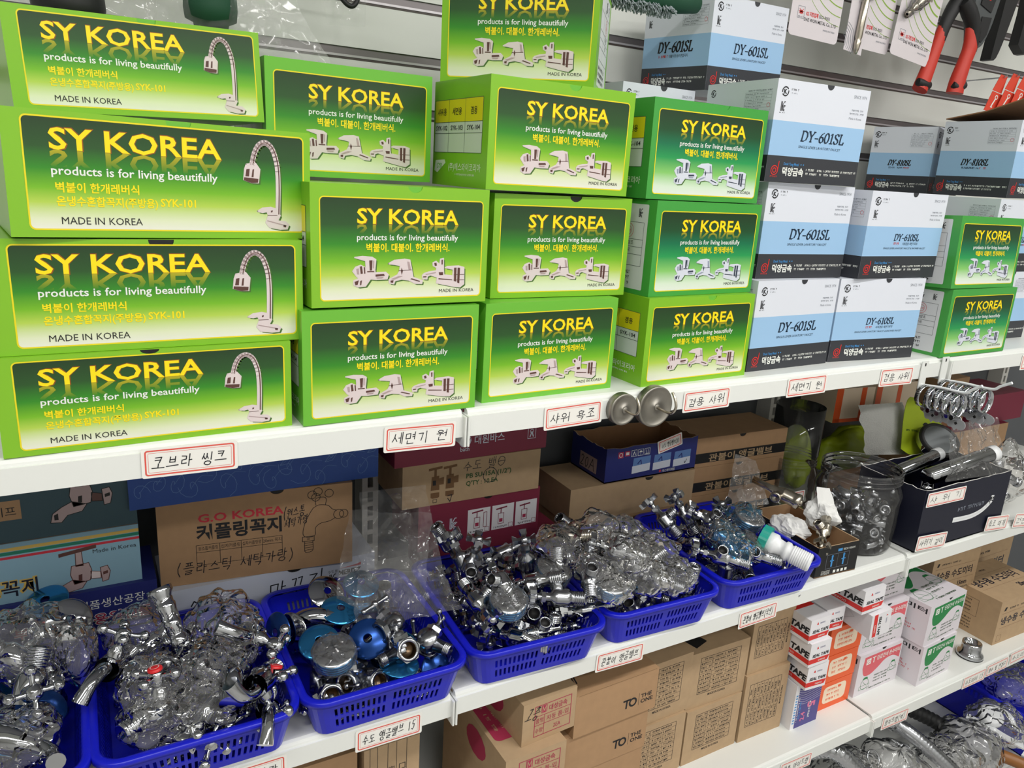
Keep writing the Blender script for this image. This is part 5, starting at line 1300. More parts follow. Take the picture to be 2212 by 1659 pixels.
    ('b3', 'valve2', 0.1521, 0.1934, -0.2887, (-3.14, -0.23, 0.03764012244017011), None, 'short chrome angle valve in the back centre of the bare valve heap'),
    ('b3', 'valve', 0.098, 0.0793, -0.2826, (2.66, 1.17, -0.3423598775598299), None, 'chrome angle valve in the middle centre of the bare valve heap, high'),
    ('b3', 'valve2', 0.1882, 0.1357, -0.3174, (-0.86, -1.56, 0.7276401224401702), None, 'short chrome angle valve in the middle right of the bare valve heap'),
    ('b3', 'valve', 0.1488, 0.1396, -0.2925, (0.08, 0.31, -2.17235987755983), None, 'chrome angle valve in the middle centre of the bare valve heap'),
    ('b3', 'valve', 0.0575, 0.0371, -0.2645, (2.24, -0.1, 1.58764012244017), None, 'chrome angle valve in the front left of the bare valve heap, high'),
    ('b3', 'valve', 0.1545, 0.0728, -0.2954, (0.53, -2.85, 1.0276401224401701), None, 'chrome angle valve in the middle right of the bare valve heap'),
    ('b3', 'valve', 0.1395, 0.0825, -0.2692, (-3.08, -0.4, -0.8323598775598299), None, 'chrome angle valve in the middle centre of the bare valve heap, high'),
    ('b3', 'valve', 0.1851, 0.0554, -0.2784, (-1.61, -1.11, 1.3076401224401701), None, 'chrome angle valve in the front right of the bare valve heap, high'),
    ('b4', 'pack', 0.2455, 0.02, -0.2691, (-0.05, -0.3, 1), 0, 'bagged disc pack with silver top at the left of its basket'),
    ('b4', 'valve', 0.2549, 0.0544, -0.222, (0.8, -0.35, -0.25), 2.0, 'bagged angle valve on top of the heap, outlet to the viewer'),
    ('b4', 'nickel', 0.2234, 0.1261, -0.235, (0.3, -0.7, 0.3), 0.3, 'nickel pipe end sticking up at the back left of the bagged heap'),
    ('b4', 'valve2', 0.3123, 0.02, -0.2648, (0.6, -0.4, -0.2), 0.5, 'bagged angle valve at the right of the heap'),
    ('b4', 'valve2', 0.2247, 0.0479, -0.245, (-0.3, -0.6, -0.3), 1.5, 'bagged angle valve at the left of the heap'),
    ('b4', 'valve', 0.3769, 0.1034, -0.3295, (-0.79, 3.08, -0.16363323129985824), None, 'chrome angle valve in the middle right of the bagged valve heap'),
    ('b4', 'valve2', 0.3503, 0.049, -0.3287, (-3.07, 0.09, 0.5663667687001418), None, 'short chrome angle valve in the front centre of the bagged valve heap'),
    ('b4', 'nickel', 0.3872, 0.1166, -0.2882, (0.42, 0.84, 2.016366768700142), None, 'nickel angle valve in the middle right of the bagged valve heap'),
    ('b4', 'valve2', 0.3193, 0.0726, -0.3293, (0.84, 0.07, -2.7436332312998584), None, 'short chrome angle valve in the middle centre of the bagged valve heap'),
    ('b4', 'valve', 0.3288, 0.1763, -0.3285, (0.23, 3.05, 1.1463667687001418), None, 'chrome angle valve in the back centre of the bagged valve heap'),
    ('b4', 'valve2', 0.3917, 0.0202, -0.3154, (1.09, -1.43, -0.8436332312998582), None, 'short chrome angle valve in the front right of the bagged valve heap'),
    ('b4', 'nickel', 0.3053, 0.1495, -0.3048, (1.07, -0.42, -0.6136332312998581), None, 'nickel angle valve in the middle centre of the bagged valve heap'),
    ('b4', 'valve2', 0.3063, 0.0239, -0.3073, (-1.74, 2.55, 0.06636676870014177), None, 'short chrome angle valve in the front centre of the bagged valve heap'),
    ('b4', 'valve', 0.3565, 0.167, -0.3026, (-0.9, 0.57, 0.12636676870014177), None, 'chrome angle valve in the back centre of the bagged valve heap'),
    ('b4', 'valve2', 0.3861, 0.1944, -0.3039, (1.2, -0.13, 3.0063667687001416), None, 'short chrome angle valve in the back right of the bagged valve heap'),
    ('b4', 'valve2', 0.3072, 0.1944, -0.2782, (0.97, -2.37, 0.006366768700141766), None, 'short chrome angle valve in the back centre of the bagged valve heap, high'),
    ('b4', 'valve2', 0.2726, 0.1849, -0.3009, (1.76, -0.84, -1.7436332312998581), None, 'short chrome angle valve in the back left of the bagged valve heap'),
    ('b4', 'valve', 0.269, 0.0972, -0.3015, (-0.48, 2.72, -1.5136332312998582), None, 'chrome angle valve in the middle left of the bagged valve heap'),
    ('b4', 'valve', 0.3118, 0.0987, -0.3114, (0.62, 0.4, -2.7836332312998584), None, 'chrome angle valve in the middle centre of the bagged valve heap'),
    ('b4', 'valve2', 0.3593, 0.0353, -0.2759, (0.79, 2.42, -0.9436332312998582), None, 'short chrome angle valve in the front centre of the bagged valve heap, high'),
    ('b4', 'valve', 0.3783, 0.071, -0.3006, (-0.81, -2.76, -0.32363323129985827), None, 'chrome angle valve in the middle right of the bagged valve heap'),
    ('b4', 'valve', 0.3109, 0.0556, -0.2806, (-0.45, -0.6, -0.23363323129985825), None, 'chrome angle valve in the front centre of the bagged valve heap, high'),
    ('b4', 'valve2', 0.3821, 0.1514, -0.2837, (0.86, -0.56, -2.6436332312998583), None, 'short chrome angle valve in the back right of the bagged valve heap, high'),
    ('b5', 'valve', 0.5061, 0.03, -0.2696, (0.75, -0.62, -0.15), 2.5, 'long chrome angle valve lying diagonally in the front of the last basket'),
    ('b5', 'valve', 0.4496, 0.0427, -0.268, (0.7, -0.62, -0.15), 2.2, 'long chrome angle valve along the left wall of the last basket'),
    ('b5', 'valve2', 0.6105, 0.03, -0.321, (0.3, -0.4, -0.8), 0.8, 'chrome valve with handle up in the right front corner'),
    ('b5', 'valve2', 0.4389, 0.1558, -0.245, (0.3, -0.6, -0.5), 1.3, 'chrome angle valve at the back left corner of the last basket'),
    ('b5', 'valve2', 0.4771, 0.1434, -0.238, (0.4, -0.3, -0.7), 0.4, 'chrome angle valve at the back, second from the left corner'),
    ('b5', 'valve2', 0.4965, 0.1132, -0.245, (0.6, -0.5, -0.3), 2.0, 'chrome angle valve with ridged collar in the back middle'),
    ('b5', 'valve2', 0.5483, 0.1174, -0.252, (0.3, 0.1, -0.9), 0.4, 'chrome angle valve handle up by the back wall'),
    ('b5', 'pack', 0.4818, 0.0539, -0.252, (0.35, -0.45, 0.8), 0, 'blue bagged disc pack in the middle of the last basket'),
    ('b5', 'pack', 0.5555, 0.0721, -0.25, (0.1, -0.3, 0.9), 0, 'blue bagged disc pack at the back of the last basket'),
    ('b5', 'pack', 0.5241, 0.03, -0.2693, (0.5, -0.35, 0.75), 0, 'blue bagged disc pack beside the green nut'),
    ('b5', 'valve', 0.4905, 0.093, -0.3288, (-0.09, 0.09, -1.2549065850398866), None, 'chrome angle valve in the middle left of the last basket'),
    ('b5', 'valve', 0.5233, 0.1451, -0.3284, (-0.24, 0.09, -1.4749065850398866), None, 'chrome angle valve in the middle centre of the last basket'),
    ('b5', 'valve2', 0.599, 0.074, -0.3142, (0.79, -0.79, -1.5749065850398867), None, 'short chrome angle valve in the middle right of the last basket'),
    ('b5', 'valve2', 0.5971, 0.1524, -0.3286, (0.17, 3.04, -1.1049065850398867), None, 'short chrome angle valve in the back right of the last basket'),
    ('b5', 'valve', 0.5534, 0.0643, -0.3243, (-2.36, -0.17, -2.1749065850398868), None, 'chrome angle valve in the front centre of the last basket'),
    ('b5', 'valve', 0.5649, 0.0951, -0.2975, (2.54, 0.29, 0.4650934149601134), None, 'chrome angle valve in the middle centre of the last basket'),
    ('b5', 'valve', 0.5615, 0.1407, -0.3205, (0.1, -2.91, -1.0949065850398867), None, 'chrome angle valve in the middle centre of the last basket'),
    ('b5', 'valve2', 0.4787, 0.0307, -0.3174, (0.84, -1.56, -1.6549065850398867), None, 'short chrome angle valve in the front left of the last basket'),
    ('b5', 'valve2', 0.5737, 0.1957, -0.2928, (-1.28, 0.38, 0.055093414960113406), None, 'short chrome angle valve in the back centre of the last basket'),
    ('b5', 'valve', 0.4829, 0.1499, -0.3152, (1.86, -0.56, -1.7149065850398866), None, 'chrome angle valve in the middle left of the last basket'),
    ('b5', 'valve2', 0.5958, 0.1658, -0.2976, (-0.06, -0.18, -3.1349065850398867), None, 'short chrome angle valve in the back right of the last basket'),
    ('b5', 'valve', 0.5129, 0.1641, -0.2958, (2.73, -0.05, -0.9649065850398867), None, 'chrome angle valve in the back left of the last basket'),
    ('b5', 'valve', 0.5932, 0.1151, -0.2774, (0.34, -0.39, -2.3649065850398867), None, 'chrome angle valve in the middle right of the last basket, high'),
    ('b5', 'valve', 0.5163, 0.0984, -0.2882, (1.21, -0.7, 0.5650934149601133), None, 'chrome angle valve in the middle centre of the last basket'),
]
JAR = [(-0.0381, -0.0234, 0.0102, -1.37, 0.02, 2.09), (0.0426, -0.0223, 0.0103, 0.41, -0.1, 1.23), (0.0048, 0.0345, 0.0103, -1.95, -0.1, 2.17), (0.0239, -0.0136, 0.0102, -0.59, 0.02, -1.85), (-0.022, 0.027, 0.0102, 1.0, -0.1, 2.23), (0.0385, 0.0281, 0.0108, 1.96, -0.12, -0.98), (-0.0058, -0.0079, 0.0104, 1.97, -0.08, -2.27), (-0.0032, -0.0475, 0.0102, 0.59, -0.09, 0.0), (0.0224, 0.0187, 0.0257, 1.62, 0.08, -1.98), (-0.0014, -0.0344, 0.0264, -1.25, -0.4, -2.0), (-0.0462, -0.0104, 0.0296, 0.2, -0.08, -1.27), (0.0364, 0.0046, 0.0336, 1.88, 0.07, 0.9), (-0.0003, 0.0495, 0.0343, -0.99, -0.59, -3.01), (-0.0155, 0.0162, 0.0285, 1.36, -0.43, 1.45), (-0.0241, -0.0171, 0.0366, 0.1, 3.11, -1.25), (0.0038, 0.0004, 0.0437, 2.08, 0.29, -1.18), (0.0047, -0.0384, 0.0478, 0.74, -0.02, 2.13), (-0.048, -0.0007, 0.0541, -2.01, -0.19, -1.44), (-0.0222, -0.0113, 0.0562, -1.22, -0.3, -1.84), (0.0152, 0.034, 0.0509, 0.61, -0.42, 1.84), (0.0309, -0.0362, 0.041, 0.46, -1.42, -0.68), (0.038, 0.0116, 0.0579, 0.11, -3.11, 0.39), (0.0353, -0.016, 0.057, -1.45, -0.66, 0.29), (0.0374, 0.035, 0.0589, -2.54, 1.71, -0.24), (-0.0089, -0.0339, 0.0709, 0.25, 2.89, 1.35), (0.0135, -0.0164, 0.0737, -0.38, -1.26, -0.74), (-0.0134, 0.024, 0.0547, 1.28, -0.24, -2.79), (0.0295, -0.0377, 0.0758, 1.66, -0.0, -2.5), (-0.0338, -0.0006, 0.0728, 1.27, -0.18, -2.85), (-0.0065, 0.0194, 0.0786, 2.83, 0.45, -1.39), (-0.0258, 0.0413, 0.0701, 0.13, -0.39, -2.44), (-0.0317, -0.0213, 0.0802, 1.16, -0.28, 0.71), (-0.0019, -0.0341, 0.0902, 1.38, 0.23, -1.63), (-0.0173, -0.0407, 0.1053, 1.3, -0.3, -0.47), (0.0457, -0.0204, 0.1036, 0.39, -1.76, -1.53), (0.0089, 0.034, 0.073, 2.27, -0.0, -0.78), (-0.0026, 0.0478, 0.0975, 2.86, -0.26, -0.02), (0.0366, 0.004, 0.0774, -1.85, -0.06, 0.84), (0.0246, -0.0303, 0.1042, 1.18, -2.85, -0.52), (0.0227, 0.004, 0.0934, -0.86, 0.66, 2.9), (-0.0477, 0.0015, 0.0945, -0.52, 0.13, 1.43), (-0.025, 0.0252, 0.0946, -0.34, 0.13, -1.11), (0.0083, 0.0063, 0.1084, -0.46, 0.54, 2.14), (0.0304, 0.0228, 0.0988, 3.06, -0.1, -0.41), (0.0281, 0.0214, 0.1189, -1.1, -0.15, -1.36), (-0.0326, 0.0034, 0.1085, -0.16, -2.7, -1.29)]

USED = set()
HG = {'b0': 'fittings in the leftmost basket', 'b1': 'fittings in the bagged fittings basket', 'b2': 'pieces in the stop valve basket', 'b3': 'valves in the bare valve heap', 'b4': 'valves in the bagged valve heap', 'b5': 'pieces in the last basket'}
ZK = ('pack', 'disc', 'disc_blue', 'disc_tint')
def piece(k, loc, rot, label, group=None):
    o = PR[k] if k not in USED else dup(PR[k])
    USED.add(k)
    put(o, loc, rot); tag(o, label, 'disc' if k in ZK else 'nozzle' if k == 'nozzle' else 'pipe' if k == 'elbow' else 'tap' if k[:3] == 'bib' else 'valve', group)
    return o
for b, k, x, y, z, d, roll, lab in HEAP:
    if roll is None: e = d
    elif k in ZK: e = align(d, roll).to_euler()
    else: e = (Vector(d).normalized().to_track_quat('X', 'Z').to_matrix().to_4x4() @ Matrix.Rotation(roll, 4, 'X')).to_euler()
    piece(k, (x, y, z), tuple(e), lab, HG[b])

# ------------------------------------------------------------------ clear plastic bags
def lump(loc, r, seed, label, m='film', group='clear bags over the fittings', rot=(0, 0, 0), amp=.34, nu=44, nv=26, name='plastic_bag'):
    """a crumpled clear bag: a closed film with sharp folds"""
    g = G(); vs, fs = [], []
    off = Vector((seed * 7.3, seed * 3.1, seed * 5.7))
    for j in range(nv + 1):
        th = PI * j / nv
        for i in range(nu):
            ph = 2 * PI * i / nu
            d = Vector((math.sin(th) * math.cos(ph), math.sin(th) * math.sin(ph), math.cos(th)))
            f1 = noise.voronoi(d * 1.25 + off)[0]; f2 = noise.voronoi(d * 2.3 + off * 2)[0]
            q = .98 - amp * .55 + amp * .85 * (f1[1] - f1[0]) - amp * .28 * f2[0] + .16 * noise.noise(d * 1.3 + off) + .05 * abs(math.sin(4.5 * ph + 3 * noise.noise(d * 1.5 + off)))
            vs.append((d.x * r[0] * q, d.y * r[1] * q, d.z * r[2] * q))
    for j in range(nv):
        for i in range(nu): fs.append((j * nu + i, j * nu + (i + 1) % nu, (j + 1) * nu + (i + 1) % nu, (j + 1) * nu + i))
    g.add(vs, fs, m, True)
    o = g.build(name, None, loc, rot)
    tag(o, label, 'bag', group)
    return o
def sheet(corners, seed, label, m='film', amp=.012, n=34, group=None, sc=26.0, name='plastic_bag', cat='bag', curl=0.0, cut=True):
    """a loose sheet of film through four corners, creased"""
    A, B, C, D = [Vector(c) for c in corners]; g = G(); vs, fs = [], []
    nn = (B - A).cross(D - A).normalized(); off = Vector((seed * 3.7, seed * 1.9, seed))
    for j in range(n + 1):
        for i in range(n + 1):
            u, v = i / n, j / n
            if cut: u = u + .03 * noise.noise(Vector((v * 5, seed, 0))) * (1 if i == 0 or i == n else 0)
            p = A.lerp(B, u).lerp(D.lerp(C, u), v)
            f = noise.voronoi(p * sc + off)[0]
            p = p + nn * (amp * (1.4 * (f[1] - f[0]) - .5) + amp * .9 * noise.noise(p * sc * .5 + off) + curl * (4 * u * (1 - u)))
            vs.append(p)
    for j in range(n):
        for i in range(n): a = j * (n + 1) + i; fs.append((a, a + 1, a + n + 2, a + n + 1))
    g.add(vs, fs, m, True)
    o = g.build(name); tag(o, label, cat, group)
    return o
CB = 'crumpled clear bag '
for i, (l, r, t) in enumerate((((-.336, .165, -.266), (.052, .048, .040), 'at the back left of the bagged fittings'), ((-.248, .140, -.262), (.050, .050, .042), 'round the nozzle at the back of the bagged fittings'),
        ((-.331, .070, -.276), (.046, .050, .032), 'at the left middle of the bagged fittings'), ((-.270, .062, -.268), (.046, .050, .034), 'in the centre of the bagged fittings'),
        ((-.332, .030, -.290), (.044, .040, .028), 'in the front left corner of the bagged fittings'), ((-.278, .024, -.284), (.046, .036, .030), 'at the front of the bagged fittings'),
        ((-.240, .096, -.258), (.038, .046, .044), 'at the right wall of the bagged fittings'))):
    lump(l, r, i + 1, CB + t)
lump((-.446, .160, -.252), (.056, .050, .052), 21, CB + 'standing tall at the left picture edge'); lump((-.455, .050, -.286), (.050, .050, .032), 22, CB + 'at the front of the leftmost basket')
lump((-.402, .140, -.258), (.026, .042, .044), 23, CB + 'bulging over the rims of the two left baskets')
for i, (l, r, t) in enumerate((((.210, .103, -.238), (.045, .050, .038), 'at the back left of the bagged valve heap'), ((.275, .099, -.230), (.050, .045, .045), 'on top of the bagged valve heap'), ((.285, .045, -.238), (.048, .045, .038), 'in the middle of the bagged valve heap'),
        ((.240, .050, -.255), (.040, .045, .032), 'at the left of the bagged valve heap'), ((.300, .010, -.260), (.042, .036, .030), 'at the front middle of the bagged valve heap'), ((.345, .004, -.266), (.044, .036, .030), 'at the front right of the bagged valve heap'),
        ((.356, .060, -.255), (.045, .045, .034), 'at the right wall of the bagged valve heap'), ((.340, .120, -.252), (.045, .045, .034), 'at the back right of the bagged valve heap'))):
    lump(l, r, i + 40, CB + t, m='film', group='clear bags over the valves')
lump((.240, .014, -.262), (.038, .036, .022), 51, CB + 'round the silver-topped disc pack', group='clear bags over the valves')
for i, (l, t) in enumerate((((.484, .050, -.250), 'in the middle'), ((.560, .085, -.245), 'at the back'), ((.498, .030, -.264), 'by the green nut'))):
    lump(l, (.038, .036, .030), i + 60, 'bluish crumpled bag round a disc pack %s of the last basket' % t, m='film_bluish', group='bluish bags in the last basket')
sheet([(-.118, .115, -.262), (-.012, .075, -.272), (.022, .135, -.165), (-.075, .190, -.165)], 5, 'large loose clear bag standing over the stop valves, front layer', amp=.016, sc=22, group='large loose bags')
sheet([(-.060, .150, -.262), (.040, .120, -.262), (.030, .175, -.140), (-.055, .205, -.150)], 9, 'large loose clear bag standing over the stop valves, back layer', amp=.016, sc=20, group='large loose bags')
sheet([(-.105, .075, -.262), (.035, .055, -.268), (.030, .120, -.240), (-.080, .135, -.232)], 12, 'large loose clear bag lying flat between two baskets', amp=.014, sc=24, group='large loose bags')

# ------------------------------------------------------------------ white and green drain trap in the last basket
def drain_trap():
    a, b = Vector((.546, .030, -.256)), Vector((.569, -.016, -.266)); d = (b - a)
    M = Matrix.Translation(a) @ align(d) @ Matrix.Scale(.95, 4)
    g = G()
    pr = [(.0165, .012), (.0195, .014), (.0195, .026), (.0150, .030), (.0135, .040), (.0165, .042), (.0165, .048), (.0130, .052)]
    for i in range(9): z = .054 + i * .0034; pr += [(.0150, z), (.0156, z + .001), (.0156, z + .0022), (.0146, z + .0030)]
    pr += [(.0138, .086), (.0115, .086), (.0105, .070), (1e-5, .070)]
    g.lathe(pr, 'plug_white', 24, M)
    o = g.build('drain_trap'); tag(o, 'white ribbed plastic drain trap with a green nut lying on the valves', 'trap')
    n = G(); q = []
    for k in range(40):
        an = 2 * PI * k / 40; rr_ = .0262 if k % 4 in (0, 1) else .0250; q.append((rr_ * math.cos(an), rr_ * math.sin(an)))
    for z0, z1 in ((0, .014),):
        lo = [M @ Vector((x, y, z0)) for x, y in q]; n.prism(lo, (M.to_3x3() @ Vector((0, 0, z1 - z0))), 'plug_green')
    n.lathe([(.0185, -.0006), (.0235, -.0006)], 'plug_green', 24, M); n.build('nut', o)
drain_trap()

# ------------------------------------------------------------------ clear jars
def jar(x, y, r, h, label):
    g = G(); z0 = -.3475
    pr = [(1e-5, .003), (r * .82, .001), (r * .93, .004), (r * .97, .012), (r, .05), (r * 1.0, h * .62), (r * 1.02, h * .66), (r * 1.02, h * .72), (r * .97, h * .77), (r * .93, h * .83), (r * .92, h * .86), (r * .96, h * .87), (r * .96, h * .885), (r * .91, h * .89), (r * .91, h * .92), (r * .95, h * .925), (r * .95, h * .94), (r * .91, h * .945), (r * .91, h * .985), (r * .93, h * .99), (r * .93, h), (r * .895, h)]
    g.lathe(pr, 'pet', 48)
    o = g.build('plastic_jar', None, (x, y, z0)); tag(o, label, 'jar', 'clear plastic jars')
    t = G()
    for q in (.875, .93, .99): t.lathe([(r * .955, h * q - .0012), (r * .972, h * q), (r * .955, h * q + .0012)], 'pet', 48)
    t.build('neck_thread', o)
    return o
jar(.858, .087, .0725, .152, 'large clear jar full of short chrome valves by the shelf joint')
jar(.872, .255, .052, .112, 'smaller clear jar behind, in front of the second upright')
for x, y, z, a, b, c in [q for q in JAR if q[2] < .088]: piece('small', (.858 + x, .087 + y, -.3475 + .006 + z), (a, b, c), 'short chrome ball valve heaped inside the large clear jar', 'ball valves in the jar')
g = G(); g.lathe([(.048, 0), (.048, .10), (.0478, .10), (.0478, 0)], 'pet', 40); tag(g.build('plastic_tube', None, (.885, .262, -.236)), 'tall clear plastic cylinder standing on the smaller jar', 'tube')
# ------------------------------------------------------------------ right part of the middle shelf
o = open_box('open_valve_box', 'open black box of tissue-wrapped valves beside the last basket', (.6720, .0120, -.3475), .0960, .1600, .0560, 'black', 'kraft', -4)
g = G(); fr = FR(.096, 0, .056); g.frame(fr, .022, .014, .074, .040, .0006, 'dy_grey', 2); g.line(fr, [(.048, .014), (.048, .040)], .0004, 'dy_grey', 2)
for u in (.035, .062): g.line(fr, [(u, .018), (u, .036)], .0035, 'film_bluish' if 0 else 'print_blue', 3); g.line(fr, [(u - .004, .028), (u + .004, .028)], .002, 'print_blue', 3); ring(g, fr, u, .036, .0016, .0016, 'print_blue', 3)
g.text(fr, 'TECH VISION', .086, .044, .0052, 'print_white', 2, fit=.028, align='R'); g.rect(fr, .046, .0435, .056, .0485, 'print_blue', 2)
for i in range(4): g.fine(fr, .014, .0035 + .0022 * i * .9, .034, .0013, 'print_white', 2, i)
for i in range(4): g.rect(fr, .042 + i * .009, .004, .0475 + i * .009, .009, 'print_white', 2)
prt(o, g)
def crumple(loc, r, seed, label, name='tissue_wrap', m='tissue', cat='paper', group=None, rot=(0, 0, 0)):
    g = G(); vs, fs = [], []; nu, nv = 30, 18; off = Vector((seed, seed * 2.1, 0))
    for j in range(nv + 1):
        th = PI * j / nv
        for i in range(nu):
            ph = 2 * PI * i / nu; d = Vector((math.sin(th) * math.cos(ph), math.sin(th) * math.sin(ph), math.cos(th)))
            f1 = noise.voronoi(d * 1.3 + off)[0]; f2 = noise.voronoi(d * 3 + off)[0]; q = .80 + .34 * (f1[1] - f1[0]) + .20 * noise.noise(d * 1.5 + off) - .12 * f2[0]
            vs.append((d.x * r[0] * q, d.y * r[1] * q, d.z * r[2] * q))
    for j in range(nv):
        for i in range(nu): fs.append((j * nu + i, j * nu + (i + 1) % nu, (j + 1) * nu + (i + 1) % nu, (j + 1) * nu + i))
    g.add(vs, fs, m, m != 'tissue')
    return tag(g.build(name, None, loc, rot), label, cat, group)
crumple((.695, .095, -.296), (.032, .048, .026), 2, 'white tissue bundle at the left in the open black box')
crumple((.745, .075, -.270), (.030, .036, .036), 5, 'white tissue bundle standing at the right in the open black box')
sheet([(.728, .060, -.262), (.768, .048, -.268), (.762, .075, -.222), (.735, .082, -.218)], 31, 'loose white tissue corner rising from the open black box', m='tissue', amp=.008, sc=24, name='tissue_sheet', cat='paper')
def place_dir(k, loc, d, roll, label, group=None, sc=None):
    e = (Vector(d).normalized().to_track_quat('X', 'Z').to_matrix().to_4x4() @ Matrix.Rotation(roll, 4, 'X')).to_euler()
    o = piece(k, loc, tuple(e), label, group)
    if sc: o.scale = (sc, sc, sc)
    return o
def nickel_tap():
    g = G(); M = Matrix.Translation((.686, .168, -.236)) @ align((.030, -.064, -.016))
    g.lathe([(.0055, -.012), (.0066, -.012), (.0066, .022), (.0080, .026), (.0080, .034), (.0105, .040), (.0130, .046)] + [(.0130 - .0004 * (i % 2), .046 + .002 * i) for i in range(11)] + [(.0130, .068), (.0140, .070), (.0140, .076), (.0120, .078), (.0075, .078), (.0070, .080), (.0060, .0815), (1e-5, .0815)], 'nickel', 24, M)
    o = g.build('nickel_valve'); tag(o, 'brushed nickel valve with fluted barrel lying on the tissue', 'valve')
    s = G(); s.lathe([(.0070, .010), (.0075, .022), (.0095, .024), (.0095, .030), (.0070, .030), (1e-5, .026)], 'nickel', 16, M @ Matrix.Translation((0, 0, .040)) @ Matrix.Rotation(-PI / 2, 4, 'Y')); s.build('side_outlet', o)
nickel_tap()
place_dir('nickel', (.700, .030, -.286), (.7, .5, .35), 1.0, 'nickel valve with a ring at the front of the open black box', sc=.95)
sheet([(.650, .205, -.300), (.752, .190, -.300), (.735, .225, -.222), (.690, .235, -.205)], 33, 'grey bubble wrap sheet standing behind the last basket', m='film_hazy', amp=.006, sc=60, name='bubble_wrap', cat='packaging')
sheet([(.640, .150, -.300), (.680, .140, -.300), (.680, .170, -.245), (.650, .185, -.250)], 34, 'small clear bag between last basket and nickel valve', amp=.010)
price_label(.815, -.318, '15', RL + 'on the smaller jar, marked 15', 50, 0, .045, .026, .2010, size=.012)

# dark shower head box
o = open_box('shower_box', 'open dark navy box of shower heads at the right of the middle shelf', (.9280, .0020, -.3475), .2750, .1350, .1230, 'navy_deep', 'navy_deep', 0, .003, seed=6)
g = G(); fr = FR(.275, 0, .123)
pts = smooth2([(.108, .046), (.160, .044), (.196, .050), (.222, .064), (.226, .074)], 5); g.line(fr, pts, .010, 'plug_white', 4); g.line(fr, pts, .002, 'side_paper', 5); g.fine(fr, .11, .062, .20, .008, 'dy_grey', 2, 3); prt(o, g)
price_label(.9320, -.2580, '샤 워 기', RL + 'high on the dark shower head box', 51, 1.5, .118, .028, -.0002, size=.013)
price_label(.9240, -.3430, '샤워기 걸이', RL + 'at the foot of the dark shower head box', 52, 4, .092, .030, -.0022, size=.013)
price_label(1.1450, -.3450, '욕조 마개', RL + 'at the right foot of the dark shower head box', 53, 6, .080, .031, -.0022, size=.013)
price_label(1.2480, -.3560, '건전지', RL + 'at the right picture edge below the bagged chrome bits', 54, 8, .080, .031, -.0022, size=.013)
def shower_handle(a, b, r, label, m='chrome', tip=True):
    a, b = Vector(a), Vector(b); d = b - a; M = Matrix.Translation(a) @ align(d); L = d.length
    g = G(); g.lathe([(1e-5, -.001), (r * .9, 0), (r, .003), (r, L * .82), (r * .92, L * .86), (r * .92, L)], m, 24, M)
    o = g.build('hand_shower'); tag(o, label, 'shower', 'shower handles in the dark box')
    if tip:
        t = G(); t.lathe([(r * .95, L), (r * 1.02, L + .002), (r * 1.02, L + .016), (r * .8, L + .018), (1e-5, L + .018)], 'plug_white', 24, M); t.build('end_cap', o)
shower_handle((.985, .040, -.222), (1.158, .028, -.196), .0155, 'bright chrome shower handle with a white end slanting in its bag')
shower_handle((.948, .078, -.222), (1.075, .085, -.207), .0125, 'darker chrome shower handle at the back left of the dark box')
shower_handle((.985, .035, -.250), (1.075, .090, -.240), .013, 'chrome shower handle low inside the dark box', tip=False)
g = G(); M = Matrix.Translation((1.128, .115, -.196)) @ align((-.30, -.62, .85))
g.lathe([(1e-5, .0112), (.030, .0112), (.0320, .0112)], 'tool_grey', 40, M); g.lathe([(.0320, .0112), (.0345, .0135), (.0385, .0120), (.0405, .006)], 'bore', 40, M); g.lathe([(.0405, .006), (.0410, -.006), (.036, -.012), (.020, -.022), (1e-5, -.024)], 'chrome', 40, M)
o = g.build('round_shower'); tag(o, 'round chrome shower head with a grey face lying over the dark box', 'shower')
sheet([(1.015, .190, -.235), (1.180, .175, -.250), (1.150, .215, -.142), (1.010, .225, -.138)], 41, 'white foam wrap sheet standing behind the large jar', m='foam', amp=.006, sc=14, name='foam_sheet', cat='packaging', curl=.02)
g = G(); card = [(0, 0), (.125, .0), (.125, .05), (.09, .085), (.0, .105), (-.02, .05)]
cf = F((1.070, .150, -.228), (.96, -.2, -.12), (.18, .35, .9))
g.prism([tuple(cf(u, v)) for u, v in smooth2([(.0, .012), (.03, .0), (.08, .004), (.118, .024), (.134, .052), (.104, .078), (.062, .108), (.030, .122), (.012, .086), (.0, .012)], 3)[:-1]], cf.n * .0012, 'lime_bag')
hole = smooth2([(.060, .066), (.070, .071), (.092, .058), (.099, .050), (.085, .050), (.060, .066)], 3); g.flat(cf, hole[:-1], 'bore', 16)
g.fine(cf, .016, .050, .074, .004, 'green_dark', 14, 2); tag(g.build('hang_card'), 'yellow green hanging card behind the shower handles', 'card')
sheet([(1.000, .010, -.222), (1.200, .000, -.226), (1.215, .060, -.135), (1.055, .055, -.130)], 43, 'clear bag round the bright chrome shower handle', amp=.012, sc=18)
sheet([(1.130, .040, -.225), (1.255, .030, -.240), (1.225, .070, -.150), (1.150, .075, -.120)], 44, 'clear bag edge curving down at the right of the dark box', amp=.012, sc=20)
lump((1.290, .055, -.268), (.052, .050, .076), 71, 'clear bag of chrome bits at the right picture edge')
for i, (l, d) in enumerate((((1.272, .05, -.322), (.3, -.5, .8)), ((1.300, .06, -.300), (-.5, -.3, .4)), ((1.285, .045, -.270), (.6, -.4, -.3)), ((1.262, .06, -.240), (.2, .5, .7)), ((1.310, .045, -.240), (-.3, -.7, .2)))):
    place_dir('small', l, d, i * .9, 'short chrome fitting inside the bag at the right picture edge', 'fittings in the right edge bag', 1.1)
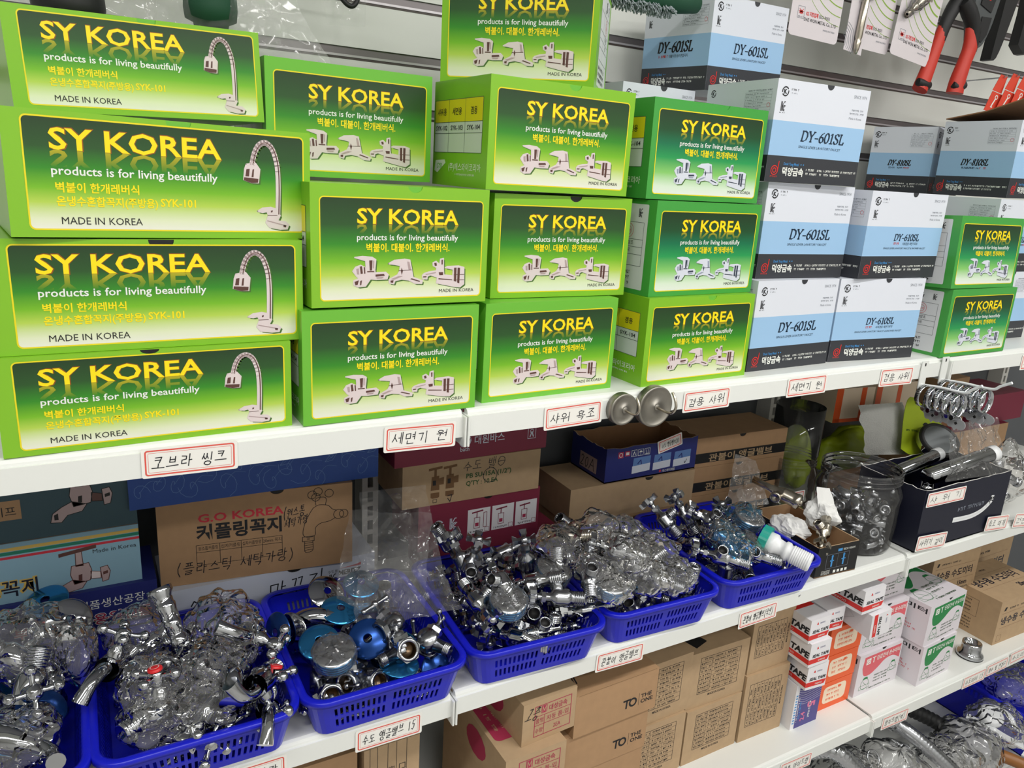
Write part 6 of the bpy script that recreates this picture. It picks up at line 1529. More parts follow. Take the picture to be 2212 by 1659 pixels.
# things in the shade at the back
crumple((.955, .305, -.255), (.050, .045, .092), 8, 'tall yellow green bag in the shade behind the small jar', 'refill_bag', 'lime_bag', 'bag'); crumple((1.120, .315, -.280), (.120, .045, .060), 9, 'yellow green bag lying behind the foam sheet', 'refill_bag', 'lime_bag', 'bag')
plain_box('tape_carton', 'orange and white carton under the upper shelf, left one', (1.000, .270, -.1900), .105, .10, .075, 'orange_pale', -8, 'orange and white cartons in the shade'); plain_box('tape_carton', 'orange and white carton under the upper shelf, right one', (1.120, .262, -.1900), .13, .10, .075, 'orange_pale', -3, 'orange and white cartons in the shade')
for ob in [q for q in COL.objects if q.name.startswith('tape_carton')]:
    g = G(); fr = FR(.1, 0, .075); g.rect(fr, 0, 0, .018, .075, 'orange', 2); g.rect(fr, .068, 0, .082, .075, 'orange', 2); g.rect(fr, 0, 0, .1, .008, 'orange', 2); prt(ob, g)
plain_box('valve_carton', 'kraft carton with a maroon lid strip at the far right back', (1.330, .215, -.3475), .26, .15, .110, 'kraft', 0, None, top='maroon'); plain_box('valve_carton', 'kraft carton on the far right back stack, upper left', (1.345, .255, -.2370), .115, .10, .050, 'kraft_dark', 0); plain_box('valve_carton', 'dark kraft carton highest on the far right back stack', (1.350, .250, -.1860), .100, .10, .066, 'kraft', 2)
plain_box('valve_carton', 'maroon carton under the right upper shelf board', (1.470, .230, -.2370), .20, .12, .070, 'maroon', 0)
plain_box('valve_carton', 'kraft support carton hidden behind the large jar', (1.000, .225, -.3475), .30, .03, .05, 'kraft_dark', 0)

# ------------------------------------------------------------------ hose clamps on two display hooks
def clamp_proto():
    g = G(); r = .0185; M = Matrix.Rotation(PI / 2, 4, 'X')
    g.lathe([(r, -.0042), (r + .0006, -.0042), (r + .0006, .0042), (r, .0042), (r, -.0042)], 'chrome', 32, M)
    for i in range(15):
        a = R(20 + i * 10); c, s = math.cos(a), math.sin(a); fr = F(((r + .0006) * c, 0, (r + .0006) * s), (0, 1, 0), (-s, 0, c)) if False else F(((r + .0006) * c, 0, (r + .0006) * s), (s, 0, -c), (0, 1, 0))
        g.rect(fr, -.0006, -.0026, .0006, .0026, 'bore', 1)
    o = g.build('hose_clamp')
    h = G(); h.tube([(-.006, 0, -r - .003), (.008, 0, -r - .003)], .0036, 'chrome', 12); h.box(-.005, -.0045, -r - .002, .005, .0045, -r + .001, 'chrome_soft'); h.build('screw_housing', o)
    k = G(); pl = smooth2([(-.004, -.003), (-.013, -.006), (-.016, -.014), (-.010, -.020), (-.003, -.019), (0, -.023), (.004, -.019), (.011, -.019), (.015, -.012), (.012, -.005), (.004, -.003), (-.004, -.003)], 3)[:-1]
    k.prism([(.011, x, -r + z) for x, z in pl], (.0012, 0, 0), 'zinc'); k.flat(F((.0110, 0, -r - .011), (0, -1, 0), (0, 0, 1)), [(0, .003), (.003, 0), (0, -.003), (-.003, 0)], 'bore', 2); k.build('thumb_key', o)
    return o
CLP = clamp_proto(); first = True
def display_hook(x, z, L, label, n, tips):
    global first
    g = G(); g.box(x - .0085, -.0026, z - .018, x + .0085, -.0010, z + .028, 'white_metal'); o = g.build('display_hook'); tag(o, label, 'hook', 'display hooks with clamps')
    a = G(); pa = [(x, -.002, z - .012), (x, -L * .35, z - .008), (x, -L * .75, z - .006), (x, -L * .86, z + .002), (x, -L, z + .012)]
    a.tube(smooth3(pa, 5), .0023, 'plug_white', 10); a.build('hook_arm', o)
    c = G(); c.rbox(x - .0012, -.0030, z + .020, x + .0012, -.0026, z + .025, .0006, 'bore', 1); c.build('slot', o)
    for i in range(n):
        q = CLP if first else dup(CLP); first = False
        y = -.012 - (L * .70) * i / n
        put(q, (x + .001 * (i % 2), y, z - .0285), (0, R(-14 + 28 * ((i * 37) % 10) / 10), R(-6 + 4 * (i % 3)))); tag(q, 'chrome worm-drive hose clamp with thumb key, %s from shelf on %s hook' % (('first', 'second', 'third', 'fourth', 'fifth', 'sixth')[i], tips), 'clamp', 'hose clamps on the display hooks')
display_hook(.838, -.006, .098, 'white display hook of clamps, the left of two', 5, 'the left')
display_hook(.893, -.002, .112, 'white display hook of clamps, beside the shelf joint', 6, 'the right')

# ------------------------------------------------------------------ lower shelf, cartons
ZL = -.6975
def spec_table(g, fr, w, h, u0, v0, u1, v1, seed, rot=False, made=True):
    n = 9; vs = [v0 + (v1 - v0) * i / n for i in range(n + 1)]; um = u0 + (u1 - u0) * .30; uq = u0 + (u1 - u0) * .66
    g.frame(fr, u0, v0, u1, v1, .0007, 'ink', 2)
    for i, v in enumerate(vs[1:-1]): g.rect(fr, u0, v - .0002, u1, v + .0002, 'ink', 2)
    g.rect(fr, um - .0002, v0, um + .0002, v1, 'ink', 2); g.rect(fr, uq - .0002, vs[3], uq + .0002, vs[7], 'ink', 2)
    hh = (v1 - v0) / n * .42
    for i in range(n):
        a = vs[i] + hh * .6
        g.fine(fr, u0 + .002, a, um - .001, hh, 'ink', 2, seed + i); g.fine(fr, um + .005, a, (uq if 3 <= i < 7 else u1 - .006) - .003, hh, 'ink', 2, seed + 20 + i)
        if 3 <= i < 7: g.fine(fr, uq + .004, a, u1 - .003, hh, 'ink', 2, seed + 40 + i)
    if made: g.text(fr, 'MADE IN KOREA', (u0 + u1) / 2, v0 - .0085, .0062, 'ink', 2, fit=.04, align='C', bold=.01)
SC_ = 'kraft carton printed with a specification table'
def table_box(label, loc, w, d, h, rz, seed, turned=False, part=None):
    o = plain_box('spec_carton', label, loc, w, d, h, 'kraft_light', rz, 'kraft cartons with specification tables')
    g = G(); fr = FR(w, 0, h)
    if turned: fr = F((w, 0, 0), (0, 0, 1), (-1, 0, 0)); spec_table(g, fr, h, w, .030, .018, h - .020, w - .012, seed)
    else: spec_table(g, fr, w, h, part or .022, .026, w - .020, h - .012, seed)
    prt(o, g)
    s = G(); fl = LF(w, d, h)
    for i in range(3): s.line(fl, [(d - .030 + i * .006, h * .30), (d - .024 + i * .006, h * .50)], .0025, 'ink', 2)
    s.build('side_print', o)
    return o
table_box(SC_ + ', turned sideways, beside the purple carton', (.6120, .0650, ZL), .1080, .12, .1395, -1, 3, True)
table_box(SC_ + ', turned sideways, under the shelf label', (.6150, .0700, ZL + .1400), .1030, .12, .1150, 0, 5, True)
table_box(SC_ + ', lower one of the middle column', (.4780, .0660, ZL), .1290, .13, .1095, .6, 7)
table_box(SC_ + ', middle column, upper, with dark lid hole', (.4770, .0720, ZL + .1098), .1330, .13, .1100, -1, 9)
table_box(SC_ + ', lower, half hidden by the THE ONE cartons', (.3530, .0660, ZL), .1210, .13, .1145, 0, 11)
table_box(SC_ + ', upper, half hidden by the THE ONE cartons', (.3600, .0690, ZL + .1148), .1180, .13, .1130, 1, 13)
ob = bpy.data.objects['spec_carton.003']
g = G(); tp = TP(.133, .13, .11); g.flat(tp, [(.020, .012), (.052, .022), (.045, .048), (.014, .036)], 'bore', 2); g.text(tp, 'TO THE ONE', .06, .05, .014, 'ink', 2, bold=.01); prt(ob, g, 'lid_print')
def one_box(label, loc, w, d, h, rz):
    o = plain_box('faucet_carton', label, loc, w, d, h, 'kraft', rz, 'THE ONE cartons')
    g = G(); fr = FR(w, 0, h)
    ring(g, fr, w * .70, h * .36, .0062, .0030, 'ink', 2); g.line(fr, [(w * .585, h * .36 + .0062), (w * .665, h * .36 + .0062)], .0030, 'ink', 2); g.line(fr, [(w * .625, h * .36 + .0062), (w * .620, h * .36 - .0072)], .0030, 'ink', 2)
    g.line(fr, [(w * .775, h * .23), (w * .775, h * .52)], .0005, 'ink', 2); g.text(fr, 'THE', w * .80, h * .385, .0095, 'ink', 2, fit=.021, bold=.02); g.text(fr, 'ONE', w * .80, h * .255, .0095, 'ink', 2, fit=.024, bold=.02)
    g.rect(fr, .004, h - .0012, w - .004, h - .0006, 'kraft_edge', 1); prt(o, g)
    t = G(); tp = TP(w, d, h)
    for i in range(4): t.line(tp, [(.006 + i * .004, d - .022), (.010 + i * .004, d - .006)], .0022, 'ink', 2)
    t.build('lid_print', o)
one_box('brown carton lettered TO THE ONE, top of three', (.2010, .0150, -.5000), .1545, .047, .0713, 1.6)
one_box('brown carton lettered TO THE ONE, middle of three', (.1930, .0200, -.5715), .1540, .045, .0713, 1.2)
one_box('brown carton lettered TO THE ONE, bottom of three', (.1910, .0220, ZL), .1540, .043, .1255, 1)
def pop_box(label, loc, w, d, h, rz, top=True):
    o = plain_box('popup_carton', label, loc, w, d, h, 'kraft_light', rz, 'kraft cartons with dark red tables')
    g = G(); fr = FR(w, 0, h); u0, u1, v0, v1 = w * .22, w * .90, h * .13, h * .86
    g.frame(fr, u0, v0, u1, v1, .0011, 'maroon_red', 2); va, vb = v0 + (v1 - v0) * .36, v0 + (v1 - v0) * .66; um = u0 + (u1 - u0) * .26
    for v in (va, vb): g.rect(fr, u0, v - .0004, u1, v + .0004, 'maroon_red', 2)
    g.rect(fr, um - .0004, v0, um + .0004, vb, 'maroon_red', 2)
    g.text(fr, '대성금속', u0 + (u1 - u0) * .38, vb + h * .06, h * .155, 'maroon_red', 3, fit=(u1 - u0) * .50, bold=.01); g.text(fr, '자동 폼-업', um + .004, va + h * .05, h * .135, 'maroon_red', 3, fit=(u1 - um) * .82); g.text(fr, '2EA', (um + u1) / 2, v0 + h * .07, h * .14, 'maroon_red', 3, align='C', sx=.8)
    g.text(fr, '품명', (u0 + um) / 2, va + h * .06, h * .13, 'maroon_red', 3, fit=(um - u0) * .8, align='C'); g.text(fr, '수량', (u0 + um) / 2, v0 + h * .08, h * .13, 'maroon_red', 3, fit=(um - u0) * .8, align='C')
    g.rect(fr, u0 + (u1 - u0) * .17, vb + h * .05, u0 + (u1 - u0) * .32, v1 - h * .02, 'maroon_red', 3); g.line(fr, [(u0 + (u1 - u0) * .20, vb + h * .06), (u0 + (u1 - u0) * .20, v1 - h * .04), (u0 + (u1 - u0) * .245, vb + h * .1), (u0 + (u1 - u0) * .29, v1 - h * .04), (u0 + (u1 - u0) * .29, vb + h * .06)], .0010, 'kraft_light', 4)
    if top: hand(g, fr, '고층', w * .06, v0 + h * .45, w * .32, h * .30, .0011, 'marker', 5, 61, slant=.4)
    prt(o, g)
    t = G(); tp = TP(w, d, h); t.flat(tp, rrect(w * .06, d * .20, w * .60, d * .62, .008), 'maroon_red', 2)
    for i in range(3): t.fine(tp.rot(-PI / 2, w * .15 + i * .012, d * .58), 0, 0, d * .28, .005, 'kraft_light', 3, i)
    t.build('lid_print', o)
    s = G(); fl = LF(w, d, h); s.flat(fl, [(d * .55 + d * .16 * math.cos(i * .5), h * .5 + h * .33 * math.sin(i * .5)) for i in range(13)], 'maroon_red', 2); s.build('side_print', o)
pop_box('light kraft carton with a red table and handwriting, upper one', (.1100, .0090, -.4750), .0900, .17, .0665, 3)
pop_box('light kraft carton with a red table, lower one under the handwritten carton', (.0785, -.0060, -.5425), .0970, .19, .0672, .5, False)
plain_box('popup_carton', 'light kraft carton at the base below the red table cartons', (.0785, .0100, ZL), .0980, .18, .1545, 'kraft_light', 0, 'kraft cartons with dark red tables')
o = plain_box('pipe_carton', 'kraft carton standing on end with sideways black lettering', (-.0990, .0500, ZL), .0760, .20, .262, 'kraft_light', 0)
g = G(); fr = F((.076, 0, .262), (0, 0, -1), (1, 0, 0))
for v in (-.018, -.032, -.044, -.058, -.068): g.rect(fr, 0, v - .0003, .25, v + .0003, 'ink', 2)
g.rect(fr, .045, -.058, .0456, -.018, 'ink', 2)
g.text(fr, '제일산업', .052, -.029, .011, 'ink', 2, bold=.01); g.text(fr, 'P-100', .062, -.042, .010, 'ink', 2); g.text(fr, '2EA', .070, -.055, .010, 'ink', 2); g.text(fr, '품번', .036, -.042, .009, 'ink', 2); g.frame(fr, .037, -.028, .045, -.020, .0009, 'ink', 2); prt(o, g)
plain_box('pipe_carton', 'plain kraft carton under the middle shelf at the lower left', (-.3700, .0560, ZL), .2640, .20, .262, 'kraft', 0)

# sealing tape cartons
def seal_box(label, loc, rot, w=.052, d=.085, h=.047):
    g = G(); carton(g, w, d, h, 'carton_white'); o = g.build('seal_tape_carton', None, loc, [R(a) for a in rot]); tag(o, label, 'box', 'white and red sealing tape cartons')
    p = G(); fr = FR(w, 0, h); p.flat(fr, [(.0, .006), (w * .92, .006), (w, .0155), (0, .0155)], 'seal_red', 2); p.text(fr, 'SEAL TAPE', w * .94, .0185, .0085, 'ink', 2, fit=w * .80, align='R', bold=.04, shear=.15)
    p.text(fr, 'DAEWOO', w * .80, .0085, .0045, 'print_white', 3, fit=w * .34, align='R', bold=.02); p.text(fr, 'DAEWOO', w * .72, .035, .0045, 'navy', 2, fit=w * .25, align='R'); p.flat(fr, [(w * .30, .0345), (w * .40, .0345), (w * .35, .0400)], 'seal_red', 2); prt(o, p)
    s = G(); fl = LF(w, d, h); s.rect(fl, 0, .006, d, .0155, 'seal_red', 2); s.text(fl, 'SEAL TAPE', d * .97, .0185, .016, 'ink', 2, fit=d * 1.0, align='R', bold=.05, shear=.15); s.text(fl, 'DAEWOO', d * .60, .0080, .006, 'print_white', 3, fit=d * .4, align='R'); s.build('side_print', o)
    t = G(); tp = TP(w, d, h); t.rect(tp, 0, d * .45, w, d * .72, 'seal_red', 2); t.build('lid_print', o)
ST = 'white sealing tape carton with red band, '
seal_box(ST + 'lowest of the left pile on the purple carton', (.7286, .0300, -.5990), (0, 0, -5), .0487, .085, .0530)
seal_box(ST + 'second of the left pile', (.7191, .0260, -.5455), (0, 0, -1), .0531, .085, .0484)
seal_box(ST + 'top of the left pile', (.7130, .0300, -.4965), (0, 0, 0), .0521, .085, .0461)
seal_box(ST + 'right beside the top of the left pile', (.7680, .0420, -.4965), (0, 0, -3), .0480, .080, .0470)
seal_box(ST + 'highest of all, under the middle shelf edge', (.8150, .0060, -.4505), (0, 0, 1), .0600, .085, .0470)
g = G(); w, d, h = .0500, .075, .0520; carton(g, w, d, h, 'carton_white'); o = g.build('seal_tape_carton', None, (.8500, .0040, -.5100), [R(3), R(-7), R(-4)]); tag(o, ST + 'turned with its band upright and a white end', 'box', 'white and red sealing tape cartons')
p = G(); fr = F((0, 0, h), (0, 0, -1), (1, 0, 0)); p.rect(fr, 0, .006, h * .96, .015, 'seal_red', 2); p.text(fr, 'SEAL TAPE', h * .94, .019, .0085, 'ink', 2, fit=h * .80, align='R', bold=.04, shear=.15); p.text(fr, 'DAEWOO', h * .78, .0085, .0045, 'print_white', 3, fit=h * .34, align='R', bold=.02); p.text(fr, 'DAEWOO', h * .30, .037, .0045, 'navy', 2, fit=h * .22); p.flat(fr, [(h * .14, .0375), (h * .22, .0375), (h * .18, .0415)], 'seal_red', 2); prt(o, p)
s = G(); fl = LF(w, d, h); s.line(fl, [(.004, .004), (d * .5, h * .5), (.004, h - .004)], .0003, 'dy_grey', 2); s.build('end_flap', o)
o = plain_box('soap_carton', 'purple striped carton with a large numeral 5, under the sealing tape', (.7283, .0462, ZL), .0727, .09, .0975, 'carton_white')
g = G(); fr = FR(.0727, 0, .0975); g.rect(fr, .010, 0, .0727, .0975, 'purple', 1)
for i in range(9): g.line(fr, smooth2([(.010, .058 + i * .0045), (.030, .050 + i * .0050), (.0727, .056 + i * .0048)], 4), .0005, 'carton_white', 2)
f2 = F((.045, 0, .012), (0, 0, 1), (-1, 0, 0)); g.text(f2, '2.4', .0, .010, .016, 'pink', 3, bold=.02); g.text(fr.rot(-PI / 2, .040, .050), '5', 0, .0, .028, 'pink', 3, bold=.04); g.fine(f2, .0, -.004, .04, .005, 'print_white', 3, 2); g.fine(f2, .0, .024, .045, .004, 'print_blue', 3, 3); g.fine(f2, .0, .030, .06, .003, 'print_white', 3, 4)
for i in range(11): g.rect(fr, .003, .012 + i * .006, .008, .015 + i * .006, 'print_blue', 2)
prt(o, g)
for i, l in enumerate(('bottom of three', 'middle of three', 'top of three')):
    o = plain_box('valve_carton', 'orange carton with rounded pale panel, ' + l, (.8166 + .002 * i, .0600, ZL + i * .0612), .0952, .09, .0600, 'orange', 0, 'orange cartons')
    g = G(); fr = FR(.0952, 0, .06); g.flat(fr, rrect(.014, .012, .080, .050, .009, 5), 'orange_pale', 1)
    for j in range(3): g.fine(fr, .024, .018 + .0105 * j, .066, .005, 'orange', 2, i * 3 + j)
    g.rect(fr, .055, .041, .063, .046, 'orange', 3); prt(o, g)
# water meter cartons
def meter_front(w, h, m, title):
    g = G(); fr = FR(w, 0, h)
    top = h * .92
    pts = [(w * .12, top)] + smooth2([(w * .10, h * .66), (w * .16, h * .47), (w * .30, h * .44), (w * .46, h * .54), (w * .62, h * .68), (w * .80, h * .70), (w * .97, h * .58)], 4) + [(w * .97, top)]
    g.flat(fr, pts, m, 1)
    g.rect(fr, w * .17, h * .72, w * .27, h * .86, 'print_white', 2); ring(g, fr, w * .22, h * .79, h * .04, .0012, m, 3); g.rect(fr, w * .30, h * .84, w * .38, h * .86, 'print_white', 2); g.rect(fr, w * .33, h * .72, w * .35, h * .86, 'print_white', 2)
    g.text(fr, title, w * .95, h * .76, h * .125, 'print_white', 3, fit=w * .54, align='R', bold=.02)
    for cx, cy, s in ((w * .22, h * .24, h * .13), (w * .84, h * .42, h * .11)):
        ring(g, fr, cx, cy, s, .0008, 'meter_green', 2); g.frame(fr, cx - s * 1.3, cy - s * .9, cx + s * 1.3, cy - s * .2, .0006, 'meter_green', 2); g.line(fr, [(cx - s * .5, cy + s * .5), (cx + s * .5, cy - s * .4)], .0006, 'meter_green', 2); g.flat(fr, [(cx - s * .7, cy + s * .9), (cx + s * .7, cy + s * .9), (cx + s * .4, cy + s * 1.3), (cx - s * .4, cy + s * 1.3)], 'meter_green', 2)
    for i in range(3): g.fine(fr, w * .42, h * (.20 + .075 * i), w * .74, h * .035, 'green_dark', 2, i)
    g.fine(fr, w * .30, h * .07, w * .86, h * .03, 'green_dark', 2, 7)
    return g
def meter_box(label, loc, rz, w, d, h, m, title, lid=False):
    o = plain_box('meter_carton', label, loc, w, d, h, 'meter_white', rz, 'white water meter cartons', notch=(w * .55, .007, .005))
    prt(o, meter_front(w, h, m, title))
    s = G(); fl = LF(w, d, h); s.text(fl, '수도미터', d * .96, h * .80, h * .13, 'ink', 2, fit=d * .66, align='R', bold=.02)
    for i in range(6): s.fine(fl, d * .12, h * (.66 - .075 * i), d * (.55 + .06 * i), h * .045, 'meter_red', 2, i)
    for i in range(3): s.fine(fl, d * .20, h * (.17 - .055 * i), d * .66, h * .04, 'ink', 2, i + 9)
    s.build('side_print', o)
    if lid:
        t = G(); q = meter_front(w, d, m, title)
        t.v = [(x, z + .0, h + .0004 - y) for x, y, z in q.v]; t.f, t.m, t.sm, t.mats = q.f, q.m, q.sm, q.mats; t.build('lid_print', o)
meter_box('white meter carton with a red wave, bottom of the red pile', (.9230, .0567, ZL), 1, .1390, .13, .0955, 'meter_red', '단갑건식 온수미터')
meter_box('white meter carton with a red wave, middle of the red pile', (.9200, .0640, ZL + .0960), 0, .1390, .13, .0965, 'meter_red', '단갑건식 온수미터')
meter_box('white meter carton with a red wave, top under the middle shelf', (.9230, .0800, ZL + .1930), 0, .1390, .12, .0930, 'meter_red', '단갑건식 온수미터')
meter_box('white meter carton with a green wave, lower one', (1.0779, .0233, ZL), 2.9, .1240, .13, .0937, 'meter_green', '단갑건식 수도미터')
meter_box('white meter carton with a green wave, upper one with printed lid', (1.0740, .0250, ZL + .0942), 4, .1390, .145, .0927, 'meter_green', '단갑건식 수도미터', True)
def cold_box(label, loc, rz, w, d, h, size, lid=True):
    o = plain_box('cold_meter_carton', label, loc, w, d, h, 'kraft_light', rz, 'kraft cold water meter cartons')
    def face(g, fr, w, h):
        g.flat(fr, [(w * .08, h * .76), (w * .12, h * .76), (w * .14, h * .84), (w * .10, h * .84)], 'ink', 2); g.fine(fr, w * .17, h * .77, w * .60, h * .04, 'ink', 2, 3)
        for v in (.70, .36): g.rect(fr, w * .06, h * v, w * .94, h * v + .0005, 'kraft_edge', 2)
        g.text(fr, '냉수용 수도미터', w * .07, h * .45, h * .20, 'navy_deep', 3, fit=w * .82, bold=.02); g.text(fr, size, w * .62, h * .20, h * .14, 'navy_deep', 3, fit=w * .2, bold=.03); g.fine(fr, w * .70, h * .10, w * .9, h * .04, 'ink', 2, 5)
    g = G(); face(g, FR(w, 0, h), w, h); g.frame(FR(w, 0, h), w * .06, h * .06, w * .14, h * .2, .0006, 'kraft_edge', 2); prt(o, g)
    if lid: t = G(); face(t, TP(w, d, h), w, d); t.build('lid_print', o)
    s = G(); fl = LF(w, d, h); s.frame(fl, d * .1, h * .42, d * .66, h * .80, .0005, 'ink', 2)
    for i in range(4): s.fine(fl, d * .12, h * (.48 + .08 * i), d * .55, h * .035, 'ink', 2, i)
    for i in range(4): s.fine(fl, d * .12, h * (.10 + .07 * i), d * .6, h * .03, 'ink', 2, i + 5)
    s.build('side_print', o)
cold_box('kraft cold water meter carton at the right, marked 20mm on its lid', (1.3860, .0400, ZL), -1, .200, .14, .1110, '20mm')
cold_box('kraft cold water meter carton behind, marked 15mm', (1.2450, .1300, ZL + .0980), -3, .165, .12, .1080, '15mm', False)
cold_box('kraft cold water meter carton under the one marked 15mm', (1.2500, .1280, ZL), -2, .160, .12, .0975, '15mm', False)
cold_box('dark kraft carton in the back right corner of the lower shelf', (1.4600, .1950, ZL), 0, .250, .14, .1500, '25mm', False)
g = G(); M = Matrix.Translation((1.298, .040, ZL))
g.lathe([(1e-5, .004), (.0165, .004)], 'bore', 32, M); g.lathe([(.0165, .004), (.0165, .034), (.0195, .034), (.0200, .030), (.0200, .016), (.0240, .012), (.0270, .008), (.0275, .0035), (.0265, .002)], 'chrome', 40, M); g.lathe([(.0265, .002), (.0275, .001), (.0265, 0), (1e-5, 0)], 'bore', 40, M)
g.prism([(M.translation.x + .0208 * math.cos(PI * i / 3), M.translation.y + .0208 * math.sin(PI * i / 3), ZL + .014) for i in range(6)], (0, 0, .016), 'chrome') if 0 else None
tag(g.build('drain_flange'), 'chrome drain flange standing alone on the lower shelf', 'flange')
# ------------------------------------------------------------------ things hanging on the slatted wall
def blister_card(label, x, y, z, w, h, tilt, art='burner'):
    """white card hung on the wall, bottom left corner at x, z"""
    o = empty('blister_card', (x, y, z), (0, R(tilt), 0)); tag(o, label, 'card', 'blister cards on the wall')
    g = G(); g.prism([(u, 0, v) for u, v in rrect(0, 0, w, h, .008, 4)], (0, .0008, 0), 'card_white'); c = g.build('backing_card', o)
    p = G(); fr = F((0, 0, 0), (1, 0, 0), (0, 0, 1))
    for i in range(6):
        r = .040 + .0150 * i; wd = .0035 * (1 - i * .15)
        pts = []
        for k in range(40):
            a = R(150 + 160 * k / 39); u, v = w * 1.0 + r * math.cos(a), h * .72 + r * math.sin(a) * 1.0
            if .001 < u < w - .001 and .001 < v < h - .001: pts.append((u, v))
        if len(pts) > 1: p.line(fr, pts, max(.0008, wd), 'card_green', 1)
    p.frame(fr, w * .13, .028, w * .26, .046, .0006, 'dy_grey', 2); p.flat(fr, [(w * .195 + .0042 * math.cos(i * .6), .0375 + .0032 * math.sin(i * .6)) for i in range(11)], 'seal_red', 3)
    for sx in (-1, 1):
        for q in ((.0045, .0045), (.006, .001), (.005, -.002)): p.line(fr, [(w * .195, .0375), (w * .195 + sx * q[0], .0375 + q[1])], .0009, 'seal_red', 3)
    p.fine(fr, w * .145, .029, w * .25, .0022, 'dy_grey', 3, 2)
    p.text(fr, 'KS 지정업체', w * .30, .0345, .0075, 'seal_red', 2, fit=w * .24, bold=.03); p.text(fr, 'ISO-9001', w * .56, .0345, .0075, 'ink', 2, fit=w * .22); p.text(fr, 'DAE WON METAL Co., LTD', w * .27, .0255, .0075, 'ink', 2, fit=w * .66, bold=.01); p.text(fr, 'MADE IN KOREA', w * .92, .0165, .004, 'dy_grey', 2, fit=w * .24, align='R'); p.build('print', c)
    b = G(); A, B = Vector((w * .10, -.009, .068)), Vector((w * .80, -.010, .150)); d = (B - A).normalized(); M = Matrix.Translation(A) @ align(d)
    b.lathe([(.0028, 0), (.0042, 0), (.0045, .006), (.0040, .008), (.0040, .020), (.0060, .022), (.0070, .026), (.0060, .030), (.0085, .034), (.0085, .052), (.0078, .054), (.0090, .056), (.0090, .085), (.0065, .088), (1e-5, .088)], 'nickel', 20, M); b.lathe([(.0028, 0), (.0026, .012), (1e-5, .012)], 'bore', 12, M)
    b.box(w * .42, -.0205, .098, w * .50, -.0185, .104, 'nickel'); b.build('gas_coupler', o)
    f = G(); f.lathe([(.0058, -.004), (.0075, .0), (.0085, .018), (.0125, .026), (.0130, .090), (.008, .094)], 'film', 16, M); f.build('blister', o)
blister_card('white blister card with a nickel coupler, leftmost, beside the corner-on carton', .6960, .2600, .5310, .1220, .20, 1.5)
blister_card('white blister card with a nickel coupler, half behind the rightmost card', .8520, .2680, .5340, .1150, .20, 2)
blister_card('white blister card with a nickel coupler, rightmost, beside the red pliers', .9600, .2580, .5320, .1160, .20, 6)
g = G(); M = Matrix.Translation((.8640, .2540, .5280)) @ align((.06, 0, 1)); g.lathe([(1e-5, -.010), (.0028, -.009), (.0050, 0), (.0062, .010), (.0050, .014), (.0062, .018), (.0066, .17), (1e-5, .17)], 'nickel', 20, M); o = g.build('pen_torch'); tag(o, 'slim nickel pen shaped tool hanging between two blister cards', 'tool')
p = G(); p.prism([(.8380, .2600, .5240), (.8860, .2600, .5190), (.8960, .2600, .72), (.8440, .2600, .72)], (0, .0008, 0), 'card_white'); fr = F((.838, .26, .524), (1, 0, 0), (0, 0, 1))
for i in range(6): ring(p, fr, -.010, .012, .012 + .0045 * i, .0008, 'dy_grey', 2, -30, 70, 10)
p.build('backing_card', o)
# red handled tool
def grip(pts, rs, flat, name, m, par, seg=14):
    g = G(); P_ = smooth3(pts, 5); n = len(P_); r = []
    for i in range(n):
        t = i / (n - 1) * (len(rs) - 1); k = min(int(t), len(rs) - 2); r.append(rs[k] + (rs[k + 1] - rs[k]) * (t - k))
    g.tube(P_, r, m, seg); y0 = P_[0].y
    g.v = [(x, y0 + (y - y0) * flat, z) for x, y, z in g.v]
    return g.build(name, par)
o = empty('pliers', (1.13, .262, .64)); tag(o, 'red and black handled pliers hanging beside the blister cards', 'tool')
def grip_local(pts, rs, flat, name, m): return grip([(x - 1.13, y - .262, z - .64) for x, y, z in pts], rs, flat, name, m, o)
a = grip_local([(1.0730, .262, .480), (1.0820, .262, .505), (1.0950, .262, .545), (1.1060, .262, .580), (1.1150, .262, .606)], [.0175, .0165, .0145, .0140, .0120], .7, 'left_handle', 'tool_red')
b_ = grip_local([(1.1660, .250, .482), (1.1680, .250, .505), (1.1780, .250, .540), (1.1860, .250, .570), (1.1760, .250, .604)], [.0200, .0185, .0160, .0165, .0110], .7, 'right_handle', 'tool_red')
for pts, rs, nm, par in (([(1.1930, .2490, .560), (1.1860, .249, .600), (1.1600, .249, .628), (1.1350, .249, .645)], [.0100, .0150, .0170, .0150], 'upper_grip', b_), ([(1.1040, .2610, .560), (1.1120, .261, .600), (1.1250, .261, .628), (1.1400, .261, .650)], [.0090, .0135, .0150, .0150], 'upper_grip', a), ([(1.0560, .2570, .493), (1.0740, .2555, .490), (1.0920, .2570, .4895)], [.0070, .0085, .0075], 'end_band', a), ([(1.1480, .2450, .496), (1.1660, .2430, .492), (1.1830, .2440, .499)], [.0060, .0080, .0080], 'end_band', b_)):
    g = grip([(x - 1.13, y - .262, z - .64) for x, y, z in pts], rs, .8, nm, 'tool_black', par)
g = G(); g.lathe([(1e-5, -.008), (.018, -.008), (.020, -.004), (.020, .004), (1e-5, .006)], 'tool_black', 20, Matrix.Translation((.015, -.006, .012)) @ Matrix.Rotation(PI / 2, 4, 'X')); g.prism([(-.02, -.005, .01), (.05, -.005, .01), (.045, -.005, .08), (.0, -.005, .085)], (0, .010, 0), 'tool_grey'); g.build('jaws', o)
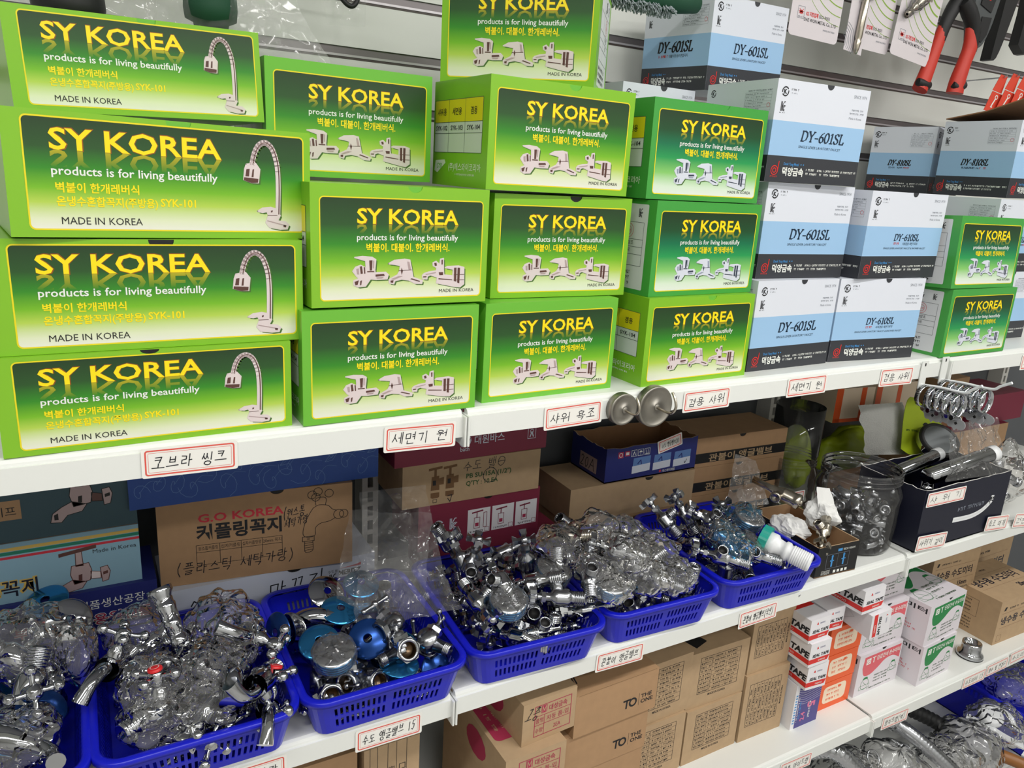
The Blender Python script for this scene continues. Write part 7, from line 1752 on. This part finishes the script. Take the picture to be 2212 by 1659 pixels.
# grey tool and neighbours
g = G(); pr = smooth2([(1.208, .600), (1.196, .640), (1.200, .72), (1.275, .72), (1.268, .640), (1.250, .590), (1.232, .574), (1.216, .578), (1.208, .600)], 4)[:-1]
g.prism([(x, .262, z) for x, z in pr], (0, .020, 0), 'tool_grey'); o = g.build('folding_tool'); tag(o, 'grey metal tool with dark inset right of the red pliers', 'tool')
i_ = G(); i_.prism([(x, .2605, z) for x, z in ((1.222, .590), (1.236, .584), (1.250, .600), (1.256, .632), (1.224, .630))], (0, .0014, 0), 'tool_black'); i_.prism([(x, .2600, z) for x, z in ((1.212, .650), (1.250, .640), (1.268, .70), (1.262, .72), (1.218, .72))], (0, .0020, 0), 'tool_black'); i_.build('inset', o)
l_ = G(); l_.prism([(x, .2595, z) for x, z in ((1.228, .662), (1.240, .660), (1.241, .665), (1.229, .667))], (0, .0008, 0), 'cap_red'); l_.build('logo_plate', o)
g = G(); pr = smooth2([(1.292, .560), (1.300, .64), (1.312, .72), (1.352, .72), (1.330, .62), (1.310, .565), (1.292, .560)], 3)[:-1]; g.prism([(x, .268, z) for x, z in pr], (0, .022, 0), 'tool_black'); tag(g.build('black_tool'), 'black tool hanging right of the grey one', 'tool')
g = G(); pr = smooth2([(1.385, .600), (1.392, .66), (1.400, .74), (1.480, .74), (1.462, .64), (1.425, .585), (1.385, .600)], 3)[:-1]; g.prism([(x, .272, z) for x, z in pr], (0, .020, 0), 'tool_black'); tag(g.build('black_tool'), 'black tool at the upper right picture corner', 'tool')
for i in range(4):
    o = empty('red_tag', (1.336 + .026 * i, .262 - .010 * i, .535 + .004 * i), (0, R(10), R(-8))); tag(o, 'red hang tag with a white key drawing, %s of four in the row' % ('first', 'second', 'third', 'fourth')[i], 'tag', 'red hang tags')
    g = G(); g.prism([(-.014, 0, -.034), (.014, 0, -.034), (.016, 0, 0), (-.004, 0, 0)], (0, .0008, 0), 'tag_red'); c = g.build('upper_card', o)
    g = G(); g.prism([(-.022, -.001, -.076), (.020, -.001, -.076), (.016, -.001, -.036), (-.014, -.001, -.036)], (0, .0008, 0), 'tag_red'); d = g.build('lower_card', o)
    p = G(); fr = F((0, -.001, 0), (1, 0, 0), (0, 0, 1)); ring(p, fr, .002, -.045, .0035, .0018, 'print_white', 2); p.line(fr, [(.000, -.050), (-.006, -.066)], .0030, 'print_white', 2); p.line(fr, [(-.006, -.064), (-.002, -.066)], .0018, 'print_white', 2); p.build('print', d)
    p = G(); p.tube([(.006, .12, -.003), (.006, -.004, -.003), (.006, -.006, .001)], .0012, 'chrome', 8); p.build('wire', o)
# items at the top edge
g = G(); rr = random.Random(9); M = Matrix.Translation((.290, .210, .5320)) @ Matrix.Rotation(PI / 2, 4, 'Y')
g.lathe([(1e-5, 0), (.012, 0), (.017, .02), (.018, .12), (.012, .16), (1e-5, .165)], 'brush_green', 20, M); o = g.build('brush'); tag(o, 'dark green brush lying across the top edge behind the topmost cartons', 'brush')
b = G()
for i in range(420):
    x = rr.uniform(.288, .405); a = rr.uniform(-2.4, -.8); r0, r1 = .014, rr.uniform(.020, .027); b.tube([(x, .210 + r0 * math.cos(a), .532 + r0 * math.sin(a)), (x + rr.uniform(-.006, .006), .210 + r1 * math.cos(a), .532 + r1 * math.sin(a))], .0008, 'brush_grey', 4, caps=False)
b.build('bristles', o)['kind'] = 'stuff'
for x, z, r, m, l in ((-.350, .446, .036, 'tool_black', 'black rubber cup hanging in a clear bag at the upper left'), (-.205, .464, .030, 'brush_green', 'dark green rubber cup hanging in a clear bag, right one')):
    g = G(); M = Matrix.Translation((x, .300, z)); g.lathe([(1e-5, -.040), (r * .62, -.040), (r * .66, -.034), (r * .95, -.030), (r, -.018), (r * .96, .004), (r * .6, .020), (r * .3, .034), (r * .3, .08), (1e-5, .08)], m, 28, M); o = g.build('rubber_cup'); tag(o, l, 'plunger', 'rubber cups in bags')
    g = G(); g.lathe([(1e-5, -.0405), (r * .5, -.0405), (r * .55, -.0395)], 'tool_grey', 20, M); g.build('stem_plate', o)
sheet([(-.440, .285, .420), (-.265, .285, .415), (-.265, .300, .56), (-.440, .300, .56)], 61, 'clear bag round the black rubber cup', m='film', amp=.014, sc=16, group='clear bags at the top left')
sheet([(-.265, .270, .405), (-.130, .270, .415), (-.120, .290, .56), (-.265, .290, .56)], 62, 'clear bag round the dark green rubber cup', m='film', amp=.016, sc=16, group='clear bags at the top left')
sheet([(-.190, .300, .395), (-.062, .300, .402), (-.105, .320, .478), (-.190, .320, .490)], 63, 'loose clear bag corner above the second stack', m='film_hazy', amp=.012, sc=18, group='clear bags at the top left')
g = G(); g.tube(smooth3([(-.046, .318, .540), (-.045, .318, .492), (-.040, .316, .480), (-.031, .315, .476), (-.024, .316, .483), (-.022, .318, .497), (-.024, .318, .540)], 5), .0032, 'tool_black', 10); tag(g.build('carabiner'), 'black rubber loop hanging at the top in a small clear bag', 'loop')
sheet([(-.060, .325, .452), (-.012, .318, .455), (-.008, .322, .56), (-.075, .330, .56)], 64, 'small clear bag round the black rubber loop', m='film', amp=.005, sc=20)
g = G(); g.prism([(1.100, .214, .4265), (1.100, .140, .4380), (1.100, .060, .4620), (1.100, .060, .4640), (1.100, .140, .4400), (1.100, .214, .4285)], (.178, 0, 0), 'kraft_dark')
tag(g.build('carton_lid'), 'raised brown cardboard lid over the right DY-810SL carton', 'cardboard')

# ------------------------------------------------------------------ lowest shelf
ZB = -1.0505
def flex_pipe(pts, r, label, pitch=.006, m='chrome', name='flexible_pipe', ends=True):
    P_ = smooth3(pts, 24); g = G(); rs = []; acc = 0.0
    Q = [P_[0]]
    for a, b in zip(P_[:-1], P_[1:]):
        n = max(1, int((b - a).length / (pitch / 4)))
        for i in range(n): Q.append(a.lerp(b, (i + 1) / n))
    L = 0
    for i, p in enumerate(Q):
        if i: L += (Q[i] - Q[i - 1]).length
        rs.append(r * (1 + .085 * math.cos(2 * PI * L / pitch)))
    g.tube(Q, rs, m, 18); o = g.build(name); tag(o, label, 'pipe', 'bagged pipes on the lowest shelf')
    if ends:
        n = G(); d = (Q[1] - Q[0]).normalized(); n.lathe([(r * 1.15, -.004), (r * 1.3, -.004), (r * 1.3, .022), (r * 1.15, .022)], 'chrome', 20, Matrix.Translation(Q[0]) @ align(d)); n.build('end_nut', o)
    return o
flex_pipe([(.850, .140, -.880), (.880, .060, -.806), (.930, .020, -.850), (.975, -.030, -.930), (1.02, -.03, -1.02)], .0185, 'chrome corrugated trap pipe at the lower picture edge', .0085)
flex_pipe([(1.140, .100, -.850), (1.175, .040, -.880), (1.215, -.015, -.925), (1.265, -.060, -.990), (1.30, -.07, -1.02)], .0165, 'silver ridged trap hose with a bright stripe, in a clear bag', .0075, 'chrome_soft')
flex_pipe([(1.330, .160, -.935), (1.390, .110, -.965), (1.420, .08, -1.00)], .017, 'black ridged hose behind the bags of the lowest shelf', .012, 'tool_black', ends=False)
g = G(); g.tube(smooth3([(1.448, -.004, -.985), (1.475, -.045, -.990), (1.505, -.100, -1.010)], 6), [.0145] * 13, 'hose_pipe', 18); o = g.build('brown_tube'); tag(o, 'brown tube with a black collar at the lower right corner', 'pipe')
g = G(); g.lathe([(.0135, -.004), (.0175, -.004), (.0178, .014), (.0145, .014)], 'tool_black', 22, Matrix.Translation((1.444, .002, -.984)) @ align((.027, -.041, -.005))); g.build('collar', o)
def ribbon(pts, w, label):
    g = G(); P_ = smooth3(pts, 6)
    for a, b in zip(P_[:-1], P_[1:]):
        d = (b - a).normalized(); n = d.cross(Vector((0, 0, 1))).normalized() * w / 2; u = Vector((0, 0, .004))
        g.add([a - n, a + n, b + n, b - n, a - n + u, a + n + u, b + n + u, b - n + u], [(0, 3, 2, 1), (4, 5, 6, 7), (0, 1, 5, 4), (1, 2, 6, 5), (2, 3, 7, 6), (3, 0, 4, 7)], 'plug_white')
    tag(g.build('drain_part'), label, 'drain part', 'white drain parts on the lowest shelf')
ribbon([(1.455, .085, -.948), (1.470, .045, -.950), (1.478, .010, -.955), (1.500, -.030, -.965)], .020, 'white slotted plastic drain arm in a clear bag')
ribbon([(1.500, .075, -.940), (1.535, .070, -.936), (1.550, .040, -.940), (1.530, .005, -.950), (1.560, -.020, -.960)], .012, 'white plastic drain loop beside the blue crate')
ribbon([(1.495, -.040, -.985), (1.56, -.030, -.975), (1.62, -.030, -.97)], .016, 'white plastic strip crossing at the lower right corner')
g = G(); g.lathe([(.024, 0), (.028, .004), (.028, .016), (.020, .018), (1e-5, .018)], 'plug_white', 24, Matrix.Translation((1.500, .055, -.945)) @ align((-.2, -.3, .9))); tag(g.build('drain_cup'), 'white round drain cup in a clear bag by the blue crate', 'drain part')
def crate():
    g = G(); x0, x1, y0, y1, z1 = 1.590, 1.900, -.04, .260, -.945
    t = .0025
    for a, b, c, d in ((x0, y0, x0 + t, y1), (x1 - t, y0, x1, y1), (x0, y0, x1, y0 + t), (x0, y1 - t, x1, y1)): g.box(a, b, ZB, c, d, z1 - .03, 'basket_blue')
    for i in range(24):
        y = y0 + .008 + i * .0122; g.box(x0, y, z1 - .03, x0 + t, y + .0055, z1, 'basket_blue'); g.box(x1 - t, y, z1 - .03, x1, y + .0055, z1, 'basket_blue')
    for i in range(24):
        x = x0 + .008 + i * .0126; g.box(x, y0, z1 - .03, x + .0055, y0 + t, z1, 'basket_blue'); g.box(x, y1 - t, z1 - .03, x + .0055, y1, z1, 'basket_blue')
    g.box(x0, y0, ZB, x1, y1, ZB + t, 'basket_blue'); o = g.build('plastic_basket'); tag(o, 'large blue slotted crate on the lowest shelf at the right', 'basket', 'blue plastic baskets')
    r = G(); P0 = rrect(x0 - .004, y0 - .004, x1 + .004, y1 + .004, .02, 6); r.tube([(x, y, z1) for x, y in P0], .007, 'basket_blue', 10, closed=True); r.build('rim', o)
crate()
for i, (l, r, t) in enumerate((((.960, .060, -.900), (.090, .080, .060), 'over the chrome trap pipe'), ((1.090, .030, -.930), (.100, .090, .075), 'in the middle of the lowest shelf'), ((1.250, .010, -.960), (.110, .080, .070), 'round the silver ridged hose'), ((1.400, .040, -.975), (.100, .090, .060), 'in front of the blue crate'), ((1.510, .040, -.950), (.080, .080, .050), 'round the white drain parts'), ((1.700, .100, -.940), (.100, .090, .050), 'filling the blue crate'))):
    lump(l, r, 80 + i, 'large clear bag ' + t, m='film_hazy' if i in (1, 3) else 'film', group='large clear bags on the lowest shelf', amp=.30, nu=52, nv=30)
g = G(); g.tube([(1.003 + .016 * math.cos(i * .4), .035 + .010 * math.sin(i * .4), -.856 + .012 * math.sin(i * .4)) for i in range(16)], .0016, 'chrome', 8, closed=True); tag(g.build('wire_ring'), 'thin clear ring at the mouth of a bag on the lowest shelf', 'ring')
flex_pipe([(.700, .150, -1.000), (.800, .100, -.960), (.86, .02, -.985)], .020, 'chrome corrugated trap pipe lying deepest on the lowest shelf', .009)
